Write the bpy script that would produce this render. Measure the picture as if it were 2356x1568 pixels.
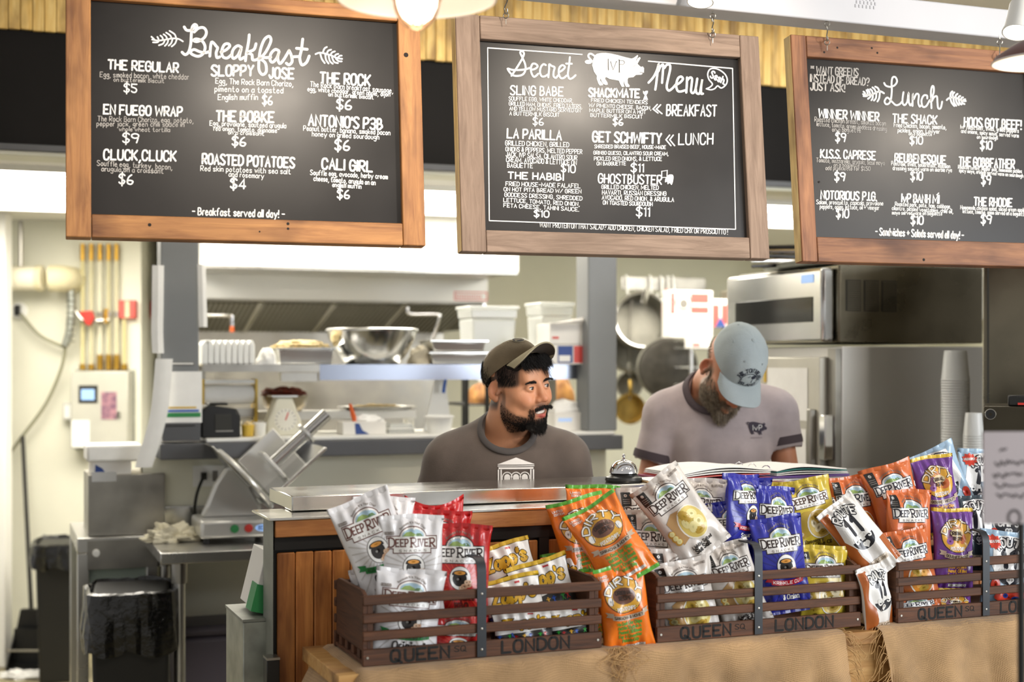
import bpy, bmesh, math, random
import numpy as np
from mathutils import Vector, Matrix, noise as mnoise
from mathutils.geometry import tessellate_polygon

for _o in list(bpy.data.objects):
    bpy.data.objects.remove(_o, do_unlink=True)
S = bpy.context.scene
COL = S.collection
random.seed(7)
PI = math.pi
W_PX, H_PX = 2356, 1568
FPX, CX, HY, CAMH = 3272.0, 1178.0, 830.0, 1.55   # focal length in pixels, principal column, horizon row, eye height

# ---------------------------------------------------------------- camera
cam_d = bpy.data.cameras.new('camera'); cam = bpy.data.objects.new('camera', cam_d); COL.objects.link(cam)
cam.location = (0, 0, CAMH); cam.rotation_euler = (PI/2, 0, 0)
cam_d.sensor_width = 36; cam_d.lens = 36*FPX/W_PX
cam_d.shift_y = (HY-H_PX/2)/W_PX
cam_d.clip_start = 0.05; cam_d.clip_end = 60
cam_d.dof.use_dof = True; cam_d.dof.focus_distance = 3.62; cam_d.dof.aperture_fstop = 2.3
S.camera = cam
# ---------------------------------------------------------------- world, big lights, exposure
wd = bpy.data.worlds.new('world'); S.world = wd; wd.use_nodes = True
wd.node_tree.nodes['Background'].inputs[0].default_value = (1.0, 0.97, 0.93, 1)
wd.node_tree.nodes['Background'].inputs[1].default_value = 0.30
S.view_settings.view_transform = 'Standard'; S.view_settings.look = 'None'
S.view_settings.gamma = 1; S.view_settings.use_curve_mapping = False
S.view_settings.exposure = 0.68

def area(name, loc, target, size, size_y, power, col):
    l = bpy.data.lights.new(name, 'AREA'); l.shape = 'RECTANGLE'; l.size = size; l.size_y = size_y
    l.energy = power; l.color = col
    o = bpy.data.objects.new(name, l); COL.objects.link(o); o.location = loc
    o.rotation_euler = (Vector(target)-Vector(loc)).to_track_quat('-Z', 'Y').to_euler()
    return o
# daylight from the shop's front windows, to the right of the photographer
area('shop_window_daylight', (4.5, 0.9, 1.9), (0.7, 3.6, 1.2), 2.6, 2.0, 120, (0.93, 0.965, 1.0))

# ---------------------------------------------------------------- colour and material helpers
def lin(c):
    return c/12.92 if c <= 0.04045 else ((c+0.055)/1.055)**2.4
def hexc(h):
    h = h.lstrip('#')
    return tuple(lin(int(h[i:i+2], 16)/255) for i in (0, 2, 4))
MATS = {}
def mat(name, col, rough=0.5, metal=0.0, var=0.0, vscale=8.0, bump=0.0, bscale=40.0, coat=0.0, trans=0.0,
        emit=0.0, alpha=1.0, spec=0.5, stretch=(1, 1, 1), col2=None, sss=0.0, rvar=0.0, sheen=0.0, ecol=None):
    if name in MATS: return MATS[name]
    m = bpy.data.materials.new(name); m.use_nodes = True; MATS[name] = m
    nt = m.node_tree; b = nt.nodes['Principled BSDF']; L = nt.links
    c = hexc(col) if isinstance(col, str) else col
    b.inputs['Base Color'].default_value = (*c, 1); b.inputs['Roughness'].default_value = rough
    b.inputs['Metallic'].default_value = metal; b.inputs['Specular IOR Level'].default_value = spec
    if coat: b.inputs['Coat Weight'].default_value = coat; b.inputs['Coat Roughness'].default_value = 0.12
    if trans: b.inputs['Transmission Weight'].default_value = trans
    if sheen: b.inputs['Sheen Weight'].default_value = sheen
    if sss:
        b.inputs['Subsurface Weight'].default_value = sss; b.inputs['Subsurface Radius'].default_value = (0.012, 0.005, 0.003)
        b.inputs['Subsurface Scale'].default_value = 1.0
    if alpha < 1: b.inputs['Alpha'].default_value = alpha
    if emit:
        b.inputs['Emission Color'].default_value = (*(hexc(ecol) if ecol else c), 1); b.inputs['Emission Strength'].default_value = emit
    tc = nt.nodes.new('ShaderNodeTexCoord'); mp = nt.nodes.new('ShaderNodeMapping')
    mp.inputs['Scale'].default_value = stretch; L.new(tc.outputs['Object'], mp.inputs['Vector'])
    if var or rvar:
        n = nt.nodes.new('ShaderNodeTexNoise'); n.inputs['Scale'].default_value = vscale; n.inputs['Detail'].default_value = 5
        L.new(mp.outputs[0], n.inputs['Vector'])
    if var:
        r = nt.nodes.new('ShaderNodeValToRGB'); c2 = hexc(col2) if col2 else tuple(x*(1-var) for x in c)
        c1 = c if col2 else tuple(min(1, x*(1+var*0.6)) for x in c)
        r.color_ramp.elements[0].position = 0.32; r.color_ramp.elements[1].position = 0.68
        r.color_ramp.elements[0].color = (*c2, 1); r.color_ramp.elements[1].color = (*c1, 1)
        L.new(n.outputs[0], r.inputs[0]); L.new(r.outputs[0], b.inputs['Base Color'])
    if rvar:
        mr = nt.nodes.new('ShaderNodeMapRange'); mr.inputs[3].default_value = max(0.02, rough-rvar); mr.inputs[4].default_value = rough+rvar
        mr.inputs[1].default_value = 0.3; mr.inputs[2].default_value = 0.7
        L.new(n.outputs[0], mr.inputs[0]); L.new(mr.outputs[0], b.inputs['Roughness'])
    if bump:
        n2 = nt.nodes.new('ShaderNodeTexNoise'); n2.inputs['Scale'].default_value = bscale; n2.inputs['Detail'].default_value = 4
        L.new(mp.outputs[0], n2.inputs['Vector'])
        bp = nt.nodes.new('ShaderNodeBump'); bp.inputs['Strength'].default_value = bump; bp.inputs['Distance'].default_value = 0.01
        L.new(n2.outputs[0], bp.inputs['Height']); L.new(bp.outputs[0], b.inputs['Normal'])
    return m

def wood(name, light, dark, axis='x', scale=1.0, rough=0.55, knots=True, rnd=0.25, coat=0.0, contrast=1.0):
    """long-grained timber: stretched noise for the grain, distorted rings for knots, a tint of its own per piece"""
    if name in MATS: return MATS[name]
    m = bpy.data.materials.new(name); m.use_nodes = True; MATS[name] = m
    nt = m.node_tree; b = nt.nodes['Principled BSDF']; L = nt.links
    b.inputs['Roughness'].default_value = rough
    if coat: b.inputs['Coat Weight'].default_value = coat; b.inputs['Coat Roughness'].default_value = 0.25
    tc = nt.nodes.new('ShaderNodeTexCoord'); oi = nt.nodes.new('ShaderNodeObjectInfo')
    add = nt.nodes.new('ShaderNodeVectorMath'); add.operation = 'ADD'
    rs = nt.nodes.new('ShaderNodeVectorMath'); rs.operation = 'SCALE'; rs.inputs[3].default_value = 37.0
    cx = nt.nodes.new('ShaderNodeCombineXYZ')
    for i in range(3): L.new(oi.outputs['Random'], cx.inputs[i])
    L.new(cx.outputs[0], rs.inputs[0]); L.new(tc.outputs['Object'], add.inputs[0]); L.new(rs.outputs[0], add.inputs[1])
    mp = nt.nodes.new('ShaderNodeMapping'); L.new(add.outputs[0], mp.inputs['Vector'])
    a = {'x': (1.6, 22, 22), 'y': (22, 1.6, 22), 'z': (22, 22, 1.6)}[axis]
    mp.inputs['Scale'].default_value = tuple(v*scale for v in a)
    n1 = nt.nodes.new('ShaderNodeTexNoise'); n1.inputs['Scale'].default_value = 3.2; n1.inputs['Detail'].default_value = 8
    n1.inputs['Roughness'].default_value = 0.65; n1.inputs['Distortion'].default_value = 0.8
    L.new(mp.outputs[0], n1.inputs['Vector'])
    mp2 = nt.nodes.new('ShaderNodeMapping'); L.new(add.outputs[0], mp2.inputs['Vector'])
    a2 = {'x': (3, 9, 9), 'y': (9, 3, 9), 'z': (9, 9, 3)}[axis]; mp2.inputs['Scale'].default_value = a2
    n2 = nt.nodes.new('ShaderNodeTexNoise'); n2.inputs['Scale'].default_value = 1.6; n2.inputs['Detail'].default_value = 3
    L.new(mp2.outputs[0], n2.inputs['Vector'])
    r1 = nt.nodes.new('ShaderNodeValToRGB')
    lo, hi = hexc(dark), hexc(light)
    r1.color_ramp.elements[0].position = 0.5-0.2/contrast; r1.color_ramp.elements[1].position = 0.5+0.2/contrast
    r1.color_ramp.elements[0].color = (*lo, 1); r1.color_ramp.elements[1].color = (*hi, 1)
    L.new(n1.outputs[0], r1.inputs[0])
    r2 = nt.nodes.new('ShaderNodeValToRGB')
    r2.color_ramp.elements[0].position = 0.30; r2.color_ramp.elements[1].position = 0.55
    r2.color_ramp.elements[0].color = (0.42, 0.36, 0.32, 1) if knots else (0.8, 0.78, 0.75, 1); r2.color_ramp.elements[1].color = (1, 1, 1, 1)
    L.new(n2.outputs[0], r2.inputs[0])
    mx = nt.nodes.new('ShaderNodeMix'); mx.data_type = 'RGBA'; mx.blend_type = 'MULTIPLY'; mx.inputs[0].default_value = 1.0
    L.new(r1.outputs[0], mx.inputs[6]); L.new(r2.outputs[0], mx.inputs[7])
    hs = nt.nodes.new('ShaderNodeHueSaturation'); mr = nt.nodes.new('ShaderNodeMapRange')
    mr.inputs[3].default_value = 1-rnd; mr.inputs[4].default_value = 1+rnd
    L.new(oi.outputs['Random'], mr.inputs[0]); L.new(mr.outputs[0], hs.inputs['Value']); L.new(mx.outputs[2], hs.inputs['Color'])
    L.new(hs.outputs[0], b.inputs['Base Color'])
    bp = nt.nodes.new('ShaderNodeBump'); bp.inputs['Strength'].default_value = 0.35; bp.inputs['Distance'].default_value = 0.003
    L.new(n1.outputs[0], bp.inputs['Height']); L.new(bp.outputs[0], b.inputs['Normal'])
    return m

# ---------------------------------------------------------------- mesh builder
def catmull(pts, n=4, closed=False):
    P = [np.array(p, float) for p in pts]
    if len(P) < 3: return [tuple(p) for p in P]
    out = []; N = len(P); rng = range(N if closed else N-1)
    for i in rng:
        if closed: p0, p1, p2, p3 = P[i-1], P[i], P[(i+1) % N], P[(i+2) % N]
        else: p0, p1, p2, p3 = P[max(i-1, 0)], P[i], P[i+1], P[min(i+2, N-1)]
        for k in range(n):
            t = k/n
            out.append(tuple(0.5*(2*p1+(p2-p0)*t+(2*p0-5*p1+4*p2-p3)*t*t+(3*p1-p0-3*p2+p3)*t**3)))
    if not closed: out.append(tuple(P[-1]))
    return out

class MB:
    def __init__(self): self.v = []; self.f = []; self.mi = []
    def add(self, vs, fs, mi=0, M=None):
        b = len(self.v)
        if M is not None: vs = [tuple(M @ Vector(p)) for p in vs]
        self.v += [tuple(p) for p in vs]
        self.f += [tuple(b+i for i in f) for f in fs]
        self.mi += [mi]*len(fs)
        return self
    def box(self, x0, x1, y0, y1, z0, z1, mi=0, M=None):
        return self.add([(x0, y0, z0), (x1, y0, z0), (x1, y1, z0), (x0, y1, z0), (x0, y0, z1), (x1, y0, z1), (x1, y1, z1), (x0, y1, z1)],
                        [(0, 3, 2, 1), (4, 5, 6, 7), (0, 1, 5, 4), (1, 2, 6, 5), (2, 3, 7, 6), (3, 0, 4, 7)], mi, M)
    def taper(self, x0, x1, y0, y1, z0, z1, dx, dy, mi=0, M=None):
        """box whose top grows by dx, dy on each side"""
        return self.add([(x0, y0, z0), (x1, y0, z0), (x1, y1, z0), (x0, y1, z0), (x0-dx, y0-dy, z1), (x1+dx, y0-dy, z1), (x1+dx, y1+dy, z1), (x0-dx, y1+dy, z1)],
                        [(0, 3, 2, 1), (4, 5, 6, 7), (0, 1, 5, 4), (1, 2, 6, 5), (2, 3, 7, 6), (3, 0, 4, 7)], mi, M)
    def tube(self, pts, r, n=10, closed=False, caps=True, mi=0, M=None):
        P = [Vector(p) for p in pts]; N = len(P); rings = []
        rr = r if isinstance(r, (list, tuple)) else [r]*N
        t0 = (P[1]-P[0]).normalized(); up = Vector((0, 0, 1)) if abs(t0.z) < 0.9 else Vector((1, 0, 0))
        nrm = (up-t0*up.dot(t0)).normalized()
        for i in range(N):
            if closed: t = (P[(i+1) % N]-P[i-1])
            else: t = P[min(i+1, N-1)]-P[max(i-1, 0)]
            if t.length < 1e-9: t = t0
            t = t.normalized(); nrm = (nrm-t*nrm.dot(t))
            nrm = nrm.normalized() if nrm.length > 1e-6 else t.orthogonal().normalized()
            bn = t.cross(nrm)
            rings.append([tuple(P[i]+(nrm*math.cos(2*PI*k/n)+bn*math.sin(2*PI*k/n))*rr[i]) for k in range(n)])
        vs = [p for rg in rings for p in rg]; fs = []
        for i in range(N if closed else N-1):
            j = (i+1) % N
            for k in range(n):
                fs.append((i*n+k, i*n+(k+1) % n, j*n+(k+1) % n, j*n+k))
        if caps and not closed:
            fs.append(tuple(range(n-1, -1, -1))); fs.append(tuple((N-1)*n+k for k in range(n)))
        return self.add(vs, fs, mi, M)
    def cyl(self, p0, p1, r0, r1=None, n=20, caps=True, mi=0, M=None):
        return self.tube([p0, p1], [r0, r0 if r1 is None else r1], n, False, caps, mi, M)
    def lathe(self, prof, n=28, c=(0, 0, 0), mi=0, M=None, sx=1, sy=1, closed=False):
        vs = []; fs = []; K = len(prof)
        for k in range(n):
            a = 2*PI*k/n
            for r, z in prof: vs.append((c[0]+r*math.cos(a)*sx, c[1]+r*math.sin(a)*sy, c[2]+z))
        for k in range(n):
            j = (k+1) % n
            for i in range(K if closed else K-1):
                i2 = (i+1) % K
                fs.append((k*K+i, j*K+i, j*K+i2, k*K+i2))
        return self.add(vs, fs, mi, M)
    def grid(self, fn, nu, nv, mi=0, M=None, closeu=False):
        vs = [fn(i/nu, j/nv) for i in range(nu+1) for j in range(nv+1)]
        fs = [(i*(nv+1)+j, (i+1)*(nv+1)+j, (i+1)*(nv+1)+j+1, i*(nv+1)+j+1) for i in range(nu) for j in range(nv)]
        return self.add(vs, fs, mi, M)
    def sheet(self, fn, nu, nv, th, mi=0, M=None):
        """grid with a thickness"""
        A = [[Vector(fn(i/nu, j/nv)) for j in range(nv+1)] for i in range(nu+1)]
        vs = []; fs = []
        def nrm(i, j):
            a = A[min(i+1, nu)][j]-A[max(i-1, 0)][j]; b = A[i][min(j+1, nv)]-A[i][max(j-1, 0)]
            c = a.cross(b); return c.normalized() if c.length > 1e-9 else Vector((0, 0, 1))
        for s in (0, 1):
            for i in range(nu+1):
                for j in range(nv+1): vs.append(tuple(A[i][j]+nrm(i, j)*(th*(0.5-s))))
        o = (nu+1)*(nv+1); ix = lambda i, j, s: s*o+i*(nv+1)+j
        for i in range(nu):
            for j in range(nv):
                fs.append((ix(i, j, 0), ix(i+1, j, 0), ix(i+1, j+1, 0), ix(i, j+1, 0)))
                fs.append((ix(i, j, 1), ix(i, j+1, 1), ix(i+1, j+1, 1), ix(i+1, j, 1)))
        for i in range(nu):
            fs.append((ix(i, 0, 0), ix(i, 0, 1), ix(i+1, 0, 1), ix(i+1, 0, 0)))
            fs.append((ix(i, nv, 0), ix(i+1, nv, 0), ix(i+1, nv, 1), ix(i, nv, 1)))
        for j in range(nv):
            fs.append((ix(0, j, 0), ix(0, j+1, 0), ix(0, j+1, 1), ix(0, j, 1)))
            fs.append((ix(nu, j, 0), ix(nu, j, 1), ix(nu, j+1, 1), ix(nu, j+1, 0)))
        return self.add(vs, fs, mi, M)
    def prism(self, poly, y0, y1, mi=0, M=None):
        """polygon in x,z extruded along y"""
        n = len(poly); vs = [(x, y0, z) for x, z in poly]+[(x, y1, z) for x, z in poly]; fs = []
        for t in tessellate_polygon([[Vector((x, z, 0)) for x, z in poly]]):
            fs.append(tuple(t)); fs.append(tuple(n+i for i in reversed(t)))
        for i in range(n): fs.append((i, (i+1) % n, n+(i+1) % n, n+i))
        return self.add(vs, fs, mi, M)
    def build(self, name, mats, parent=None, smooth=True, bevel=0.0, seg=2, angle=40, fix=True):
        me = bpy.data.meshes.new(name); me.from_pydata(self.v, [], self.f)
        if not isinstance(mats, (list, tuple)): mats = [mats]
        for m in mats: me.materials.append(m)
        if len(mats) > 1: me.polygons.foreach_set('material_index', self.mi)
        if fix:
            bm = bmesh.new(); bm.from_mesh(me); bmesh.ops.recalc_face_normals(bm, faces=bm.faces); bm.to_mesh(me); bm.free()
        if smooth:
            me.polygons.foreach_set('use_smooth', [True]*len(me.polygons))
            try: me.set_sharp_from_angle(angle=math.radians(angle))
            except Exception: pass
        me.update()
        o = bpy.data.objects.new(name, me); COL.objects.link(o)
        if parent is not None: o.parent = parent
        if bevel:
            md = o.modifiers.new('bevel', 'BEVEL'); md.width = bevel; md.segments = seg; md.limit_method = 'ANGLE'; md.angle_limit = math.radians(40)
        return o

def tag(o, label, cat, group=None):
    o['label'] = label; o['category'] = cat
    if group: o['group'] = group
    return o
def thing(name, label, cat, loc=(0, 0, 0), rz=0.0, group=None, rot=None):
    o = bpy.data.objects.new(name, None); COL.objects.link(o); o.empty_display_size = 0.05
    o.location = loc; o.rotation_euler = rot if rot else (0, 0, rz)
    return tag(o, label, cat, group)
def struct(o):
    o['kind'] = 'structure'; return o
def place(o, loc, rz=0.0):
    o.location = loc; o.rotation_euler = (0, 0, rz); return o

# ---------------------------------------------------------------- from the photograph's rays to real places
def P(px, py, Y):
    return Vector(((px-CX)/FPX*Y, Y, CAMH-(py-HY)/FPX*Y))
class Frame:
    """an upright plane family through (px0, Y0): u runs along it to the right and away, v straight into it"""
    def __init__(self, px0, Y0, deg):
        a = math.radians(deg); self.a = a
        self.u = Vector((math.cos(a), math.sin(a), 0)); self.v = Vector((-math.sin(a), math.cos(a), 0))
        self.o = Vector(((px0-CX)/FPX*Y0, Y0, 0))
    def s(self, px, off=0.0):
        k = (px-CX)/FPX; b = self.o+self.v*off
        return (k*b.y-b.x)/(self.u.x-k*self.u.y)
    def Y(self, px, off=0.0):
        return (self.o+self.v*off+self.u*self.s(px, off)).y
    def z(self, px, py, off=0.0):
        return CAMH-(py-HY)*self.Y(px, off)/FPX
    def w(self, s, off, z=0.0):
        return self.o+self.u*s+self.v*off+Vector((0, 0, z))
    def rect(self, x0, y0, x1, y1, off=0.0):
        """pixel rectangle -> s0, s1, z0, z1 on the plane at this offset"""
        xm = (x0+x1)/2
        return self.s(x0, off), self.s(x1, off), self.z(xm, y1, off), self.z(xm, y0, off)
CF = Frame(835, 3.00, 21.6)    # counter: front foot of the first crate
BF = Frame(1048, 3.50, 17.6)   # hanging menu boards
KF = Frame(370, 5.25, 20.0)    # kitchen pass-through wall
# ================================================================ the room
m_cream = mat('cream_wall_paint', '#dfdecd', 0.6, var=0.05, vscale=3, bump=0.05, bscale=60)
m_cream2 = mat('pale_wall_paint', '#e3e2d0', 0.6, var=0.05, vscale=2.5)
m_white = mat('white_paint', '#f0efe9', 0.5, var=0.03, vscale=4)
m_beam = mat('cool_white_paint', '#c6c6ca', 0.5, var=0.03, vscale=5)
m_floor = mat('kitchen_floor_tile', '#8d8468', 0.55, var=0.35, vscale=3.5, bump=0.1)
m_black = mat('black_panel_paint', '#131110', 0.6, var=0.3, vscale=3, spec=0.15)
m_grey = mat('grey_post_paint', '#7d7f80', 0.45, var=0.06, vscale=4)
m_dgrey = mat('dark_grey_ledge_paint', '#56575a', 0.45, var=0.1, vscale=5)
m_plank = wood('yellow_pine_plank', '#fadb90', '#e6b65a', 'z', 0.9, 0.5, True, 0.08)
m_steel = mat('brushed_steel', '#c9c8c4', 0.30, 1.0, var=0.04, vscale=3, rvar=0.05)
m_steel_s = mat('smooth_appliance_steel', '#cfcdc8', 0.42, 0.75, var=0.05, vscale=2.5, rvar=0.04)
m_steel_b = mat('bright_steel', '#d8d8d6', 0.2, 1.0, var=0.05, vscale=14)
m_steel_d = mat('dull_steel', '#a9a69e', 0.36, 1.0, var=0.12, vscale=9, rvar=0.08)
m_chrome = mat('chrome', '#e6e6e8', 0.07, 1.0)
m_galv = mat('galvanised_sheet', '#a5a89f', 0.45, 0.85, var=0.25, vscale=18)
m_blackp = mat('black_plastic', '#181817', 0.35, var=0.2, vscale=20)
m_lightp = mat('ceiling_light_diffuser', '#ffffff', 0.5, emit=8.5, ecol='#fff8ea')

def kbox(name, s0, s1, o0, o1, z0, z1, m, bevel=0.0, parent=None, fr=None):
    """upright box in a frame; origin at its foot"""
    fr = fr or KF; sm, om = (s0+s1)/2, (o0+o1)/2
    b = MB().box(s0-sm, s1-sm, o0-om, o1-om, 0, z1-z0)
    o = b.build(name, m, parent, bevel=bevel)
    if parent is None: place(o, fr.w(sm, om, z0), fr.a)
    return o

fl = MB().box(-5, 6, -1.5, 11.5, -0.06, 0).build('floor', m_floor); struct(fl)
wl = MB().box(-0.05, 1.80, 0, 0.12, 0, 2.30)
o = struct(wl.build('wall_left', m_cream)); place(o, (P(325, 0, 7.6).x-1.80, 7.6, 0))
A = P(325, 0, 7.6); B = P(374, 0, 8.75)
d = math.hypot(B.x-A.x, B.y-A.y); rzz = math.atan2(B.y-A.y, B.x-A.x)
o = struct(MB().box(0.0, d, 0, 0.1, 0, 2.30).build('wall_return', m_cream2)); place(o, (A.x, A.y+0.001, 0), rzz)
sB = 3.4
o = struct(kbox('wall_back', KF.s(372, sB)-0.05, 5.2, sB, sB+0.12, 0, 2.30, m_cream2))
o = struct(kbox('wall_right', 5.1, 5.2, 0.3, sB, 0, 2.30, m_cream2))
o = struct(kbox('ceiling', -3.2, 5.3, 0.16, sB+0.2, 2.302, 2.36, m_white))
# white jamb at the far left
o = struct(MB().box(-0.10, 0, 0, 0.10, 0, 2.30).build('trim_1', m_white, bevel=0.004)); place(o, (P(12, 0, 7.2).x, 7.2, 0))
# header above the pass: black band and yellow boards
hd = struct(kbox('wall_header', -2.2, 6.2, 0.02, 0.15, 2.31, 3.45, m_black))
o = struct(kbox('trim_2', -2.2, 6.2, 0.0, 0.16, 2.285, 2.309, m_cream, 0.003))
o = struct(kbox('trim_3', -2.2, 6.2, -0.012, 0.018, 2.30, 2.325, m_dgrey, 0.003))
pw = 0.0408
pm = MB().box(-pw/2+0.0006, pw/2-0.0006, -0.02, 0.0, 0, 0.70)
first = None
sP = -1.0
i = 0
while sP < 5.2:
    if first is None:
        o = pm.build('plank', m_plank, hd, bevel=0.0028, seg=1); first = o
    else:
        o = first.copy(); COL.objects.link(o); o.parent = hd
    o.location = (sP-2.0, -0.065, 2.735-2.31+random.uniform(-0.002, 0.002)); sP += pw; i += 1
# posts, ledge and knee wall of the pass
o = struct(kbox('post_left', KF.s(370), KF.s(458), 0.0, 0.13, 1.262, 2.285, m_grey, 0.006)); o.name = 'trim_4'
o = struct(kbox('post_right', KF.s(1353), KF.s(1420), 0.0, 0.13, 1.262, 2.285, m_grey, 0.006)); o.name = 'trim_5'
s0, s1 = KF.s(370)-0.005, KF.s(1427)
o = struct(kbox('trim_6', s0, s1, -0.03, 0.42, 1.186, 1.246, m_dgrey, 0.004))
o = struct(kbox('trim_7', s0+0.17, s1-0.03, -0.01, 0.42, 1.247, 1.261, m_white, 0.003))
o = struct(kbox('wall_front', -0.055, s1-0.02, 0.10, 0.20, 0, 1.185, m_cream2))
o = struct(kbox('baseboard_front', -0.055, s1-0.02, 0.085, 0.099, 0.001, 0.10, m_dgrey))
# white ceiling beam the boards hang from
BM = Frame(1640, 3.74, 20.9)
zb = BM.z(1640, 33)
bs0, bs1 = -1.75, 1.6
bo = kbox('trim_8', bs0, bs1, -0.05, 0.05, zb, zb+0.082, m_beam, 0.004, fr=BM); struct(bo)
vp = MB()
for r in range(4):
    for c_ in range(6):
        vp.box(c_*0.0118+(0.004 if r % 2 else 0), c_*0.0118+0.0035+(0.004 if r % 2 else 0), 0, 0.002, r*0.0105, r*0.0105+0.0085)
ve = vp.build('vent_slots', mat('vent_slot_grey', '#b9b9bd', 0.6), bo)
ve.location = (BM.s(1967, -0.05)-(bs0+bs1)/2, -0.0515, 0.043)
# kitchen ceiling lights
def troffer(s, off, ls, lo, lab, z=2.278):
    t = thing('ceiling_light', lab, 'ceiling light', KF.w(s, off, z), KF.a, 'kitchen ceiling lights')
    f = MB()
    for a in ((-ls/2-0.02, ls/2+0.02, -lo/2-0.02, -lo/2), (-ls/2-0.02, ls/2+0.02, lo/2, lo/2+0.02), (-ls/2-0.02, -ls/2, -lo/2, lo/2), (ls/2, ls/2+0.02, -lo/2, lo/2)):
        f.box(*a, 0, 0.023)
    f.build('frame', m_white, t)
    MB().box(-ls/2, ls/2, -lo/2, lo/2, 0.004, 0.012).build('diffuser', m_lightp, t)
troffer(-0.50, 1.15, 0.95, 1.5, 'long lit ceiling panel at the far left over the corridor')
troffer(0.42, 0.95, 0.6, 0.9, 'lit ceiling panel behind the breakfast menu board')
troffer(1.5, 0.95, 1.15, 0.95, 'lit ceiling panel behind the gap left of the secret menu board')
troffer(3.1, 0.95, 1.15, 0.95, 'lit ceiling panel behind the gap left of the lunch menu board')

# the higher ceiling over the serving side, plus unseen strip lights added to brighten it
cs = struct(kbox('ceiling_front', -2.2, 5.2, -1.45, 0.0, 3.05, 3.10, m_white))
troffer(0.75, -0.75, 1.15, 0.35, 'long added strip light, out of view high above the man in the brown cap', 3.026)
troffer(2.35, -0.75, 1.15, 0.35, 'long added strip light, out of view high above the bearded man', 3.026)
# ================================================================ hand lettering: a single-stroke alphabet, drawn as ribbons
_F = {
'A':"03 2b 43;16 36",'B':"03 0b;~0b 2b 3a 38 27 07;~07 37 45 34 23 03",'C':"~49 3b 1b 09 05 13 33 45",'D':"03 0b;~0b 2b 49 45 23 03",
'E':"4b 0b 03 43;07 37",'F':"4b 0b 03;07 37",'G':"~49 3b 1b 09 05 13 33 45;44 47 27",'H':"03 0b;43 4b;07 47",'I':"03 0b",'J':"~3b 35 23 13 05",
'K':"03 0b;4b 06;17 43",'L':"0b 03 43",'M':"03 0b 35 6b 63",'N':"03 0b 43 4b",'O':"~1b 09 05 13 33 45 49 3b 1b",'P':"03 0b;~0b 3b 49 37 06",
'Q':"~1b 09 05 13 33 45 49 3b 1b;25 52",'R':"03 0b;~0b 3b 49 37 06;17 43",'S':"~4a 3b 1b 09 18 36 45 33 13 04",'T':"0b 4b;23 2b",'U':"~0b 05 13 33 45 4b",
'V':"0b 23 4b",'W':"0b 13 39 53 6b",'X':"0b 43;03 4b",'Y':"0b 27 4b;27 23",'Z':"0b 4b 03 43",
'a':"~37 28 18 06 04 13 23 35;38 33",'b':"0b 03;~06 18 28 36 35 23 13 04",'c':"~37 28 18 06 05 13 23 34",'d':"3b 33;~36 28 18 06 05 13 23 35",
'e':"06 36;~36 28 18 06 05 13 23 34",'f':"~3b 2b 19 13;08 28",'g':"~37 28 18 06 05 14 24 35;~38 31 20 10 01",'h':"0b 03;~06 18 28 37 33",'i':"03 08;0a 0b",
'j':"~18 11 00;1a 1b",'k':"0b 03;38 05;16 33",'l':"0b 03",'m':"03 08;~06 18 27 23;~26 38 47 43",'n':"03 08;~06 18 28 37 33",'o':"~18 06 05 13 23 35 36 28 18",
'p':"08 00;~07 18 28 36 35 23 13 05",'q':"38 30;~37 28 18 06 05 13 23 35",'r':"03 08;~06 18 28",'s':"~37 28 18 07 16 25 34 23 13 04",'t':"~1b 14 23 33;08 28",
'u':"~08 04 13 23 34;38 33",'v':"08 23 48",'w':"08 13 27 33 48",'x':"08 33;03 38",'y':"08 23;48 10",'z':"08 38 03 33",
'0':"~1b 09 05 13 33 45 49 3b 1b",'1':"0a 1b 13",'2':"~09 1b 3b 49 38 03;03 43",'3':"~0a 1b 3b 49 37 17;~37 45 33 13 04",'4':"33 3b 05 45",'5':"4b 0b 08;~08 37 45 33 13 04",
'6':"~3b 19 05 13 33 45 36 16 05",'7':"0b 4b 13",'8':"~27 09 1b 3b 49 27 05 13 33 45 27",'9':"~48 27 08 0a 2b 4a 48 33",
'$':"~4a 3b 1b 09 18 36 45 33 13 04;2d 21",'&':"~43 19 1b 3a 28 05 13 35 47",',':"13 01",'.':"03 03",'!':"06 0b;03 03",'-':"07 37",'+':"07 47;25 29",
'/':"03 4b",'?':"~09 1b 3b 49 37 26;23 23","'":"0b 09",'*':"29 2b;09 4b;0b 49",'#':"13 1b;33 3b;09 49;05 45",'%':"03 4b;~0a 1b 19 0a;~35 45 34 35",'"':"0b 09;2b 29",'(':"~1b 07 13",')':"~0b 17 03"}
_GL = {}
def glyph(ch):
    if ch in _GL: return _GL[ch]
    if ch not in _F: _GL[ch] = ([], 2.2); return _GL[ch]
    st = []; mx = 0
    for part in _F[ch].split(';'):
        sm = part.startswith('~'); pts = [(int(p[0], 16), (int(p[1], 16)-3)/8) for p in part.lstrip('~').split()]
        mx = max(mx, max(p[0] for p in pts))
        st.append(catmull(pts, 3) if sm else pts)
    _GL[ch] = (st, mx); return _GL[ch]
def text_strokes(txt, gap=1.7, space=2.6, serif=False):
    """strokes with x in grid units, y in cap heights; returns strokes, width"""
    x = 0; out = []
    for ch in txt:
        if ch == ' ': x += space; continue
        st, w = glyph(ch)
        for s in st:
            out.append([(x+p[0], p[1]) for p in s])
            if serif and ch.isalpha():
                for e, q in ((s[0], s[1 if len(s) > 1 else 0]), (s[-1], s[-2 if len(s) > 1 else 0])):
                    if e[1] in (0.0, 1.0) and abs(e[1]-q[1]) > 0.12:
                        out.append([(x+e[0]-0.75, e[1]), (x+e[0]+0.75, e[1])])
        x += w+gap
    return out, max(x-gap, 0.5)

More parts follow.
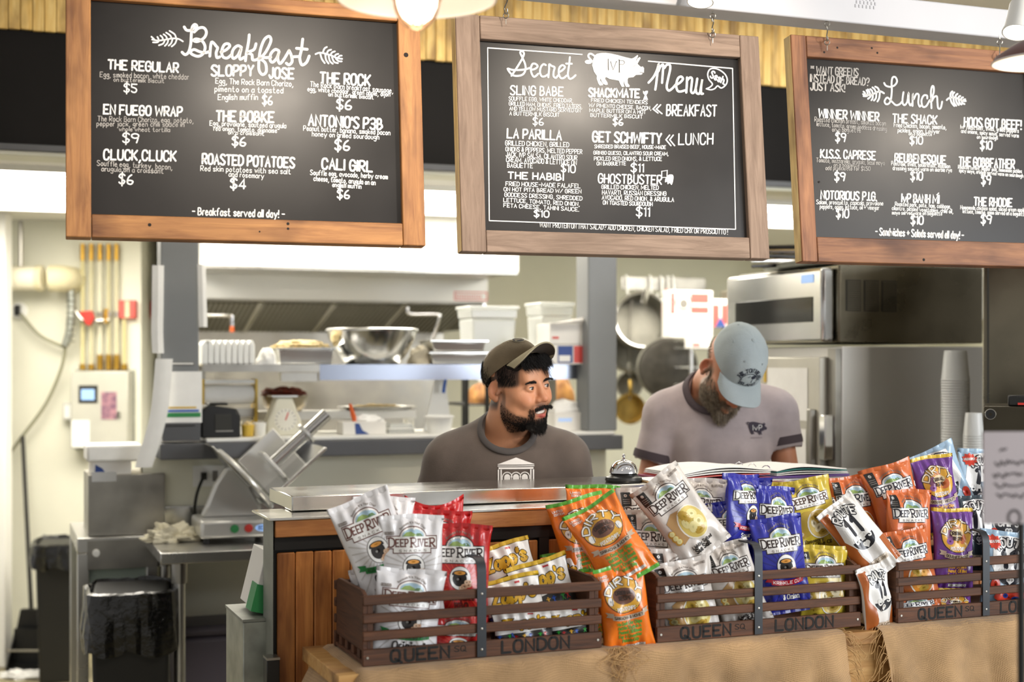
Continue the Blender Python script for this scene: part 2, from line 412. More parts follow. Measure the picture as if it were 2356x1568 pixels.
class Print:
    """flat artwork: 2-D shapes in layers, later laid onto a surface"""
    def __init__(self): self.v = []; self.lay = []; self.f = []; self.mi = []
    def _add(self, vs, fs, mi, lay):
        b = len(self.v); self.v += [(float(p[0]), float(p[1])) for p in vs]; self.lay += [lay]*len(vs)
        self.f += [tuple(b+i for i in f) for f in fs]; self.mi += [mi]*len(fs)
    def line(self, pts, w, mi=0, lay=1, caps=True):
        Q = [np.array(p, float) for p in pts]
        R = [Q[0]]
        for q in Q[1:]:
            if np.hypot(*(q-R[-1])) > 1e-6: R.append(q)
        if len(R) == 1:
            c = R[0]; self._add([c+0.62*w*np.array((math.cos(a), math.sin(a))) for a in np.linspace(0, 2*PI, 8)[:-1]], [tuple(range(7))], mi, lay); return
        h = w/2; n = len(R); V = []; F = []
        D = [(R[i+1]-R[i])/np.hypot(*(R[i+1]-R[i])) for i in range(n-1)]
        T0 = R[0]-D[0]*h*0.8; T1 = R[-1]+D[-1]*h*0.8
        if caps:
            nn = np.array((-D[0][1], D[0][0])); V += [T0+nn*h*0.5, T0-nn*h*0.5]
        for i in range(n):
            d = D[0] if i == 0 else D[-1] if i == n-1 else D[i-1]+D[i]
            L = np.hypot(*d)
            if L < 0.3: d = D[i]; L = 1
            d = d/L; nn = np.array((-d[1], d[0])); k = 1.0
            if 0 < i < n-1: k = min(1.6, 1/max(0.3, float(np.dot(d, D[i]))))
            V += [R[i]+nn*h*k, R[i]-nn*h*k]
        if caps:
            nn = np.array((-D[-1][1], D[-1][0])); V += [T1+nn*h*0.5, T1-nn*h*0.5]
        for i in range(len(V)//2-1): F.append((2*i, 2*i+1, 2*i+3, 2*i+2))
        self._add(V, F, mi, lay)
    def text(self, txt, p0, p1, h, w, mi=0, lay=1, serif=False, gap=1.7, jit=0.0, shear=0.0, up=None):
        """fit txt between baseline points p0 and p1; up gives the cap-height vector (default: perpendicular, +y)"""
        st, W = text_strokes(txt, gap, serif=serif)
        p0 = np.array(p0, float); p1 = np.array(p1, float); e = (p1-p0)/W
        n = np.array(up, float)*h if up is not None else np.array((-(p1-p0)[1], (p1-p0)[0]))/np.hypot(*(p1-p0))*h
        for s in st:
            j = np.array((random.uniform(-jit, jit), random.uniform(-jit, jit)))
            self.line([p0+e*(q[0]+shear*q[1])+n*q[1]+j for q in s], w, mi, lay)
    def arc_text(self, txt, c, r, a0, a1, h, w, mi=0, lay=1, serif=False, ry=None, gap=1.7):
        st, W = text_strokes(txt, gap, serif=serif); ry = ry or r
        for s in st:
            pts = []
            for q in s:
                a = math.radians(a0+(a1-a0)*q[0]/W); k = 1+h*q[1]/r
                pts.append((c[0]+r*k*math.cos(a), c[1]+ry*(1+h*q[1]/ry)*math.sin(a)))
            self.line(pts, w, mi, lay)
    def poly(self, pts, mi=0, lay=1):
        self._add(pts, [tuple(t) for t in tessellate_polygon([[Vector((p[0], p[1], 0)) for p in pts]])], mi, lay)
    def gridpoly(self, x0, x1, y0, y1, mi=0, lay=1, nx=6, ny=4, warp=None):
        V = []; F = []
        for i in range(nx+1):
            for j in range(ny+1):
                p = (x0+(x1-x0)*i/nx, y0+(y1-y0)*j/ny); V.append(warp(*p) if warp else p)
        for i in range(nx):
            for j in range(ny): F.append((i*(ny+1)+j, (i+1)*(ny+1)+j, (i+1)*(ny+1)+j+1, i*(ny+1)+j+1))
        self._add(V, F, mi, lay)
    def disc(self, c, rx, ry=None, mi=0, lay=1, n=20, rings=3, a0=0, a1=360, rot=0.0, hole=0.0):
        ry = ry or rx; V = []; F = []; full = a1-a0 >= 360; m = n if full else n+1
        cr, sr = math.cos(rot), math.sin(rot)
        for k in range(rings+1):
            t = hole+(1-hole)*k/rings
            for i in range(m):
                a = math.radians(a0+(a1-a0)*i/n); x, y = rx*t*math.cos(a), ry*t*math.sin(a)
                V.append((c[0]+x*cr-y*sr, c[1]+x*sr+y*cr))
        for k in range(rings):
            for i in range(n):
                j = (i+1) % m; F.append((k*m+i, k*m+j, (k+1)*m+j, (k+1)*m+i))
        self._add(V, F, mi, lay)
    def build(self, name, mats, mapper, parent=None):
        """mapper(array Nx2, layers N) -> Nx3"""
        V = mapper(np.array(self.v), np.array(self.lay, float))
        me = bpy.data.meshes.new(name); me.from_pydata(V.tolist(), [], self.f)
        for m in mats: me.materials.append(m)
        me.polygons.foreach_set('material_index', self.mi); me.polygons.foreach_set('use_smooth', [True]*len(me.polygons)); me.update()
        o = bpy.data.objects.new(name, me); COL.objects.link(o)
        if parent is not None: o.parent = parent
        return o

# ================================================================ hanging menu boards
m_chalk = mat('white_chalk_paint', '#f4f2ee', 0.75, var=0.04, vscale=60)
m_chalk2 = mat('thin_grey_chalk', '#bdb8b2', 0.85, var=0.25, vscale=50)
def chalkboard():
    m = mat('blackboard', '#171413', 0.34, var=0.35, vscale=3.0, rvar=0.05)
    b = m.node_tree.nodes['Principled BSDF']; b.inputs['Specular IOR Level'].default_value = 0.32
    return m
m_board = chalkboard()
wood_o = {a: wood('orange_reclaimed_wood_'+a, '#bf8850', '#8d5a32', a, 0.8, 0.6, True, 0.09) for a in 'xz'}
wood_g = {a: wood('grey_weathered_wood_'+a, '#9c8573', '#6f5a4b', a, 0.8, 0.7, False, 0.07) for a in 'xz'}
wood_r = {a: wood('red_brown_reclaimed_wood_'+a, '#ad7850', '#774b33', a, 0.8, 0.6, True, 0.08) for a in 'xz'}
m_edge = wood('raw_pine_edge', '#e8cf8e', '#cfa964', 'z', 0.8, 0.6, True, 0.03)
m_hole = mat('nail_hole_black', '#1a120c', 0.8)
LEAN = math.radians(6.0)

def menu_board(outer, inner, woods, label, edge_pine, nails=()):
    """outer, inner: pixel boxes (x0, y0, x1, y1) of the frame and of the black panel"""
    s0, s1 = BF.s(outer[0]), BF.s(outer[2]); zc = []
    xm = (outer[0]+outer[2])/2
    zt, zb_ = BF.z(xm, outer[1]), BF.z(xm, outer[3])
    i0, i1, iz0, iz1 = BF.rect(*inner)
    zmid = (zt+zb_)/2; cl = math.cos(LEAN)
    t = thing('menu_board', label, 'menu board', BF.w((s0+s1)/2, 0, zmid), 0, 'hanging menu boards', rot=(0, 0, 0))
    R = Matrix.Rotation(BF.a, 4, 'Z') @ Matrix.Rotation(-LEAN, 4, 'X')   # foot swings towards the viewer
    t.rotation_euler = R.to_euler()
    c = (s0+s1)/2; w0, w1 = s0-c, s1-c; h0, h1 = (zb_-zmid)/cl, (zt-zmid)/cl
    a0, a1, b0, b1 = i0-c, i1-c, (iz0-zmid)/cl, (iz1-zmid)/cl
    yf, yb = -0.016, 0.022
    MB().box(w0, a0, yf, yb, h0, h1).build('frame_stile', [woods['z']], t, bevel=0.0025)
    MB().box(a1, w1, yf, yb, h0, h1).build('frame_stile', [woods['z']], t, bevel=0.0025)
    MB().box(a0+0.0008, a1-0.0008, yf, yb, b1, h1).build('frame_rail', [woods['x']], t, bevel=0.0025)
    MB().box(a0+0.0008, a1-0.0008, yf, yb, h0, b0).build('frame_rail', [woods['x']], t, bevel=0.0025)
    if edge_pine: MB().box(w0-0.001, w0-0.0002, yf+0.004, yb-0.001, h0+0.002, h1-0.002).build('frame_edge', m_edge, t)
    MB().box(a0-0.004, a1+0.004, 0.0, 0.008, b0-0.004, b1+0.004).build('chalk_panel', m_board, t)
    for (fx, fz, r) in nails:
        x = w0+(w1-w0)*fx; z = h0+(h1-h0)*fz
        MB().cyl((x, yf-0.0004, z), (x, yf+0.002, z), r, r, 10).build('nail_hole', m_hole, t)
    # a map from a pixel of the photograph to the panel face
    Mw = Matrix.Translation(BF.w((s0+s1)/2, 0, zmid)) @ R; Mi = Mw.inverted(); cl_ = Mi @ Vector((0, 0, CAMH))
    Mi3 = np.array(Mi.to_3x3()); cl_ = np.array(cl_)
    def mapper(V, lay):
        d = np.stack([(V[:, 0]-CX)/FPX, np.ones(len(V)), -(V[:, 1]-HY)/FPX], 1) @ Mi3.T
        k = -cl_[1]/d[:, 1]; p = cl_+d*k[:, None]
        p[:, 1] = -0.0006-0.0004*lay
        return p
    return t, mapper, (w0, w1, h0, h1)

def lines(pr, ox, oy, sc, rows, jit=0.25):
    """rows: (text, x0, y0, x1, y1, cap height, stroke, [chalk index]) in enlarged-crop pixels"""
    for r in rows:
        t, x0, y0, x1, y1, h, w = r[:7]; mi = r[7] if len(r) > 7 else 0
        if h < 34: w *= 0.78
        pr.text(t, (ox+x0/sc, oy+y0/sc), (ox+x1/sc, oy+y1/sc), h/sc, w/sc, mi, 1, up=(0.03, -1), jit=jit)
def strokes(pr, ox, oy, sc, sts, w, mi=0, lay=1, n=5):
    for s in sts: pr.line([(ox+x/sc, oy+y/sc) for x, y in catmull(s, n)], w/sc, mi, lay)

# ---- breakfast
b1, map1, _ = menu_board((151, -12, 969, 560), (209, 21, 918, 508), wood_o, 'large breakfast menu chalkboard in an orange reclaimed wood frame, leftmost of three', False,
                         nails=((0.60, 0.075, 0.0035), (0.60, 0.055, 0.003), (0.22, 0.055, 0.004), (0.955, 0.80, 0.006), (0.52, 0.04, 0.002)))
p = Print(); z1 = (140, 0, 2.613)
lines(p, *z1, [
 ('THE REGULAR', 285, 414, 705, 436, 54, 11), ('Egg, smoked bacon, white cheddar', 235, 462, 768, 478, 30, 5, 1), ('on buttermilk biscuit', 318, 490, 620, 499, 24, 4.5, 1), ('$5', 380, 552, 455, 556, 48, 8),
 ('EN FUEGO WRAP', 258, 684, 728, 699, 54, 11), ('The Rock Barn Chorizo, egg, potato,', 222, 728, 795, 740, 30, 5, 1), ('pepper jack, green chili sauce in', 215, 757, 740, 762, 28, 5, 1), ('whole wheat tortilla', 350, 788, 655, 793, 24, 4.5, 1), ('$9', 372, 855, 465, 859, 54, 8.5),
 ('CLUCK,CLUCK', 258, 958, 690, 968, 58, 11), ('Souffle egg, turkey, bacon,', 218, 994, 668, 1020, 30, 5.5, 1), ('arugula on a croissant', 245, 1028, 615, 1042, 28, 5.5, 1), ('$6', 350, 1102, 432, 1107, 55, 9),
 ('SLOPPY', 905, 455, 1155, 455, 60, 13), ('JOSE', 1252, 468, 1398, 474, 60, 13), ('Egg, The Rock Barn Chorizo,', 930, 502, 1395, 520, 32, 6.5), ('pimento on a toasted', 925, 550, 1335, 560, 32, 6.5), ('English muffin', 945, 600, 1182, 600, 32, 6.5), ('$6', 1212, 625, 1270, 629, 50, 9),
 ('THE BOBKE', 935, 727, 1278, 735, 60, 13), ('Egg, provolone, sauteed arugula', 895, 754, 1353, 770, 28, 6), ('red onion, tomato, dijonaise', 918, 784, 1298, 798, 26, 6), ('on a croissant', 1005, 806, 1220, 815, 22, 5.5), ('$6', 1030, 872, 1110, 877, 50, 10),
 ('ROASTED POTATOES', 850, 983, 1402, 1008, 58, 12), ('Red skin potatoes with sea salt', 840, 1026, 1380, 1046, 30, 5.5), ('and rosemary', 1010, 1060, 1220, 1072, 28, 5.5), ('$4', 1020, 1128, 1108, 1134, 55, 11),
 ('THE ROCK', 1560, 498, 1857, 515, 62, 12), ('The Rock Barn breakfast sausage,', 1500, 520, 1995, 560, 30, 5.5), ('egg, white cheddar, green apple, dijon', 1483, 547, 1978, 580, 26, 5.5), ('on buttermilk biscuit', 1608, 578, 1878, 597, 24, 5.5), ('$6', 1658, 653, 1745, 658, 55, 10),
 ("ANTONIO'S P3B", 1490, 753, 1930, 778, 62, 12), ('Peanut butter, banana, smoked bacon', 1458, 784, 1978, 812, 28, 5.5), ('honey on grilled sourdough', 1510, 818, 1912, 838, 28, 5.5), ('$6', 1648, 898, 1733, 903, 57, 10.5),
 ('CALI GIRL', 1570, 1013, 1870, 1032, 60, 12), ('Souffle egg, avocado, herby cream', 1500, 1050, 1963, 1076, 28, 6), ('cheese, tomato, arugula on an', 1520, 1086, 1890, 1112, 28, 6), ('english muffin', 1632, 1122, 1805, 1134, 26, 6), ('$6', 1662, 1188, 1733, 1193, 48, 9),
 ('- Breakfast served all day! -', 790, 1290, 1343, 1308, 42, 7.5)])
zt_ = (340, 40, 5.1217)
strokes(p, *zt_, [
 [(428, 112), (455, 150), (500, 155), (540, 130), (578, 105), (552, 85), (522, 120), (512, 210), (505, 320), (480, 410), (440, 440), (402, 410)],
 [(545, 175), (600, 128), (660, 125), (690, 175), (665, 240), (590, 285), (540, 275), (570, 255), (640, 280), (675, 350), (650, 430), (590, 460), (520, 435), (505, 405), (545, 380), (610, 405), (680, 418), (730, 400)],
 [(730, 460), (750, 295), (810, 345), (822, 365), (805, 420), (815, 475), (850, 465)],
 [(860, 410), (920, 385), (965, 340), (945, 312), (900, 325), (870, 400), (885, 465), (935, 480), (985, 440)],
 [(1105, 355), (1060, 335), (1010, 375), (990, 440), (1010, 485), (1060, 450), (1100, 370), (1080, 450), (1090, 495), (1135, 470)],
 [(1195, 205), (1185, 300), (1160, 430), (1150, 515)], [(1275, 310), (1250, 380), (1175, 415), (1225, 440), (1235, 500), (1280, 500), (1310, 480)],
 [(1330, 480), (1395, 400), (1450, 280), (1430, 225), (1375, 260), (1330, 370), (1310, 500), (1310, 620), (1350, 675), (1395, 640), (1385, 540), (1320, 480), (1400, 475), (1450, 470)],
 [(1545, 395), (1500, 380), (1450, 430), (1440, 500), (1470, 530), (1520, 480), (1548, 400), (1530, 480), (1555, 545), (1600, 500), (1665, 390)],
 [(1665, 390), (1690, 450), (1700, 520), (1665, 560), (1630, 540)], [(1690, 470), (1730, 465), (1780, 462)],
 [(1825, 255), (1810, 380), (1790, 480), (1815, 560), (1870, 530), (1902, 455)], [(1750, 365), (1880, 378)]], 32)
LEAFR = [[(1975, 435), (2020, 418), (2080, 425), (2160, 450), (2230, 480), (2290, 490)], [(2060, 425), (2080, 370), (2110, 350)], [(2105, 440), (2125, 395), (2160, 382)], [(2150, 450), (2170, 415), (2205, 402)],
         [(2195, 470), (2215, 440), (2245, 432)], [(2235, 480), (2260, 455), (2285, 452)], [(2030, 420), (2050, 490), (2085, 540)], [(2090, 435), (2100, 500), (2130, 545)], [(2130, 450), (2145, 515), (2180, 548)], [(2170, 470), (2195, 525), (2240, 540)], [(2215, 485), (2245, 515), (2285, 520)]]
strokes(p, *zt_, LEAFR, 19)
LEAFL = [[(415, 285), (360, 255), (290, 250), (200, 265), (120, 275), (50, 262)], [(335, 250), (315, 200), (255, 160)], [(280, 252), (265, 215), (215, 180)], [(230, 262), (215, 225), (185, 200)], [(180, 268), (170, 235), (148, 215)], [(130, 272), (122, 248), (112, 230)], [(80, 265), (60, 245), (42, 228)],
         [(340, 262), (320, 310), (280, 345)], [(290, 262), (275, 305), (245, 335)], [(240, 266), (230, 305), (200, 338)], [(200, 270), (180, 310), (130, 330)], [(130, 280), (110, 295), (60, 295)]]
strokes(p, *zt_, LEAFL, 18)
p.build('chalk_lettering', [m_chalk, m_chalk2], map1, b1)

# ---- secret menu
b2, map2, _ = menu_board((1051, 55, 1752, 591), (1107, 110, 1708, 542), wood_g, 'secret menu chalkboard with a white pig, in a grey weathered frame, middle of three', True)
p = Print(); z2 = (1000, 0, 2.613)
lines(p, *z2, [
 ('SLING BABE', 455, 568, 770, 577, 52, 9), ('SOUFFLE EGG, WHITE CHEDDAR,', 445, 603, 830, 617, 22, 4.5), ('GRILLED HAM, ONIONS, FRIED TATERS,', 447, 633, 885, 652, 22, 4.5), ('AND YELLOW MUSTARD SERVED ON', 450, 663, 873, 675, 22, 4.5), ('A BUTTERMILK BISCUIT', 450, 692, 748, 702, 22, 4.5), ('$6', 590, 748, 652, 752, 40, 7),
 ('LA PARILLA', 436, 828, 760, 842, 54, 10), ('GRILLED CHICKEN, GRILLED', 424, 873, 806, 884, 27, 5.5), ('ONIONS & PEPPERS, MELTED PEPPER', 427, 908, 885, 925, 25, 5.5), ('JACK, IVP SALSA, CILANTRO SOUR', 428, 940, 855, 962, 26, 5.5), ('CREAM, AVOCADO & LETTUCE ON', 430, 972, 852, 992, 26, 5.5), ('BAGUETTE', 436, 1006, 588, 1010, 25, 5.5), ('$10', 760, 1030, 843, 1038, 44, 8),
 ('THE HABIBI', 442, 1072, 772, 1084, 38, 9), ('FRIED HOUSE-MADE FALAFEL', 427, 1116, 875, 1130, 24, 5.5), ('ON HOT PITA BREAD W/ GREEN', 416, 1148, 880, 1162, 22, 5.5), ('GODDESS DRESSING, SHREDDED', 420, 1180, 885, 1204, 23, 5.5), ('LETTUCE, TOMATO, RED ONION,', 414, 1212, 870, 1238, 22, 5.5), ('FETA CHEESE, TAHINI SAUCE.', 414, 1244, 865, 1270, 22, 5.5), ('$10', 598, 1300, 685, 1305, 36, 8),
 ('SHACKMATE', 926, 580, 1228, 586, 48, 12), ('FRIED CHICKEN TENDERS', 940, 612, 1278, 626, 20, 5), ('W/ PIMENTO CHEESE, BACON,', 926, 642, 1300, 660, 20, 5), ('MAPLE BUTTER ON A HOT', 930, 673, 1268, 684, 20, 5), ('BUTTERMILK BISCUIT', 936, 702, 1248, 712, 20, 5), ('$6', 1072, 750, 1130, 752, 36, 8.5),
 ('GET SCHWIFTY', 950, 850, 1360, 862, 58, 12), ('SHREDDED BRAISED BEEF, HOUSE-MADE', 960, 890, 1388, 895, 20, 5), ('GRINGO QUESO, CILANTRO SOUR CREAM,', 955, 928, 1404, 934, 20, 5), ('PICKLED RED ONIONS, & LETTUCE', 958, 964, 1364, 966, 22, 5), ('ON BAGGUETTE', 974, 993, 1148, 993, 20, 5), ('$11', 1180, 1030, 1254, 1034, 46, 8),
 ('GHOSTBUSTER', 984, 1098, 1362, 1108, 52, 8.5), ('II', 1364, 1065, 1396, 1066, 36, 6), ('GRILLED CHICKEN, MELTED', 1004, 1135, 1344, 1140, 24, 5.5), ('HAVARTI, RUSSIAN DRESSING', 1006, 1168, 1390, 1176, 24, 5.5), ('AVOCADO, RED ONION, & ARUGULA', 1006, 1198, 1436, 1212, 24, 5.5), ('ON TOASTED SOURDOUGH', 1012, 1228, 1308, 1238, 22, 5.5), ('$11', 1212, 1296, 1290, 1300, 50, 8.5),
 ('BREAKFAST', 1394, 694, 1692, 698, 64, 9), ('LUNCH', 1466, 868, 1670, 866, 64, 8.5), ('WANT PROTEIN ON THAT SALAD? ADD CHICKEN, CHICKEN SALAD, FRIED CHX OR PROSCIUTTO !', 632, 1364, 1760, 1408, 27, 4.5)], 0.2)
def seg(pr, z, pts, w, mi=0, lay=1): pr.line([(z[0]+x/z[2], z[1]+y/z[2]) for x, y in pts], w/z[2], mi, lay)
for q in ([(1338, 628), (1312, 656), (1342, 680)], [(1358, 630), (1332, 656), (1366, 684)], [(1412, 812), (1390, 840), (1420, 876)], [(1434, 812), (1412, 840), (1442, 876)]): seg(p, z2, q, 8)
seg(p, z2, [(886, 328), (318, 288)], 7); seg(p, z2, [(318, 288), (328, 1326)], 6); seg(p, z2, [(328, 1326), (1808, 1378)], 6); seg(p, z2, [(1808, 1378), (1790, 412)], 6); seg(p, z2, [(1790, 412), (1284, 368)], 7)
seg(p, z2, [(1362, 1030), (1400, 1024)], 4); seg(p, z2, [(1366, 1066), (1398, 1066)], 4)
p.poly([(z2[0]+x/z2[2], z2[1]+y/z2[2]) for x, y in catmull([(1408, 1050), (1432, 1052), (1434, 1080), (1424, 1112), (1412, 1100), (1400, 1108), (1396, 1092), (1384, 1096), (1388, 1070)], 3, True)])
p.poly([(z2[0]+x/z2[2], z2[1]+y/z2[2]) for x, y in [(1252, 545), (1260, 552), (1268, 546), (1282, 546), (1280, 560), (1272, 572), (1282, 600), (1252, 600), (1262, 572), (1252, 560)]])
for q in ((1030, 291), (1058, 293)): seg(p, z2, [q, q], 9)
zs = (1150, 100, 11.78)
strokes(p, *zs, [[(310, 880), (370, 790), (500, 590), (610, 400), (650, 270), (590, 205), (550, 250), (600, 370), (680, 560), (690, 720), (620, 840), (480, 880), (330, 850), (210, 690), (350, 720), (550, 720), (700, 700), (820, 660)],
                 [(830, 720), (950, 690), (1020, 620), (960, 555), (880, 560), (835, 680), (860, 820), (930, 905), (1040, 820)],
                 [(1245, 590), (1180, 565), (1110, 640), (1085, 780), (1130, 890), (1220, 890), (1300, 840)],
                 [(1310, 920), (1330, 700), (1335, 570), (1400, 610), (1480, 650), (1455, 760), (1450, 880), (1510, 935), (1580, 860)],
                 [(1600, 780), (1700, 720), (1760, 640), (1690, 590), (1610, 660), (1590, 800), (1640, 930), (1720, 940), (1810, 870)],
                 [(1895, 370), (1870, 600), (1840, 830), (1880, 955), (1960, 940), (2050, 860)], [(1790, 548), (1950, 552)]], 52)
zn = (1480, 130, 11.22)
strokes(p, *zn, [[(130, 680), (260, 530), (350, 350), (395, 200), (360, 450), (330, 700), (305, 860)], [(390, 380), (440, 260), (510, 220), (500, 420), (480, 685)], [(540, 300), (600, 220), (680, 220), (690, 330), (640, 560), (600, 780), (650, 880), (740, 830), (830, 730)],
                 [(840, 740), (950, 670), (1020, 580), (970, 520), (890, 570), (845, 740), (880, 880), (960, 905), (1080, 870)], [(1105, 935), (1120, 720), (1125, 540)], [(1130, 620), (1200, 545), (1255, 580), (1240, 750), (1230, 900), (1280, 945), (1340, 860), (1390, 570)], [(1350, 820), (1370, 940), (1450, 950), (1490, 760), (1520, 590), (1490, 780), (1490, 950), (1540, 960)]], 58)
strokes(p, *zn, [[(1620, 835), (1720, 790), (1780, 710), (1690, 590), (1660, 450), (1720, 330), (1850, 310), (2000, 370), (2120, 480), (2165, 620), (2120, 740), (2010, 815), (1915, 760), (1840, 830), (1740, 860), (1620, 835)]], 34)
p.text('Sssh.', (1480+1720/11.22, 130+530/11.22), (1480+2080/11.22, 130+720/11.22), 15, 3.4, up=(0.35, -0.94))
# the white pig, with its letters and eye wiped out of the paint
zp = (1330, 100, 13.86); pg = lambda L: [(zp[0]+x/zp[2], zp[1]+y/zp[2]) for x, y in L]
p.poly(pg([(525, 385), (600, 330), (740, 305), (880, 302), (1050, 325), (1250, 370), (1500, 440), (1700, 485), (1780, 455), (1890, 370), (1915, 400), (1880, 480), (1965, 435), (1990, 470), (1890, 650), (1940, 700), (2000, 750), (2060, 735), (2100, 790), (2095, 935), (2050, 935), (2050, 975), (2000, 1000), (1840, 1005), (1760, 1075), (1600, 1095), (1575, 1150), (1580, 1270), (1640, 1340), (1630, 1390), (1520, 1385), (1470, 1270), (1455, 1180), (1450, 1290), (1480, 1380), (1390, 1385), (1340, 1300), (1295, 1190), (1150, 1160), (1000, 1135), (880, 1070), (855, 1130), (930, 1240), (945, 1310), (880, 1330), (800, 1290), (740, 1200), (710, 1110), (700, 1180), (790, 1290), (790, 1335), (690, 1345), (640, 1280), (590, 1130), (590, 1030), (500, 900), (445, 700), (455, 560), (500, 450)]))
strokes(p, *zp, [[(515, 400), (430, 340), (350, 340), (325, 420), (400, 520), (460, 590)]], 62); p.disc((zp[0]+325/zp[2], zp[1]+590/zp[2]), 8.5, 5, n=12)
m_ink = mat('wiped_dark_line', '#3a3430', 0.6)
for q, w in (([(955, 500), (960, 855)], 20), ([(1030, 580), (1110, 850), (1215, 580)], 16), ([(1310, 530), (1310, 920)], 26), ([(1290, 920), (1330, 920)], 16), ([(1280, 525), (1330, 545), (1450, 560), (1480, 620), (1430, 675), (1320, 665)], 13), ([(1200, 580), (1235, 582)], 14), ([(1960, 920), (2060, 940)], 14), ([(1850, 545), (1915, 410)], 14), ([(1740, 740), (1860, 690)], 8)):
    p.line(pg(q), w/zp[2], 2, 3)
p.build('chalk_lettering', [m_chalk, m_chalk2, m_ink], map2, b2)

# ---- lunch
b3, map3, _ = menu_board((1826, 100, 2420, 612), (1861, 148, 2372, 556), wood_r, 'lunch menu chalkboard in a red-brown reclaimed frame, rightmost, cut off by the picture edge', True,
                         nails=((0.12, 0.93, 0.003), (0.17, 0.955, 0.003), (0.45, 0.02, 0.004), (0.075, 0.35, 0.003), (0.30, 0.965, 0.003), (0.32, 0.945, 0.003)))
p = Print(); z3 = (1760, 0, 2.5285)
lines(p, *z3, [
 ('* WANT GREENS', 265, 428, 540, 442, 42, 7, 1), ('INSTEAD OF BREAD?', 262, 474, 604, 498, 42, 7, 1), ('JUST ASK!', 264, 522, 462, 534, 42, 8, 1),
 ('WINNER WINNER', 312, 682, 660, 704, 48, 10), ('Roasted chicken breast, smoked bacon', 288, 706, 700, 730, 26, 4.5, 1), ('lettuce, tomato, green goddess dressing', 300, 732, 706, 762, 24, 4.5, 1), ('on a baguette', 390, 764, 555, 770, 24, 4.5, 1), ('$9', 410, 820, 466, 824, 48, 8),
 ('THE SHACK', 742, 712, 998, 722, 48, 9), ('Fried Chicken, bacon, pimento,', 748, 738, 1052, 752, 24, 5.5), ('pickles, onion, Lawyer', 770, 768, 1014, 776, 22, 5.5), ('on a baguette', 835, 786, 968, 790, 18, 5), ('$10', 842, 836, 914, 838, 42, 8.5),
 ('HOOS GOT BEEF!', 1158, 734, 1488, 752, 50, 9.5), ('IvP roast beef, swiss, grilled peppers', 1136, 748, 1474, 772, 22, 4.5), ('and onions, spicy mayo, served warm', 1140, 772, 1474, 800, 22, 4.5), ('on sourdough', 1232, 806, 1352, 812, 20, 4.5), ('$10', 1252, 866, 1318, 868, 46, 8.5),
 ('K.I.S.S. CAPRESE', 322, 916, 640, 928, 46, 9), ('Tomato, mozzarella, arugula, basil mayo', 298, 942, 694, 960, 24, 4.5, 1), ('on a baguette', 398, 970, 546, 972, 22, 4.5, 1), ('add prosciutto for $1.50', 352, 988, 610, 992, 22, 4.5, 1), ('$9', 404, 1048, 462, 1052, 46, 8.5),
 ('REUBENESQUE', 754, 940, 1048, 954, 46, 10), ('Pastrami, swiss, sauerkraut, Russian', 734, 960, 1074, 978, 22, 5), ('dressing served warm on marble rye', 742, 988, 1086, 1000, 22, 5), ('$10', 846, 1046, 914, 1046, 46, 8.5),
 ('THE GOBBFATHER', 1128, 964, 1448, 980, 50, 9.5), ('Roasted turkey, pepper jack, homemade pickles', 1122, 980, 1492, 1006, 20, 4.5), ('spicy mayo, arugula served warm on sourdough', 1128, 1000, 1500, 1032, 20, 4.5), ('$9', 1258, 1070, 1310, 1072, 52, 8.5),
 ('NOTORIOUS P.I.G.', 324, 1156, 646, 1166, 46, 9), ('Salami, proscuitto, capicola, provolone', 298, 1186, 686, 1194, 24, 4.5), ('peppers, onion, lettuce, oil + vinegar', 318, 1212, 662, 1220, 24, 4.5), ('$10', 414, 1262, 484, 1266, 48, 8.5),
 ('IvP BANH MI', 794, 1174, 1010, 1182, 46, 9.5), ('Roasted pork, pate, ham, cabbage,', 756, 1196, 1080, 1212, 22, 5), ('cilantro, pickled vegetables, chile oil,', 738, 1220, 1092, 1240, 22, 5), ('mayo served warm on baguette', 738, 1246, 1028, 1252, 20, 5), ('$10', 848, 1302, 918, 1304, 46, 9),
 ('THE RHODIE', 1216, 1194, 1434, 1202, 46, 9), ('Homemade chicken salad, sliced green apple', 1136, 1216, 1510, 1232, 22, 4.5), ('lettuce, tomato, onion served on a baguette', 1150, 1238, 1515, 1256, 22, 4.5), ('$9', 1256, 1298, 1314, 1300, 48, 8.5),
 ('- Sandwiches + Salads served all day! -', 642, 1366, 1154, 1388, 40, 7.5)], 0.2)
seg(p, z3, [(998, 1134), (1010, 1122)], 6)
zl = (1970, 165, 8.726)
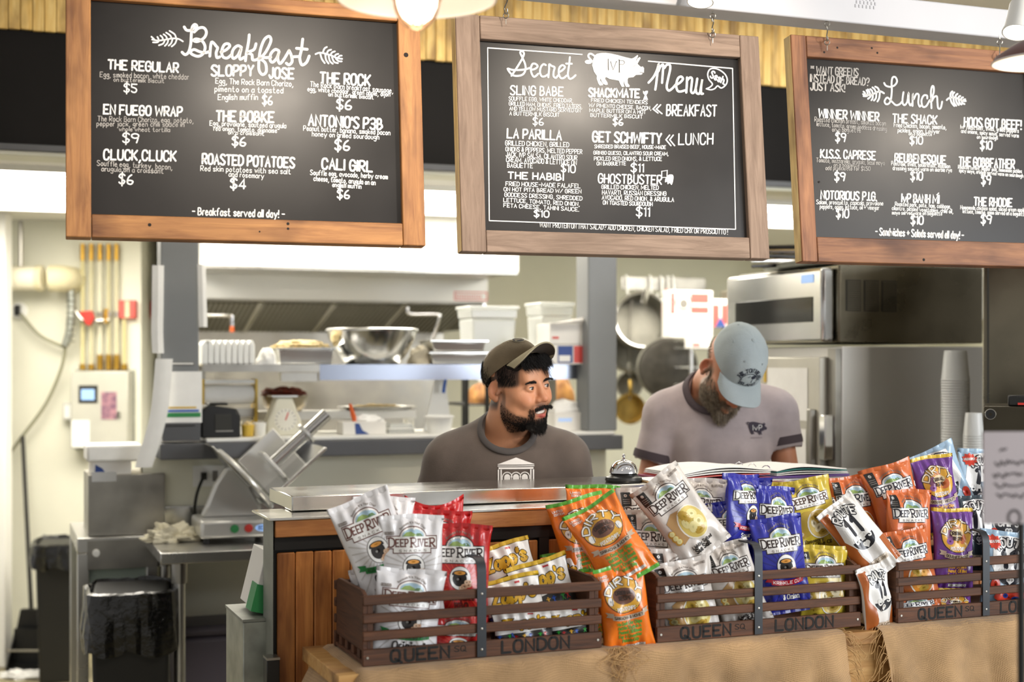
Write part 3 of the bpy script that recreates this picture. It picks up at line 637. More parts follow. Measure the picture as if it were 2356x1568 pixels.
strokes(p, *zl, [[(555, 225), (590, 280), (680, 305), (770, 270), (815, 190), (780, 110), (725, 120), (705, 230), (710, 380), (690, 560), (650, 640), (590, 650), (565, 590), (620, 520), (700, 590), (790, 670), (870, 650), (920, 590)],
                 [(945, 410), (925, 540), (930, 640), (970, 670), (1020, 600), (1045, 425), (1050, 600), (1080, 675), (1110, 640)], [(1125, 690), (1130, 430), (1140, 560), (1200, 450), (1250, 470), (1240, 620), (1270, 700), (1310, 660)], [(1420, 540), (1415, 480), (1350, 480), (1305, 580), (1330, 700), (1400, 690), (1470, 570)],
                 [(1470, 600), (1545, 440), (1550, 310), (1520, 295), (1495, 400), (1500, 600), (1505, 735)], [(1515, 590), (1560, 510), (1615, 500), (1625, 620), (1640, 730), (1690, 730), (1720, 600)],
                 [(555, 435), (480, 395), (400, 415), (300, 465), (200, 465), (130, 450)], [(460, 395), (430, 330), (375, 300)], [(390, 410), (360, 350), (320, 315)], [(330, 440), (310, 380), (275, 350)], [(280, 465), (260, 400), (230, 355)], [(230, 465), (220, 410), (200, 370)], [(180, 460), (165, 420), (140, 400)], [(470, 410), (455, 530), (420, 600)], [(400, 430), (390, 530), (350, 580)], [(330, 455), (325, 530), (300, 575)], [(290, 470), (275, 510), (230, 545)], [(230, 475), (200, 490), (140, 490)],
                 [(1810, 570), (1860, 530), (1950, 515), (2050, 545), (2130, 585), (2195, 590)], [(1885, 520), (1890, 440), (1925, 395)], [(1935, 515), (1935, 450), (1965, 415)], [(1990, 525), (1995, 475), (2030, 445)], [(2050, 545), (2055, 505), (2085, 488)], [(2100, 565), (2110, 530), (2140, 515)], [(2140, 580), (2160, 560), (2185, 555)], [(1885, 540), (1910, 620), (1965, 690)], [(1945, 530), (1960, 620), (2005, 685)], [(1995, 540), (2010, 610), (2055, 670)], [(2050, 560), (2070, 625), (2110, 660)], [(2110, 590), (2130, 630), (2170, 650)]], 36)
p.build('chalk_lettering', [m_chalk, m_chalk2], map3, b3)

# ---- S-hooks and screw eyes between the beam and the boards
def s_hook(px, py_top, py_bot, lab):
    c = BF.w(BF.s(px), 0.0, 0); zt = BF.z(px, py_top); zbm = BF.z(px, py_bot)
    t = thing('s_hook', lab, 'hook', (c.x, c.y, zbm), BF.a+0.9, 'steel hooks holding the menu boards')
    h = zt-zbm; r = h*0.14
    pts = [(-r*0.9, 0, h*0.66), (-r*1.2, 0, h*0.78), (-r*0.6, 0, h*0.9), (r*0.5, 0, h*0.88), (r*1.1, 0, h*0.74), (r*0.5, 0, h*0.58), (-r*0.5, 0, h*0.44), (-r*1.1, 0, h*0.3), (-r*0.5, 0, h*0.16), (r*0.5, 0, h*0.14), (r*1.2, 0, h*0.26), (r*0.9, 0, h*0.38)]
    MB().tube(catmull(pts, 4), 0.0016, 7).build('hook_wire', m_steel_d, t)
    for zc, dz in ((0.04*h, -1), (0.97*h, 1)):
        e = MB(); e.tube([(0, 0.007*math.cos(a), zc+dz*-0.002+0.007*math.sin(a)) for a in np.linspace(0, 2*PI, 13)[:-1]], 0.0013, 6, True)
        e.cyl((0, 0, zc+dz*0.007), (0, 0, zc+dz*0.02), 0.0013, n=6); e.build('screw_eye', m_steel_d, t)
s_hook(1164, -18, 40, 'steel hook above the left end of the secret menu board')
s_hook(1640, 34, 84, 'steel hook above the right end of the secret menu board')
s_hook(1903, 52, 101, 'steel hook above the left end of the lunch menu board')
s_hook(2300, 94, 140, 'steel hook above the lunch menu board, beside the right spotlight')
# ================================================================ the service counter
m_fir = wood('orange_fir_plank', '#c98746', '#9a5a26', 'z', 0.9, 0.5, True, 0.13)
m_firx = wood('orange_fir_rail', '#c48a50', '#a06434', 'x', 0.9, 0.5, True, 0.05)
m_blkframe = mat('black_steel_frame', '#1c1b1a', 0.5, 0.2, var=0.2, vscale=12)
m_endgrey = mat('grey_green_sheet_metal', '#8d8f86', 0.5, 0.35, var=0.2, vscale=14)
m_mirror = mat('polished_steel_counter', '#d6d4cf', 0.16, 1.0, var=0.05, vscale=6, rvar=0.05)
fo = 0.335
sL, sR = CF.s(633, fo), 2.15
ct = thing('service_counter', 'long service counter with orange wooden planks and a polished steel bar top', 'counter', CF.w(0, fo, 0), CF.a)
MB().box(sL-0.004, sR, 0.02, 0.10, 0, 1.18).build('core_panel', m_blkframe, ct)
MB().box(sL-0.006, sL-0.0045, 0.0, 0.104, 0, 1.182).build('end_panel', m_endgrey, ct)
MB().box(sL-0.014, sR, -0.006, 0.20, 1.1835, 1.1895).build('lower_top_plate', m_mirror, ct, bevel=0.001)
MB().box(sL, sR, -0.004, 0.0195, 1.144, 1.183).build('top_rail', m_firx, ct, bevel=0.002)
MB().box(sL, sR, 0.006, 0.0195, 1.114, 1.1435).build('upper_frame_bar', m_blkframe, ct)
stiles = [CF.s(1254, fo), CF.s(1254, fo)+0.62, CF.s(1254, fo)+1.24]
for s in stiles: MB().box(s-0.013, s+0.013, 0.006, 0.0195, 0.08, 1.1135).build('frame_stile', m_blkframe, ct)
pw = 0.0435; pm = None; s = sL+0.006+pw/2
while s < sR-0.03:
    if not any(abs(s-q) < 0.013+pw/2-0.006 for q in stiles):
        if pm is None:
            q = MB().box(-pw/2+0.001, pw/2-0.001, 0, 0.012, 0.08, 1.108).build('plank', m_fir, ct, bevel=0.0025, seg=1); pm = q
        else:
            q = pm.copy(); COL.objects.link(q); q.parent = ct
        q.location = (s, 0.0075, random.uniform(-0.001, 0.0))
        s += pw
    else: s += 0.006
# raised steel bar top
o0, o1 = 0.448-fo, 0.705-fo
bt = MB(); bt.box(-0.05, sR, o0, o1, 1.191, 1.227); bt.build('bar_top', m_mirror, ct, bevel=0.003)
MB().box(-0.03, sR-0.01, o0+0.03, o0+0.06, 1.1897, 1.1909).build('seam_strip', m_blkframe, ct)
# a lower prep shelf behind the bar front, where the two men work
bs = MB(); bs.box(0.05, sR, 0.105, 0.405, 0.86, 0.90)
bs.build('rear_work_shelf', m_steel_d, ct)

# ================================================================ bench with hessian cloths under the crates
m_pine = wood('pale_pine_bench', '#d8ac6c', '#b98444', 'x', 0.8, 0.6, True, 0.06)
TZ = 0.9005
tb = thing('display_bench', 'pale pine display bench in front of the counter under burlap cloths', 'bench', CF.w(0, 0, 0), CF.a)
MB().box(-0.06, 2.05, -0.025, 0.30, TZ-0.035, TZ-0.004).build('bench_top', m_pine, tb, bevel=0.002)
MB().box(-0.05, 2.03, -0.012, 0.012, TZ-0.13, TZ-0.0355).build('apron', m_pine, tb, bevel=0.002)
for s in (-0.02, CF.s(1965), 2.0):
    for o_ in (0.03, 0.27): MB().box(s-0.03, s+0.03, o_-0.015, o_+0.015, 0, TZ-0.036).build('leg', m_pine, tb, bevel=0.002)
def burlap_mat():
    m = mat('brown_burlap', '#b9956a', 0.95, var=0.30, vscale=9, sheen=0.2)
    nt = m.node_tree; L = nt.links; b = nt.nodes['Principled BSDF']
    tc = nt.nodes.new('ShaderNodeTexCoord'); hs = []
    for ax in range(2):
        w = nt.nodes.new('ShaderNodeTexWave'); w.bands_direction = 'X' if ax == 0 else 'Y'; w.inputs['Scale'].default_value = 90; w.inputs['Distortion'].default_value = 2.0; w.inputs['Detail'].default_value = 2
        L.new(tc.outputs['UV'], w.inputs['Vector']); hs.append(w)
    ad = nt.nodes.new('ShaderNodeMath'); L.new(hs[0].outputs[1], ad.inputs[0]); L.new(hs[1].outputs[1], ad.inputs[1])
    bp = nt.nodes.new('ShaderNodeBump'); bp.inputs['Strength'].default_value = 0.5; bp.inputs['Distance'].default_value = 0.002
    L.new(ad.outputs[0], bp.inputs['Height']); L.new(bp.outputs[0], b.inputs['Normal'])
    old = b.inputs['Base Color'].links[0].from_socket
    mx = nt.nodes.new('ShaderNodeMix'); mx.data_type = 'RGBA'; mx.blend_type = 'MULTIPLY'; mx.inputs[0].default_value = 0.45
    rp = nt.nodes.new('ShaderNodeValToRGB'); rp.color_ramp.elements[0].color = (0.45, 0.4, 0.34, 1); L.new(ad.outputs[0], rp.inputs[0]); rp.color_ramp.elements[1].position = 0.9
    L.new(old, mx.inputs[6]); L.new(rp.outputs[0], mx.inputs[7]); L.new(mx.outputs[2], b.inputs['Base Color'])
    return m
m_burlap = burlap_mat(); m_fringe = mat('burlap_thread', '#c09a68', 0.95)
def burlap(sa, sb, label, left_hang, gather):
    t = thing('burlap_cloth', label, 'cloth', CF.w((sa+sb)/2, 0, TZ), CF.a, 'burlap cloths on the display bench')
    c = (sa+sb)/2; L_ = sb-sa; prof = [(0.27, 0.0), (-0.02, 0.0), (-0.034, -0.008), (-0.04, -0.024), (-0.045, -0.06), (-0.055, -0.20), (-0.06, -0.42)]
    cum = [0]
    for a, b in zip(prof, prof[1:]): cum.append(cum[-1]+math.hypot(a[0]-b[0], a[1]-b[1]))
    def fn(u, v):
        s = sa+L_*u; d = v*cum[-1]
        k = max(i for i in range(len(cum)) if cum[i] <= d+1e-9); k = min(k, len(cum)-2); f = (d-cum[k])/(cum[k+1]-cum[k])
        y = prof[k][0]+(prof[k+1][0]-prof[k][0])*f; z = prof[k][1]+(prof[k+1][1]-prof[k][1])*f
        hang = min(1, max(0, -z-0.02)/0.2)
        fold = 0.022*math.sin(s*19+1.6*math.sin(s*7))*hang+0.010*math.sin(s*47+2)*hang
        z += 0.0012*math.sin(s*47)*math.sin(y*60)+0.0022
        if -0.1 < z < -0.005: y += 0.004*math.sin(s*33)
        y += -abs(fold)*1.6
        ss = s-c
        if left_hang and u < 0.09:                      # the left border droops over the bench end
            q = (0.09-u)/0.09; z -= (0.13+0.03*math.sin(v*14))*q**1.5*(1 if v < 0.5 else 0.8); ss += 0.035*q-0.02*q*math.sin(v*11); y -= 0.02*q*math.sin(v*9)
        if gather and hang > 0: ss += gather*hang*0.25*(u-0.5 if gather < 0 else (0.12-u) if u < 0.12 else 0)
        return (ss, y, z)
    o = MB().sheet(fn, 90, 40, 0.0022).build('cloth', m_burlap, t)
    uv = o.data.uv_layers.new(name='UVMap')
    co = np.empty(len(o.data.vertices)*3); o.data.vertices.foreach_get('co', co); co = co.reshape(-1, 3)
    li = np.empty(len(o.data.loops), dtype=np.int32); o.data.loops.foreach_get('vertex_index', li)
    uvs = np.stack([co[li, 0], co[li, 2]-co[li, 1]], 1); uv.data.foreach_set('uv', uvs.ravel())
    return t, fn
bA, fA = burlap(-0.125, CF.s(1948, -0.04), 'long burlap cloth under the first and second crates, drooping at its left end', True, 0)
bB, fB = burlap(CF.s(2030, -0.04), 2.12, 'burlap cloth under the rightmost crate, with a frayed left edge', False, 1)
def fringe(t, fn, uu, v0, v1, n, side, seed):
    rr = random.Random(seed); f = MB()
    for i in range(n):
        v = v0+(v1-v0)*rr.random(); x, y, z = fn(uu, v); d = rr.uniform(0.02, 0.06)*side
        f.tube(catmull([(x, y-0.002, z), (x+d*0.4, y-0.008-rr.random()*0.006, z-rr.uniform(-0.006, 0.02)), (x+d*0.8, y-0.012, z-rr.uniform(0.01, 0.04)), (x+d, y-0.012, z-rr.uniform(0.02, 0.07))], 3), 0.0007, 4)
    o = f.build('frayed_threads', m_fringe, t); o['kind'] = 'stuff'
fringe(bA, fA, 1.0, 0.35, 1.0, 70, 1, 3); fringe(bB, fB, 0.0, 0.35, 1.0, 60, -1, 4)
# the loose tassel of threads near the first gap
rr = random.Random(9); f = MB(); uq = (CF.s(1425, -0.03)+0.125)/(CF.s(1948, -0.04)+0.125)
for i in range(34):
    x, y, z = fA(min(1, uq+rr.gauss(0, 0.012)), 0.40); L_ = rr.uniform(0.015, 0.085)
    f.tube(catmull([(x, y, z+0.004), (x+rr.uniform(-0.02, 0.02), y-0.016, z-0.004), (x+rr.uniform(-0.03, 0.03), y-0.036-rr.random()*0.008, z-L_*0.5), (x+rr.uniform(-0.03, 0.035), y-0.036, z-L_)], 3), 0.0007, 4)
o = f.build('frayed_threads', m_fringe, bA); o['kind'] = 'stuff'

# ================================================================ crates
m_crate = {a: wood('dark_stained_crate_'+a, '#694026', '#371f10', a, 1.0, 0.68, False, 0.10) for a in 'xyz'}
m_strap = mat('dark_steel_strap', '#3b3d40', 0.5, 0.7, var=0.15, vscale=15)
m_stencil = mat('black_stencil_ink', '#0c0a08', 0.75)
m_screw = mat('steel_screw', '#b5b1a8', 0.35, 1.0)
CZ = TZ+0.0045
def crate(px, label, Lc=0.556, D=0.245, dz=0.0):
    s0 = CF.s(px); t = thing('wooden_crate', label, 'crate', CF.w(s0, 0, CZ), CF.a, 'stencilled wooden snack crates')
    th = 0.011
    fb = MB().box(0, Lc, 0, th, 0, 0.035).build('base_board', m_crate['x'], t, bevel=0.0015)
    pr = Print(); hm = 0.023
    pr.text('QUEEN', (0.062, 0.006), (0.192, 0.006), 0.024, 0.0056, 0, 1, up=(0, 1)); pr.text('SQ', (0.205, 0.017), (0.232, 0.017), 0.011, 0.0016, 0, 1, up=(0, 1))
    p2_ = Print(); p2_.text('LONDON', (0.315, 0.006), (0.475, 0.006), 0.025, 0.0056, 0, 1, up=(0, 1))
    p2_.build('stencil_lettering', [m_stencil], lambda V, l: np.stack([V[:, 0], np.full(len(V), -0.0005)-0.0002*l, V[:, 1]], 1), fb)
    for x in (0.010, Lc-0.010): MB().cyl((x, -0.0012, 0.018), (x, 0.001, 0.018), 0.0028, n=8).build('screw', m_screw, fb)
    pr.build('stencil_lettering', [m_stencil], lambda V, l: np.stack([V[:, 0], np.full(len(V), -0.0005)-0.0002*l, V[:, 1]], 1), fb)
    MB().box(0, Lc, D-th, D, 0, 0.035).build('base_board', m_crate['x'], t, bevel=0.0015)
    for z0, z1 in ((0.053, 0.073), (0.090, 0.110), (0.128, 0.149)):
        MB().box(0, Lc, 0, th, z0, z1).build('slat', m_crate['x'], t, bevel=0.0025); MB().box(0, Lc, D-th, D, z0, z1).build('slat', m_crate['x'], t, bevel=0.0025)
    MB().box(0.002, Lc-0.002, th, D-th, 0.003, 0.011).build('bottom_board', m_crate['x'], t)
    for x0 in (0.003, Lc-0.013):
        e = MB().prism([(th+0.0005, 0.030), (D-th-0.0005, 0.030), (D-th-0.0005, 0.150), (D-th-0.02, 0.157), (th+0.02, 0.157), (th+0.0005, 0.150)], x0, x0+0.010)
        e.v = [(y, x, z) for x, y, z in e.v]; e.build('end_panel', m_crate['y'], t, bevel=0.001)
        for k in range(4): MB().box(x0, x0+0.010, 0.035+k*0.05, 0.058+k*0.05, 0.0115, 0.0295).build('end_slat', m_crate['z'], t)
        for y0 in (th+0.0005, D-th-0.0165): MB().box(x0+0.0105 if x0 < 0.1 else x0-0.0125, x0+0.0225 if x0 < 0.1 else x0-0.0005, y0, y0+0.016, 0.012, 0.146).build('corner_post', m_crate['z'], t)
    # arched strap handle over the middle
    cx = Lc/2-0.012; w = 0.0105; path = [(-0.003, 0.002), (-0.003, 0.185), (0.0, 0.2), (0.010, 0.211), (0.025, 0.214), (D-0.025, 0.214), (D-0.010, 0.211), (D, 0.2), (D+0.003, 0.185), (D+0.003, 0.002)]
    st = MB(); vs = []
    for i, (y, z) in enumerate(path):
        a = path[max(i-1, 0)]; b = path[min(i+1, len(path)-1)]; dy, dz_ = b[0]-a[0], b[1]-a[1]; L_ = math.hypot(dy, dz_); ny, nz = -dz_/L_*0.0015, dy/L_*0.0015
        vs += [(cx-w, y+ny, z+nz), (cx+w, y+ny, z+nz), (cx+w, y-ny, z-nz), (cx-w, y-ny, z-nz)]
    fs = [(4*i+k, 4*i+(k+1) % 4, 4*i+4+(k+1) % 4, 4*i+4+k) for i in range(len(path)-1) for k in range(4)]
    sp = st.add(vs, fs+[(3, 2, 1, 0), tuple(4*(len(path)-1)+k for k in range(4))]).build('strap_handle', m_strap, t, angle=60)
    for z in (0.018, 0.063, 0.139):
        MB().lathe([(0, -0.0012), (0.0022, -0.0009), (0.003, 0.0)], 10, M=Matrix.Translation((cx, -0.0047, z)) @ Matrix.Rotation(-PI/2, 4, 'X')).build('screw', m_screw, sp)
    return t
crate(835, 'dark slatted crate on the left holding white, red and black snack bags')
crate(1512, 'dark slatted crate in the middle holding cream, blue and yellow snack bags')
crate(2066, 'dark slatted crate on the right holding orange, purple and light blue snack bags')

# ================================================================ snack bags: artwork on a nominal bag of 14 x 21
INK = {}
def ink(name, col, rough=0.32): return mat('bag_ink_'+name, col, rough, coat=0.25)
class Art(Print):
    """bag artwork: everything is cut fine enough to follow the crumpled film"""
    def __init__(self): super().__init__(); self.mats = []; self.ix = {}
    def line(self, pts, w, mi=0, lay=1, caps=True):
        Q = []
        for a, b in zip(pts[:-1], pts[1:]):
            n = max(1, int(math.hypot(b[0]-a[0], b[1]-a[1])/0.7)); Q += [(a[0]+(b[0]-a[0])*k/n, a[1]+(b[1]-a[1])*k/n) for k in range(n)]
        super().line(Q+[pts[-1]], w, mi, lay, caps)
    def poly(self, pts, mi=0, lay=1):
        T = [[np.array(pts[i], float) for i in t] for t in tessellate_polygon([[Vector((p[0], p[1], 0)) for p in pts]])]
        while T:
            t = T.pop(); e = [np.hypot(*(t[(i+1) % 3]-t[i])) for i in range(3)]; k = int(np.argmax(e))
            if e[k] > 1.1: m_ = (t[k]+t[(k+1) % 3])/2; T.append([t[k], m_, t[(k+2) % 3]]); T.append([m_, t[(k+1) % 3], t[(k+2) % 3]])
            else: self._add(t, [(0, 1, 2)], mi, lay)
    def c(self, name, col):
        if name not in self.ix: self.ix[name] = len(self.mats); self.mats.append(ink(name, col))
        return self.ix[name]
def rays(a, c, r0, r1, col, n=26, name='ray'):
    k = a.c(name, col)
    for i in range(n):
        t = 2*PI*i/n+0.1; d = (math.cos(t), math.sin(t))
        if abs(d[0])*r1 > 6.2: R = 6.2/abs(d[0])
        else: R = r1
        y1 = c[1]+d[1]*R
        if y1 < 2.2: R = (c[1]-2.2)/abs(d[1])
        if y1 > 13.0: R = (13.0-c[1])/abs(d[1])
        if R < r0+0.4: continue
        pts = [(c[0]+d[0]*(r0+(R-r0)*q), c[1]+d[1]*(r0+(R-r0)*q)) for q in (0, 0.34, 0.67, 1)]
        a.line(pts, 0.22, k, 1)
def dr_logo(a, dark='#2f2320', y=0.0):
    D = a.c('dark_brown_'+dark, dark); Wt = a.c('white', '#eceae6'); G = a.c('hill_green', '#8fa860'); B = a.c('hill_blue', '#a9c6d6'); G2 = a.c('hill_dark', '#5f7d52')
    a.disc((0.3, 16.5+y), 3.1, 2.15, D, 1, 18, 3, 0, 180); a.gridpoly(-5.75, 5.75, 14.0+y, 16.75+y, D, 1, 10, 3); a.gridpoly(-4.3, 4.4, 13.1+y, 14.1+y, D, 1, 8, 1)
    a.disc((0.3, 16.5+y), 2.9, 1.95, Wt, 2, 18, 3, 0, 180); a.gridpoly(-5.55, 5.55, 14.2+y, 16.55+y, Wt, 2, 10, 3); a.gridpoly(-4.1, 4.2, 13.3+y, 14.3+y, Wt, 2, 8, 1)
    a.disc((0.3, 16.55+y), 2.5, 1.55, B, 3, 14, 2, 0, 180); a.poly([(-2.1, 16.6+y), (-1.2, 17.4+y), (-0.2, 17.55+y), (0.9, 17.0+y), (1.3, 16.6+y)], G, 4); a.poly([(0.6, 16.6+y), (1.2, 17.2+y), (2.0, 17.2+y), (2.6, 16.6+y)], G2, 4)
    a.text('D', (-5.15, 14.45+y), (-3.95, 14.45+y), 1.85, 0.30, D, 4, True); a.text('EEP', (-3.6, 14.55+y), (-0.85, 14.55+y), 1.45, 0.27, D, 4, True, gap=2.0)
    a.text('R', (-0.15, 14.45+y), (0.95, 14.45+y), 1.8, 0.30, D, 4, True); a.text('IVE', (1.5, 14.55+y), (3.75, 14.55+y), 1.45, 0.27, D, 4, True, gap=2.0); a.text('R', (4.2, 14.45+y), (5.2, 14.45+y), 1.7, 0.29, D, 4, True)
    a.text('S N A C K S', (-2.9, 13.45+y), (3.3, 13.5+y), 0.42, 0.10, a.c('grey_text', '#8d827a'), 4)
    a.arc_text("Because It's Your Chip!", (0.3, 15.6+y), 3.55, 140, 42, 0.40, 0.08, a.c('grey_text', '#8d827a'), 2)
def pot(a, c=(0.4, 10.3), r=2.55, ring='#56504c'):
    a.disc(c, r, r, a.c('pot_ring', ring), 2, 24, 3); a.disc(c, r*0.95, r*0.95, a.c('white', '#eceae6'), 3, 24, 3)
    K = a.c('pot_black', '#2a2624'); a.disc((c[0]-0.1, c[1]-0.15), r*0.66, r*0.62, K, 4, 20, 3); a.gridpoly(c[0]-0.1-r*0.7, c[0]-0.1+r*0.7, c[1]+0.25*r, c[1]+0.42*r, K, 4, 6, 1)
    a.disc((c[0]-0.1, c[1]+0.42*r), r*0.66, r*0.24, K, 5, 18, 2); a.disc((c[0]-0.1, c[1]+0.43*r), r*0.52, r*0.16, a.c('pot_orange', '#d7943f'), 6, 16, 2)
    a.disc((c[0]-0.5, c[1]-0.2), 0.28, 0.22, a.c('pot_glint', '#9a9792'), 6, 8, 1); T = a.c('potato_tan', '#c29a7c'); T2 = a.c('potato_pale', '#d8b99c')
    for (dx, dy, rx, ry, m_) in ((1.0, -1.6, 0.8, 0.55, T), (1.9, -1.35, 0.7, 0.5, T), (1.5, -0.8, 0.6, 0.5, T2), (0.4, -1.9, 0.6, 0.4, T2), (2.2, -0.7, 0.4, 0.4, T)): a.disc((c[0]+dx, c[1]+dy), rx, ry, m_, 7, 12, 2)
def ribbon(a, y, col, txt, tcol, name, x0=-4.3, x1=5.0, tails=True):
    C = a.c(name, col); mid = (x0+x1)/2; bend = lambda x, yy: (x, yy-0.55*math.cos((x-mid)/(x1-x0)*PI))
    a.gridpoly(x0, x1, y, y+1.15, C, 8, 10, 1, bend)
    if tails:
        for sx, e in ((x0, -1), (x1, 1)): a.poly([(sx-0.2*e, y+0.5), (sx+1.5*e, y+0.75), (sx+1.0*e, y+1.25), (sx+1.5*e, y+1.95), (sx-0.5*e, y+1.5)], C, 7)
    st, W = text_strokes(txt)
    for s_ in st: a.line([bend(x0+0.5+(x1-x0-1)*q[0]/W, y+0.3+0.6*q[1]) for q in s_], 0.15, a.c('rib_'+tcol, tcol), 9)
def chips_art(a, sack='#b08a58', chip='#d9c26a', chip2='#e8dc9c', ring='#e8e2d4', leftchips=True):
    a.poly([(-4.6, 11.0), (-2.2, 12.3), (1.0, 12.0), (-0.5, 6.0), (-3.8, 5.0)], a.c('sack_'+sack, sack), 2)
    a.disc((1.3, 8.2), 3.75, 4.1, a.c('chip_ring', ring), 3, 22, 3); a.disc((1.4, 8.2), 3.45, 3.8, a.c('chip_'+chip, chip), 4, 22, 3)
    A_ = a.c('chip_hi_'+chip2, chip2); B_ = a.c('chip_lo', '#b9973c')
    for (x, y, rx, ry, m_, rt) in ((0.3, 10.2, 1.2, 1.7, B_, 0.5), (2.4, 9.8, 1.4, 1.1, A_, -0.4), (2.8, 7.6, 1.5, 1.3, A_, 0.3), (0.6, 7.2, 1.4, 1.0, A_, 0.8), (1.8, 5.8, 1.5, 0.8, B_, 0.1), (-0.6, 8.6, 0.8, 1.2, A_, 0.2)): a.disc((x, y), rx, ry, m_, 5, 12, 2, rot=rt)
    if leftchips:
        for (x, y) in ((-5.1, 8.4), (-4.9, 7.2), (-4.5, 6.2)): a.disc((x, y), 1.0, 0.85, a.c('chip_left', '#c79a45'), 6, 12, 2); a.disc((x+0.1, y+0.1), 0.7, 0.6, A_, 7, 10, 1)
def badge(a, x0=-6.0, x1=-3.9, y0=16.6, y1=19.9):
    a.gridpoly(x0, x1, y0, y1, a.c('badge_black', '#252322'), 2, 2, 4); a.disc(((x0+x1)/2, y1-0.8), 0.36, mi=a.c('white', '#eceae6'), lay=3, n=10, rings=1)
    for i in range(3): a.line([(x0+0.35, y1-1.7-0.45*i), (x1-0.35, y1-1.7-0.45*i)], 0.14, a.c('badge_line', '#8f8a86'), 3)
def art_white():
    a = Art(); rays(a, (0.4, 10.3), 2.7, 9, '#c9c4c0'); dr_logo(a, '#6b4038'); pot(a); ribbon(a, 6.9, '#1f7a3c', '40% Reduced Fat', '#0e3d1c', 'green_ribbon')
    a.text('Original', (-2.6, 4.6), (4.0, 4.6), 1.35, 0.3, a.c('black_text', '#262220'), 3, True); a.text('KETTLE COOKED POTATO CHIPS', (-3.6, 3.2), (5.0, 3.2), 0.5, 0.11, a.c('grey_text', '#8d827a'), 3)
    a.text('REDUCED', (-6.0, 17.0), (-4.0, 17.0), 0.55, 0.12, a.c('grey_text', '#8d827a'), 3); return a
def art_red():
    a = Art(); rays(a, (0.4, 9.2), 2.9, 9, '#d2432c', name='red_ray'); dr_logo(a); pot(a, (0.4, 10.3), 2.4)
    K = a.c('dark_red_text', '#5c1410'); a.text('Mesquite', (-2.8, 6.0), (3.6, 6.0), 1.1, 0.26, K, 3, True); a.text('BBQ', (-0.6, 4.3), (2.4, 4.3), 1.1, 0.30, K, 3, True); return a
def art_cream():
    a = Art(); dr_logo(a, '#3a2a26'); chips_art(a); badge(a); a.text('Lightly Salted', (-2.6, 2.9), (3.2, 2.9), 0.7, 0.16, a.c('black_text', '#262220'), 3); a.text('Sea Salt', (-2.4, 1.7), (2.0, 1.7), 0.95, 0.24, a.c('black_text', '#262220'), 3, True)
    a.text('GLUTEN FREE', (3.2, 19.0), (6.0, 19.2), 0.45, 0.1, a.c('grey_text', '#8d827a'), 3); return a
def art_blue():
    a = Art(); rays(a, (0.4, 9.2), 2.9, 9, '#2c2e86', name='blue_ray'); dr_logo(a); pot(a, (0.4, 10.2), 2.6, '#b9c3d8'); ribbon(a, 6.6, '#b5202e', 'KRINKLE CUT', '#f0dcdc', 'red_ribbon')
    Wt = a.c('white', '#eceae6'); a.text('Sour Cream', (-3.0, 4.6), (4.2, 4.6), 0.95, 0.24, Wt, 3, True); a.text('& Onion', (-1.4, 3.1), (3.4, 3.1), 0.95, 0.24, Wt, 3, True); return a
def art_yellow():
    a = Art(); dr_logo(a, '#4b3326'); chips_art(a, '#b99a3a', '#dcbf6a', '#efe2bc', '#ece0b8'); badge(a, -6.0, -3.6, 17.6, 19.4)
    K = a.c('olive_text', '#5d4d1c'); a.text('Rosemary', (-3.6, 3.4), (1.6, 3.4), 0.95, 0.2, K, 3, True); a.text('& Olive Oil', (-1.6, 2.2), (3.6, 2.2), 0.9, 0.19, K, 3, True); return a
def art_orange():
    a = Art(); dr_logo(a, '#2f2d38'); chips_art(a, '#a85a26', '#d98b30', '#e9ac58', '#d8803c', False); badge(a)
    a.text('Chipotle', (-3.2, 3.0), (2.2, 3.0), 0.9, 0.22, a.c('cream_text', '#f0d8c0'), 3, True); a.text('Honey Mustard', (-3.2, 1.8), (3.4, 1.8), 0.8, 0.2, a.c('cream_text', '#f0d8c0'), 3, True); return a
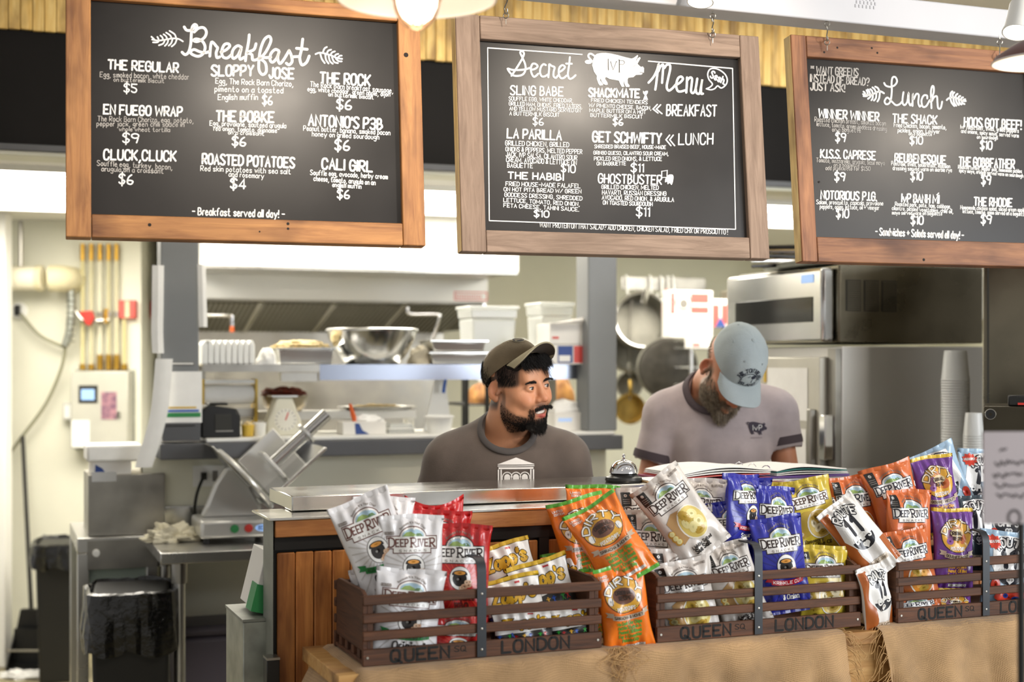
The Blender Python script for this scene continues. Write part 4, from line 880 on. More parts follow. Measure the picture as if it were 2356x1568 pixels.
def art_dirty(txtcol, tname, flavour, purple=False):
    a = Art(); Yw = a.c('emblem_gold', '#d9a33a' if not purple else '#b98a5a'); Br = a.c('emblem_brown', '#6f4a3c'); Wt = a.c('white', '#eceae6'); K = a.c('emblem_dark', '#3c2a22')
    a.disc((0, 14.0), 5.3, 4.3, K, 1, 26, 3); a.disc((0, 14.0), 5.1, 4.1, Yw, 2, 26, 3)
    if purple:
        for (x, y, r_, c_) in ((-2.0, 14.2, 1.7, '#7a4a6a'), (1.8, 13.4, 1.8, '#c46a3e'), (0.2, 15.6, 1.6, '#c98f6c'), (0.0, 12.6, 1.4, '#d9a24a'), (-2.6, 12.6, 1.1, '#8e5a9c')): a.disc((x, y), r_, r_*0.8, a.c('chip_'+c_, c_), 3, 12, 2)
        a.disc((0.2, 14.6), 2.4, 1.2, a.c('emblem_pale', '#d8c29a'), 4, 16, 2); tx = K
    else:
        a.disc((0, 13.8), 3.1, 2.0, Br, 3, 18, 3); tx = K
        for sx in (-1, 1): a.disc((sx*3.9, 12.9), 0.8, 1.0, Wt, 4, 10, 2); a.line([(sx*3.5, 12.0), (sx*3.3, 13.6)], 0.14, K, 5)
        for i in range(9): a.disc((-3+0.75*i, 11.1+0.1*math.sin(i*2.1)), 0.42, 0.36, a.c('emblem_chip', '#e5bc58'), 4, 8, 1)
    a.text('ORIGINAL', (-2.2, 14.2), (2.2, 14.2), 0.85, 0.2, tx, 6); a.text('RECIPE', (-1.5, 12.9), (1.7, 12.9), 0.85, 0.2, tx, 6)
    a.arc_text('DIRTY', (0, 13.0), 3.9, 160, 20, 1.7, 0.62, K, 5, ry=3.5); a.arc_text('DIRTY', (0, 13.0), 3.9, 160, 20, 1.7, 0.34, Wt if not purple else a.c('emblem_sand', '#e3d3bd'), 6, ry=3.5)
    a.text('POTATO CHIPS', (-2.6, 10.4), (2.6, 10.4), 0.8, 0.16, Wt, 6)
    ribbon(a, 8.6, '#b9a792' if not purple else '#cfc3ae', flavour, '#4a3a30', 'sand_ribbon')
    T = a.c(tname, txtcol)
    for i, l in enumerate(('We Cook Our Chips', 'Kettle Style In A', 'Peanut Oil Blend', 'For A Crunchier', 'Potato Chip')):
        hw = [3.6, 3.3, 3.2, 3.2, 2.3][i]; a.text(l, (0.4-hw, 7.0-1.05*i), (0.4+hw, 7.0-1.05*i), 0.72, 0.2, T, 3)
    a.gridpoly(-2.2, 4.2, 1.35, 2.0, Wt, 3, 6, 1); a.text('NET WT 2 OZ', (-1.8, 1.48), (3.8, 1.48), 0.4, 0.09, K, 4)
    if not purple: a.text('LIMITED', (-6.0, 18.7), (-3.6, 18.7), 0.5, 0.12, Wt, 3); a.text('EDITION', (-5.8, 17.9), (-3.4, 17.9), 0.5, 0.12, Wt, 3)
    return a
def art_zapps():
    a = Art(); Wt = a.c('white', '#e9e7e4'); a.gridpoly(-6.8, 6.8, 13.2, 19.9, Wt, 1, 12, 7, lambda x, y: (x, y if y > 13.5 else y+0.10*x)); G = a.c('zapps_gold', '#d9a81e'); K = a.c('zapps_dark', '#2b2413')
    a.text("Zapp's", (-5.0, 14.8), (5.2, 15.6), 2.9, 1.15, K, 2, up=(0.1, 1)); a.text("Zapp's", (-5.0, 14.8), (5.2, 15.6), 2.9, 0.75, G, 3, up=(0.1, 1)); a.text('*', (1.2, 18.4), (2.2, 18.4), 0.9, 0.3, a.c('zapps_red', '#c0242e'), 3)
    rr = random.Random(5); cs = [('zapps_g', '#2fa83e'), ('zapps_r', '#c62a2a'), ('zapps_y', '#e0a92a'), ('zapps_b', '#2857b8')]
    for r in range(6):
        for k in range(7):
            x = -5.6+1.8*k+rr.uniform(-0.4, 0.4); y = 1.9+1.9*r+rr.uniform(-0.3, 0.3); c_ = a.c(*cs[(r*3+k) % 4])
            a.disc((x, y+0.72), 0.26, mi=c_, lay=2, n=8, rings=1); a.line([(x, y+0.5), (x, y)], 0.36, c_, 2); a.line([(x-0.5, y+0.55), (x, y+0.3), (x+0.5, y+0.55)], 0.17, c_, 2); a.line([(x-0.35, y-0.55), (x, y), (x+0.35, y-0.55)], 0.19, c_, 2)
    a.gridpoly(-4.4, 4.4, 6.2, 6.7, Wt, 4, 6, 1); a.gridpoly(-3.6, 3.6, 3.0, 3.5, Wt, 4, 6, 1); a.line([(-4.4, 10.2), (-4.4, 8.6), (4.4, 8.9)], 0.3, Wt, 4); return a
def art_route(side, sname, seal='#f0efec', crab=False, dark=False):
    a = Art(); K = a.c('route_black', '#23242c'); Wt = a.c('white', '#eceae6')
    if side: a.gridpoly(-6.8, -3.2, 1.2, 19.8, a.c(sname, side), 1, 3, 10, lambda x, y: (x+(0.7*math.sin(y*0.6) if x > -4 else 0), y)); a.gridpoly(4.6, 6.8, 1.2, 8.0, a.c(sname, side), 1, 2, 5)
    a.poly([(-4.4, 19.3), (0, 20.0), (4.4, 19.3), (5.4, 12.0), (3.4, 8.6), (0, 7.2), (-3.4, 8.6), (-5.4, 12.0)], a.c('route_plate', seal), 2)
    a.arc_text('ROUTE', (0, 12.0), 5.2, 128, 52, 2.0, 1.0, K, 3); a.arc_text('ROUTE', (0, 12.0), 5.2, 128, 52, 2.0, 0.42, Wt, 4)
    a.disc((0, 18.9), 2.6, 0.8, K, 3, 16, 2, 180, 360); 
    for x in (-1.5, 1.3): a.line([(x-0.7, 15.2), (x+0.2, 16.2), (x+0.2, 12.0)], 1.15, K, 3)
    a.disc((0, 10.6), 3.9, 3.0, K, 3, 18, 3, 180, 360); a.text('CHIPS', (-2.9, 10.0), (2.9, 10.0), 1.5, 0.42, Wt, 5); a.disc((-0.45, 8.9), 0.7, 0.6, Wt, 5, 10, 1); a.disc((0.45, 8.9), 0.7, 0.6, Wt, 5, 10, 1); a.poly([(-1.0, 8.7), (1.0, 8.7), (0, 7.7)], Wt, 5)
    a.text('Kettle Cooked', (-2.8, 3.4), (2.8, 3.4), 0.7, 0.16, a.c('sand_text', '#8c7a64'), 4); a.gridpoly(-3.4, 3.4, 3.1, 4.4, a.c('route_sand', '#cdbfae'), 3, 6, 1)
    if crab:
        R = a.c('crab_red', '#d8402c'); a.disc((0.5, 4.6), 4.6, 1.7, R, 6, 18, 2); a.disc((-4.0, 7.6), 1.3, 1.9, R, 6, 12, 2); a.disc((4.8, 7.0), 1.1, 1.7, R, 6, 12, 2); a.disc((-0.8, 5.0), 1.1, 0.6, a.c('crab_blue', '#27408a'), 7, 12, 1); a.disc((2.4, 4.4), 1.1, 0.6, a.c('crab_blue', '#27408a'), 7, 12, 1)
        for i in range(4): a.line([(-3+1.8*i, 3.4), (-3.4+1.9*i, 1.6)], 0.5, R, 6)
        a.poly([(x*1.9*(1 if i % 2 else 0.75)-4.2, y*1.9*(1 if i % 2 else 0.75)+18.0) for i, (x, y) in enumerate([(math.cos(q), math.sin(q)) for q in np.linspace(0, 2*PI, 21)[:-1]])], R, 6); a.text('MILD & SPICY', (-5.5, 17.7), (-2.9, 18.0), 0.55, 0.14, Wt, 7)
    return a
def refined(a, lim=0.6):
    """split every face until it can follow a wrinkle"""
    V = [np.array(p) for p in a.v]; L = list(a.lay); F = []; MI = []; st = []; mid = {}
    for f, m_ in zip(a.f, a.mi):
        for k in range(1, len(f)-1): st.append((f[0], f[k], f[k+1], m_))
    while st:
        i, j, k, m_ = st.pop(); e = [(np.hypot(*(V[i]-V[j])), i, j, k), (np.hypot(*(V[j]-V[k])), j, k, i), (np.hypot(*(V[k]-V[i])), k, i, j)]; w, p_, q_, r_ = max(e)
        if w > lim:
            key = (min(p_, q_), max(p_, q_))
            if key not in mid: mid[key] = len(V); V.append((V[p_]+V[q_])/2); L.append(L[p_])
            n = mid[key]; st.append((p_, n, r_, m_)); st.append((n, q_, r_, m_))
        else: F.append((i, j, k)); MI.append(m_)
    a.v = [tuple(p) for p in V]; a.lay = L; a.f = F; a.mi = MI; return a
ARTS = {'white': (art_white(), '#e4e2e3', None), 'red': (art_red(), '#bd1a1c', None), 'cream': (art_cream(), '#d6cfc8', None), 'blue': (art_blue(), '#2b2f9a', None), 'yellow': (art_yellow(), '#cdb43c', None), 'orange': (art_orange(), '#cf6a34', None),
        'dirty': (art_dirty('#5a9a3a', 'dirty_green_text', 'SRIRACHA & HONEY'), '#ee7a1c', '#5fae3c'), 'purple': (art_dirty('#e0a33c', 'dirty_gold_text', 'GOURMET MEDLEY', True), '#6b3a8c', '#d9b53a'), 'zapps': (art_zapps(), '#1a1916', '#d8b02c'),
        'route': (art_route('#a85a26', 'route_brown'), '#e6e2de', None), 'routeblue': (art_route(None, '', '#e8e6e8', True), '#9fbad0', None), 'routeblack': (art_route(None, '', '#33343a', False, True), '#3d4a52', None)}
for _k in ARTS: refined(ARTS[_k][0])
def smooth(a, b, x):
    t = np.clip((x-a)/(b-a), 0, 1); return t*t*(3-2*t)
def bag_mat(k):
    a, col, crimp = ARTS[k]
    return mat('bag_film_'+k, col, 0.30, coat=0.35, bump=0.25, bscale=26)
BAGN = [0]
def bag(kind, cx, cy, off, roll, label, lean=-6, yaw=0, W=0.13, H=0.205, T=0.024, dip=0.0, bend=0.0, seed=None, flat=1.0):
    W *= 1.12; H *= 1.09; yaw -= 10
    BAGN[0] += 1; rr = random.Random(seed or BAGN[0]*17+3); art, col, crimp = ARTS[kind]
    wv = [(rr.uniform(0.0009, 0.0026), rr.uniform(3, 9)*rr.choice((-1, 1)), rr.uniform(3, 12), rr.uniform(0, 6.28)) for _ in range(6)]
    ph = rr.uniform(0, 6.28); wa = rr.uniform(0.006, 0.013); kc = rr.uniform(4, 7); tw = rr.uniform(-0.12, 0.12); ph2 = rr.uniform(0, 6.28)
    def surf(xn, t, side):
        e = np.sin(PI*np.clip((t-0.045)/0.91, 0, 1))**0.55; sd = np.clip(1-np.abs(xn)**2.4, 0, 1)**0.6
        y = -T*e*sd*side*flat
        x = W/2*xn*(1-0.085*e+0.012*np.sin(11*t+ph))
        crn = np.exp(-((t-0.90)/0.09)**2)+np.exp(-((t-0.10)/0.09)**2)
        y = y+side*0.0042*crn*np.cos(kc*xn*PI+ph)*sd
        for a_, fx, ft, p_ in wv: y = y+a_*np.sin(fx*xn+ft*t+p_)*np.minimum(1, e*1.5)*sd*side
        y = y+wa*np.sin(2.2*xn+ph2)*smooth(0.72, 1.0, t)+0.6*wa*np.sin(2.6*xn+ph)*smooth(0.3, 0.0, t)+bend*(2*t-1)**2
        z = H*(t-0.5)-dip*H*(1-xn**2)*smooth(0.7, 1.0, t)+0.010*H*np.sin(3*xn+ph)*smooth(0.8, 1, t)
        a_ = tw*(t-0.5)*2; c_, s_ = np.cos(a_), np.sin(a_)
        return np.stack([x*c_-y*s_, x*s_+y*c_, z], -1)
    NF, NB, NT = 36, 10, 50
    xs = np.concatenate([np.linspace(-1, 1, NF+1), np.linspace(1, -1, NB+1)[1:-1]]); sides = np.array([1]*(NF+1)+[-0.8]*(NB-1)); ts = np.concatenate([[0, 0.02, 0.045], np.linspace(0.045, 0.955, NT-3)[1:], [0.98, 1.0]])
    N = len(xs); V = np.concatenate([surf(xs, np.full(N, t), sides) for t in ts]); F = []; mi = []
    for j in range(len(ts)-1):
        for i in range(N):
            F.append((j*N+i, j*N+(i+1) % N, (j+1)*N+(i+1) % N, (j+1)*N+i)); mi.append(1 if crimp and (ts[j] >= 0.95 or ts[j+1] <= 0.046) else 0)
    me = bpy.data.meshes.new('snack_bag'); me.from_pydata(V.tolist(), [], F); me.materials.append(bag_mat(kind))
    if crimp: me.materials.append(mat('bag_crimp_'+kind, crimp, 0.3, coat=0.3)); me.polygons.foreach_set('material_index', mi)
    me.polygons.foreach_set('use_smooth', [True]*len(F)); me.update()
    o = bpy.data.objects.new('snack_bag', me); COL.objects.link(o)
    Yc = CF.Y(cx, off); o.location = P(cx, cy, Yc)
    o.rotation_euler = (Matrix.Rotation(CF.a+math.radians(yaw), 4, 'Z') @ Matrix.Rotation(math.radians(roll), 4, 'Y') @ Matrix.Rotation(math.radians(lean), 4, 'X')).to_euler()
    tag(o, label, 'snack bag', 'snack bags in the crates')
    def mp(Q, lay):
        xn = Q[:, 0]/7.0; t = Q[:, 1]/21.0
        p_ = surf(np.clip(xn, -1, 1), np.clip(t, 0, 1), 1.0); p_[:, 1] -= 0.0005+0.00028*lay; return p_
    art.build('front_print', art.mats, mp, o)
    return o
# first crate
bag('white', 880, 1255, 0.20, 2, 'white snack bag upright behind the tilted white one in the left crate')
bag('white', 868, 1262, 0.125, -22, 'white snack bag tilted to the left, highest of the white ones', H=0.225, yaw=-8)
bag('white', 888, 1405, 0.165, -10, 'white snack bag mostly hidden at the left end of the left crate', W=0.12, H=0.19)
bag('white', 947, 1301, 0.085, 0, 'white snack bag with green ribbon beside the front red bag', yaw=-4)
bag('white', 935, 1424, 0.042, 7, 'low white snack bag just behind the slats of the left crate', W=0.138, H=0.2)
bag('red', 1002, 1250, 0.215, 0, 'red snack bag at the back with a folded dip in its top', dip=0.10, W=0.124)
bag('red', 1012, 1287, 0.165, 1, 'red snack bag between the two other red ones', W=0.13)
bag('red', 1052, 1326, 0.09, 2, 'front red snack bag with its whole pot picture showing', W=0.137, H=0.215, yaw=-4)
bag('red', 1047, 1478, 0.045, 4, 'red snack bag lying low behind the left crate slats', H=0.12, W=0.13)
bag('zapps', 1180, 1352, 0.165, -15, 'black and white snack bag with gold lettering leaning at the back by the strap', lean=-25)
bag('zapps', 1292, 1388, 0.165, -12, 'black and white snack bag at the back right of its pile, one white corner showing', lean=-18)
bag('zapps', 1265, 1395, 0.10, -16, 'black and white snack bag with gold lettering at the right front of its pile', lean=-14)
bag('zapps', 1190, 1430, 0.06, -10, 'black and white snack bag with gold lettering low beside the strap', lean=-16, H=0.19)
bag('zapps', 1205, 1468, 0.038, -3, 'black snack bag with coloured figures seen through the slats near the strap', H=0.12, T=0.018, lean=-4)
bag('zapps', 1312, 1458, 0.038, -5, 'black snack bag with coloured figures seen through the slats at the crate end', H=0.12, T=0.018, W=0.12, lean=-4)
# spilled orange bags between the crates
bag('dirty', 1362, 1212, 0.27, 3, 'orange snack bag with green crimp standing furthest back', W=0.125, H=0.19)
bag('dirty', 1345, 1242, 0.19, -14, 'orange snack bag leaning left with its gold emblem showing', W=0.127, H=0.19, yaw=-5)
bag('dirty', 1303, 1350, 0.215, -4, 'small corner of an orange snack bag behind the black ones', W=0.10, H=0.15)
bag('dirty', 1372, 1398, 0.14, -6, 'orange snack bag standing half hidden behind the crate end', W=0.105, H=0.17)
bag('dirty', 1405, 1247, 0.06, -30, 'orange snack bag tumbling over to the lower right', W=0.125, H=0.19, lean=-20, yaw=-6)
bag('dirty', 1435, 1399, 0.018, -8, 'orange snack bag standing on the burlap between two crates', W=0.112, H=0.185, lean=-2)
# middle crate
bag('cream', 1487, 1222, 0.215, -3, 'cream snack bag at the back left of the middle crate')
bag('cream', 1492, 1283, 0.155, 5, 'cream snack bag under the tilted one, its logo half covered')
bag('cream', 1606, 1203, 0.205, 4, 'cream snack bag upright at the back beside the blue ones')
bag('cream', 1566, 1186, 0.09, -36, 'cream snack bag strongly tilted, top pointing up right', W=0.125, yaw=-6)
bag('cream', 1615, 1335, 0.115, -4, 'cream snack bag with only its top strip showing under the tilted one', W=0.12, H=0.19)
bag('cream', 1566, 1366, 0.078, 1, 'wide cream snack bag with black badge above the middle crate slats', W=0.145, H=0.2)
bag('cream', 1582, 1388, 0.045, -11, 'front cream snack bag with crumpled top in the middle crate', W=0.13, H=0.19)
bag('cream', 1692, 1347, 0.06, -18, 'cream snack bag beside the strap of the middle crate', W=0.115, H=0.19)
bag('blue', 1712, 1196, 0.215, 6, 'blue snack bag at the back with its top seal spread wide', W=0.118)
bag('blue', 1674, 1240, 0.165, -2, 'dark blue snack bag tucked in at the left of the blue ones', W=0.09, H=0.17)
bag('blue', 1712, 1182, 0.125, 3, 'blue snack bag turned aside with its red ribbon showing', W=0.125, yaw=28, H=0.18)
bag('blue', 1780, 1222, 0.115, 6, 'blue snack bag behind the front one, logo folded', W=0.115, yaw=12)
bag('blue', 1797, 1298, 0.062, -6, 'front blue snack bag facing forward beside the strap', W=0.122, H=0.215)
bag('yellow', 1802, 1208, 0.215, 3, 'yellow snack bag mostly hidden at the back of the middle crate', W=0.10)
bag('yellow', 1864, 1187, 0.125, -12, 'yellow snack bag leaning left with its bowl of chips showing', W=0.128, H=0.172)
bag('yellow', 1893, 1352, 0.055, 1, 'low yellow snack bag behind the slats of the middle crate', W=0.12, H=0.19)
# spilled brown and white bags between middle and right crate
bag('route', 1932, 1218, 0.20, 5, 'brown and white snack bag standing behind the yellow one', W=0.095, H=0.19)
bag('route', 1978, 1237, 0.05, -36, 'brown and white snack bag tumbling to the lower right', W=0.105, H=0.195, lean=-12)
bag('route', 2014, 1380, 0.012, -9, 'brown and white snack bag standing on the burlap before the right crate', W=0.105, H=0.165, yaw=30, lean=-2)
# right crate
bag('orange', 1970, 1192, 0.19, -6, 'orange snack bag leaning at the far left of the right crate', W=0.12)
bag('purple', 2052, 1168, 0.26, -9, 'purple snack bag with yellow crimp lying behind the orange ones', W=0.11, H=0.19)
bag('orange', 2064, 1163, 0.145, -16, 'orange snack bag tilted left, highest of the orange ones', W=0.125)
bag('orange', 2091, 1227, 0.09, 1, 'orange snack bag upright in the middle of the right crate', W=0.117)
bag('orange', 2096, 1311, 0.055, -10, 'front low orange snack bag above the right crate slats', W=0.118, H=0.19)
bag('orange', 2105, 1408, 0.03, -4, 'orange snack bag lying at the bottom of the right crate', W=0.125, H=0.085, T=0.014)
bag('routeblue', 2172, 1120, 0.20, -24, 'light blue snack bag with red crab leaning behind the purple one', W=0.13, H=0.2)
bag('routeblue', 2248, 1125, 0.27, 8, 'light blue snack bag at the very back right with a red starburst', W=0.12, H=0.2)
bag('purple', 2156, 1138, 0.135, -8, 'purple snack bag with yellow crimp, the upper one', W=0.108, H=0.19)
bag('routeblack', 2243, 1225, 0.12, 2, 'black snack bag beside the purple one in the right crate', W=0.10, H=0.18)
bag('purple', 2192, 1264, 0.065, 3, 'front purple snack bag beside the strap of the right crate', W=0.105, H=0.195)
bag('purple', 2192, 1400, 0.03, 2, 'purple snack bag lying at the bottom of the right crate', W=0.10, H=0.09, T=0.014)
bag('routeblue', 2312, 1205, 0.10, 3, 'light blue snack bag with red crab behind the blurred paper sign', W=0.115, H=0.2, yaw=-10)
bag('routeblue', 2312, 1318, 0.055, 6, 'low light blue snack bag behind the slats at the picture edge', W=0.125, H=0.2)
# ================================================================ the kitchen
def at(px, py, off, fr=None):
    """foot point of something seen at this pixel, and metres per pixel there"""
    fr = fr or KF; Y = fr.Y(px, off); return P(px, py, Y), Y/FPX
def kt(name, label, cat, px, py, off, group=None, fr=None, rz=None):
    p_, sc = at(px, py, off, fr); return thing(name, label, cat, p_, (fr or KF).a if rz is None else rz, group), sc
m_paper = mat('white_paper', '#f3f2ee', 0.8, var=0.03, vscale=20)
m_whitep = mat('white_plastic', '#eeeeea', 0.4, var=0.03)
m_trans = mat('translucent_plastic', '#eef0ec', 0.25, trans=0.55, spec=0.4)
m_red = mat('red_paint', '#c8352c', 0.4); m_redf = mat('faded_red_paint', '#cf5b52', 0.45)
m_brass = mat('brass', '#b8923e', 0.35, 0.9, var=0.2); m_blue = mat('blue_plastic', '#2c5fb8', 0.4); m_orange = mat('orange_plastic', '#d9622a', 0.4)
m_yel = mat('yellow_plastic', '#d8b548', 0.4); m_brown = mat('brown_cardboard', '#b08d5c', 0.8, var=0.1); m_boxw = mat('white_cardboard', '#ebe8e2', 0.7, var=0.04)
m_navy = mat('navy_print', '#2f4a8c', 0.5); m_redpr = mat('red_print', '#d24a44', 0.5); m_ink2 = mat('grey_print', '#77736c', 0.6); m_cord = mat('black_rubber_cord', '#26251f', 0.6)
m_bagblk = mat('black_bin_liner', '#0a0a0a', 0.22, coat=0.4, bump=0.9, bscale=32); m_bin = mat('black_bin_plastic', '#111110', 0.45, var=0.15)
m_green = mat('green_plastic', '#2f8a4c', 0.5); m_pipew = mat('insulated_pipe_cover', '#dcd3ae', 0.6, var=0.12, vscale=6); m_food = mat('pale_food', '#e0c890', 0.7, var=0.35, vscale=60, bump=0.6, bscale=90)
m_foodr = mat('red_dried_food', '#7d2f1a', 0.6, var=0.5, vscale=50, bump=0.8, bscale=70); m_bread = mat('brown_bread', '#c08a45', 0.7, var=0.5, vscale=14, col2='#6f4420', bump=0.4, bscale=30)
m_screen = mat('dim_blue_screen', '#8fb0d8', 0.3, emit=0.5, ecol='#7f9fd0'); m_castiron = mat('cast_iron', '#4c4943', 0.5, 0.5, var=0.3, vscale=20); m_alu = mat('scuffed_aluminium', '#8f8d84', 0.5, 0.8, var=0.22, vscale=16, rvar=0.1)
m_glassd = mat('dark_oven_glass', '#1d1b17', 0.12, spec=0.7); m_darksteel = mat('dark_stainless_side', '#7c7666', 0.3, 1.0, var=0.15, vscale=5, rvar=0.08)
def lump(name, m, parent, rx, ry, rz, amp=0.3, fq=5.0, seed=0, n=22, base=0.0, loc=(0, 0, 0)):
    b = MB(); so = Vector((seed*3.1, seed*1.7, seed*0.9))
    def fn(u, v):
        th, ph = 2*PI*u, PI*v; d = Vector((math.cos(th)*math.sin(ph), math.sin(th)*math.sin(ph), math.cos(ph)))
        k = 1+amp*mnoise.noise(d*fq*0.5+so)+amp*0.6*abs(mnoise.noise(d*fq+so))
        return (d.x*rx*k+loc[0], d.y*ry*k+loc[1], max(base, d.z*rz*k)+loc[2])
    b.grid(fn, n, n); return b.build(name, m, parent)
def card(name, m, parent, x0, x1, z0, z1, y=-0.001, th=0.0008): return MB().box(x0, x1, y-th, y, z0, z1).build(name, m, parent)

# ---- far left wall
YW = 7.6; scw = YW/FPX
def wl_thing(name, label, cat, px, py, d=0.0, group=None): return thing(name, label, cat, P(px, py, YW-d), 0, group)
t = wl_thing('control_panel', 'grey steel control cabinet with a small blue screen on the left wall', 'control box', 243, 1028, 0.001)
w, h = 130*scw, 175*scw
MB().box(-w/2, w/2, -0.12, 0, 0, h).build('cabinet', mat('cabinet_grey', '#c9c8bb', 0.45, 0.3, var=0.06), t, bevel=0.006)
MB().box(-w/2-0.008, w/2+0.008, -0.02, -0.001, -0.012, h+0.008).build('back_plate', m_galv, t)
sd = MB().box(-46*scw, -3*scw, -0.124, -0.1205, 103*scw, 143*scw).build('screen_bezel', m_cord, t); MB().box(-40*scw, -10*scw, -0.1265, -0.1245, 110*scw, 134*scw).build('screen', m_screen, sd)
k = MB().box(5*scw, 40*scw, -0.123, -0.1205, 66*scw, 128*scw).build('warning_sticker', mat('purple_sticker', '#6d5068', 0.5, var=0.6, vscale=45, col2='#b98a90'), t)
card('paper_note', m_paper, t, -62*scw, -22*scw, 3*scw, 64*scw, -0.1205); MB().box(42*scw, 48*scw, -0.135, -0.1205, 70*scw, 84*scw).build('latch', m_steel_d, t); MB().box(2*scw, 12*scw, -0.13, -0.1205, 2*scw, 12*scw).build('latch', m_brass, t)
cols = ['#cfc693', '#c9c3a0', '#d8d4bc', '#c6bf98', '#cfc9a8', '#d0c58e']
for i, px in enumerate((190, 210, 230, 250, 268, 286)):
    top = 562 if i < 5 else 735
    t = wl_thing('wall_pipe', f'{["first","second","third","fourth","fifth","sixth"][i]} thin vertical pipe from the left above the control cabinet', 'pipe', px, 850, 0.045, 'thin pipes above the control cabinet')
    L = (850-top)*scw
    MB().cyl((0, 0, 0.02), (0, 0, L), 0.0105, n=12).build('pipe', mat('pipe_paint_%d' % i, cols[i], 0.5), t)
    MB().cyl((0, 0, 0), (0, 0, 0.03+0.05*(i in (2, 3, 4))), 0.018, n=8).build('brass_fitting', m_brass, t)
    if i < 5: MB().cyl((0, 0, L-0.09), (0, 0, L-0.001), 0.0135, n=10).build('upper_sleeve', m_brass, t); MB().cyl((0, 0, L*0.42), (0, 0, L*0.46), 0.015, n=8).build('coupling', m_steel_d, t)
t = wl_thing('gas_valve', 'red valve handle joining the thin pipes on the left wall', 'valve', 203, 735, 0.10)
MB().prism([(-18*scw, 18*scw), (10*scw, 20*scw), (17*scw, 6*scw), (8*scw, -14*scw), (-2*scw, -12*scw)], -0.03, 0).build('handle', m_red, t, bevel=0.006)
MB().tube([(-40*scw, 0.02, 30*scw), (-15*scw, 0.01, 0), (10*scw, 0.01, -3*scw), (45*scw, 0.02, 0)], 0.012, 8).build('body', m_steel_d, t); MB().cyl((38*scw, 0.015, -8*scw), (38*scw, 0.015, 25*scw), 0.013, n=8).build('stem', m_brass, t)
t = wl_thing('alarm_box', 'red fire alarm box on the left wall beside the thin pipes', 'alarm box', 298, 733, 0.001, 'red boxes on the kitchen wall')
MB().box(-19*scw, 19*scw, -0.05, 0, 0, 42*scw).build('case', m_redf, t, bevel=0.005); MB().box(-4*scw, 6*scw, -0.056, -0.0505, 2*scw, 40*scw).build('pull_bar', m_pipew, t)
t = thing('alarm_box', 'second red alarm box on the shaded return wall', 'alarm box', P(344, 733, 8.02), rzz, 'red boxes on the kitchen wall')
MB().box(-0.05, 0.05, -0.07, -0.012, 0, 0.10).build('case', m_redf, t, bevel=0.005); MB().box(-0.012, 0.012, -0.075, -0.0705, 0.005, 0.095).build('pull_bar', m_pipew, t)
t = wl_thing('insulated_pipe', 'thick cream insulated pipe with an elbow turning into the left wall', 'pipe', 12, 640, 0.16)
pts = [(-0.10, 0, 0), (100*scw, 0, 0), (115*scw, 0.006, 0), (126*scw, 0.03, 0), (131*scw, 0.07, 0.0), (132*scw, 0.16, 0)]
MB().tube(catmull(pts[:1]+[(85*scw, 0, 0)], 3), 27*scw, 18).build('straight_run', mat('pipe_jacket_white', '#efe9d2', 0.5), t); MB().tube(catmull(pts[1:], 5), 30*scw, 18).build('elbow', m_pipew, t); MB().cyl((72*scw, 0, 0), (84*scw, 0, 0), 29*scw, n=18).build('tape_band', m_pipew, t)
MB().cyl((35*scw, 0, 27*scw), (35*scw, 0, 0.30), 0.012, n=8).build('hanger_rod', m_steel_d, t)
t = wl_thing('power_outlet', 'round white power outlet with a black plug on the far left wall', 'outlet', 46, 715, 0.001, 'power outlets')
MB().cyl((0, -0.02, 0), (0, -0.001, 0), 0.045, n=20).build('plate', m_whitep, t, bevel=0.003); MB().box(-0.012, 0.012, -0.05, -0.021, -0.025, 0.03).build('plug', m_blackp, t)
cb = MB(); cb.tube(catmull([P(48, 722, 7.55), P(90, 770, 7.53), P(140, 795, 7.52), P(150, 798, 7.52), P(140, 850, 7.53), P(105, 930, 7.53), P(50, 1005, 7.53), P(15, 1055, 7.53)], 6), 0.009, 8)
tag(cb.build('wall_cable', mat('grey_green_cord', '#8c8a72', 0.6)), 'grey cord looping down the far left wall from the outlet', 'cord')
fb = MB(); fb.tube(catmull([P(160, 632, 7.5), P(164, 700, 7.5), P(160, 760, 7.5), P(150, 795, 7.5)], 5), 0.021, 10)
for q in np.linspace(0, 1, 12): c_ = P(160+4*math.sin(q*3), 640+145*q, 7.5); fb.tube([c_+Vector((0.023*math.cos(a), 0.023*math.sin(a), 0)) for a in np.linspace(0, 2*PI, 11)[:-1]], 0.004, 5, True)
tag(fb.build('flexible_gas_hose', m_galv), 'grey ribbed flexible hose hanging beside the thin pipes', 'hose')
t = wl_thing('junction_box', 'small grey junction box left of the control cabinet', 'junction box', 163, 966, 0.001); MB().box(-12*scw, 12*scw, -0.05, 0, 0, 42*scw).build('case', mat('junction_grey', '#c4c4ba', 0.5), t, bevel=0.005); MB().box(-8*scw, 8*scw, -0.054, -0.0505, 5*scw, 36*scw).build('cover', m_whitep, t)
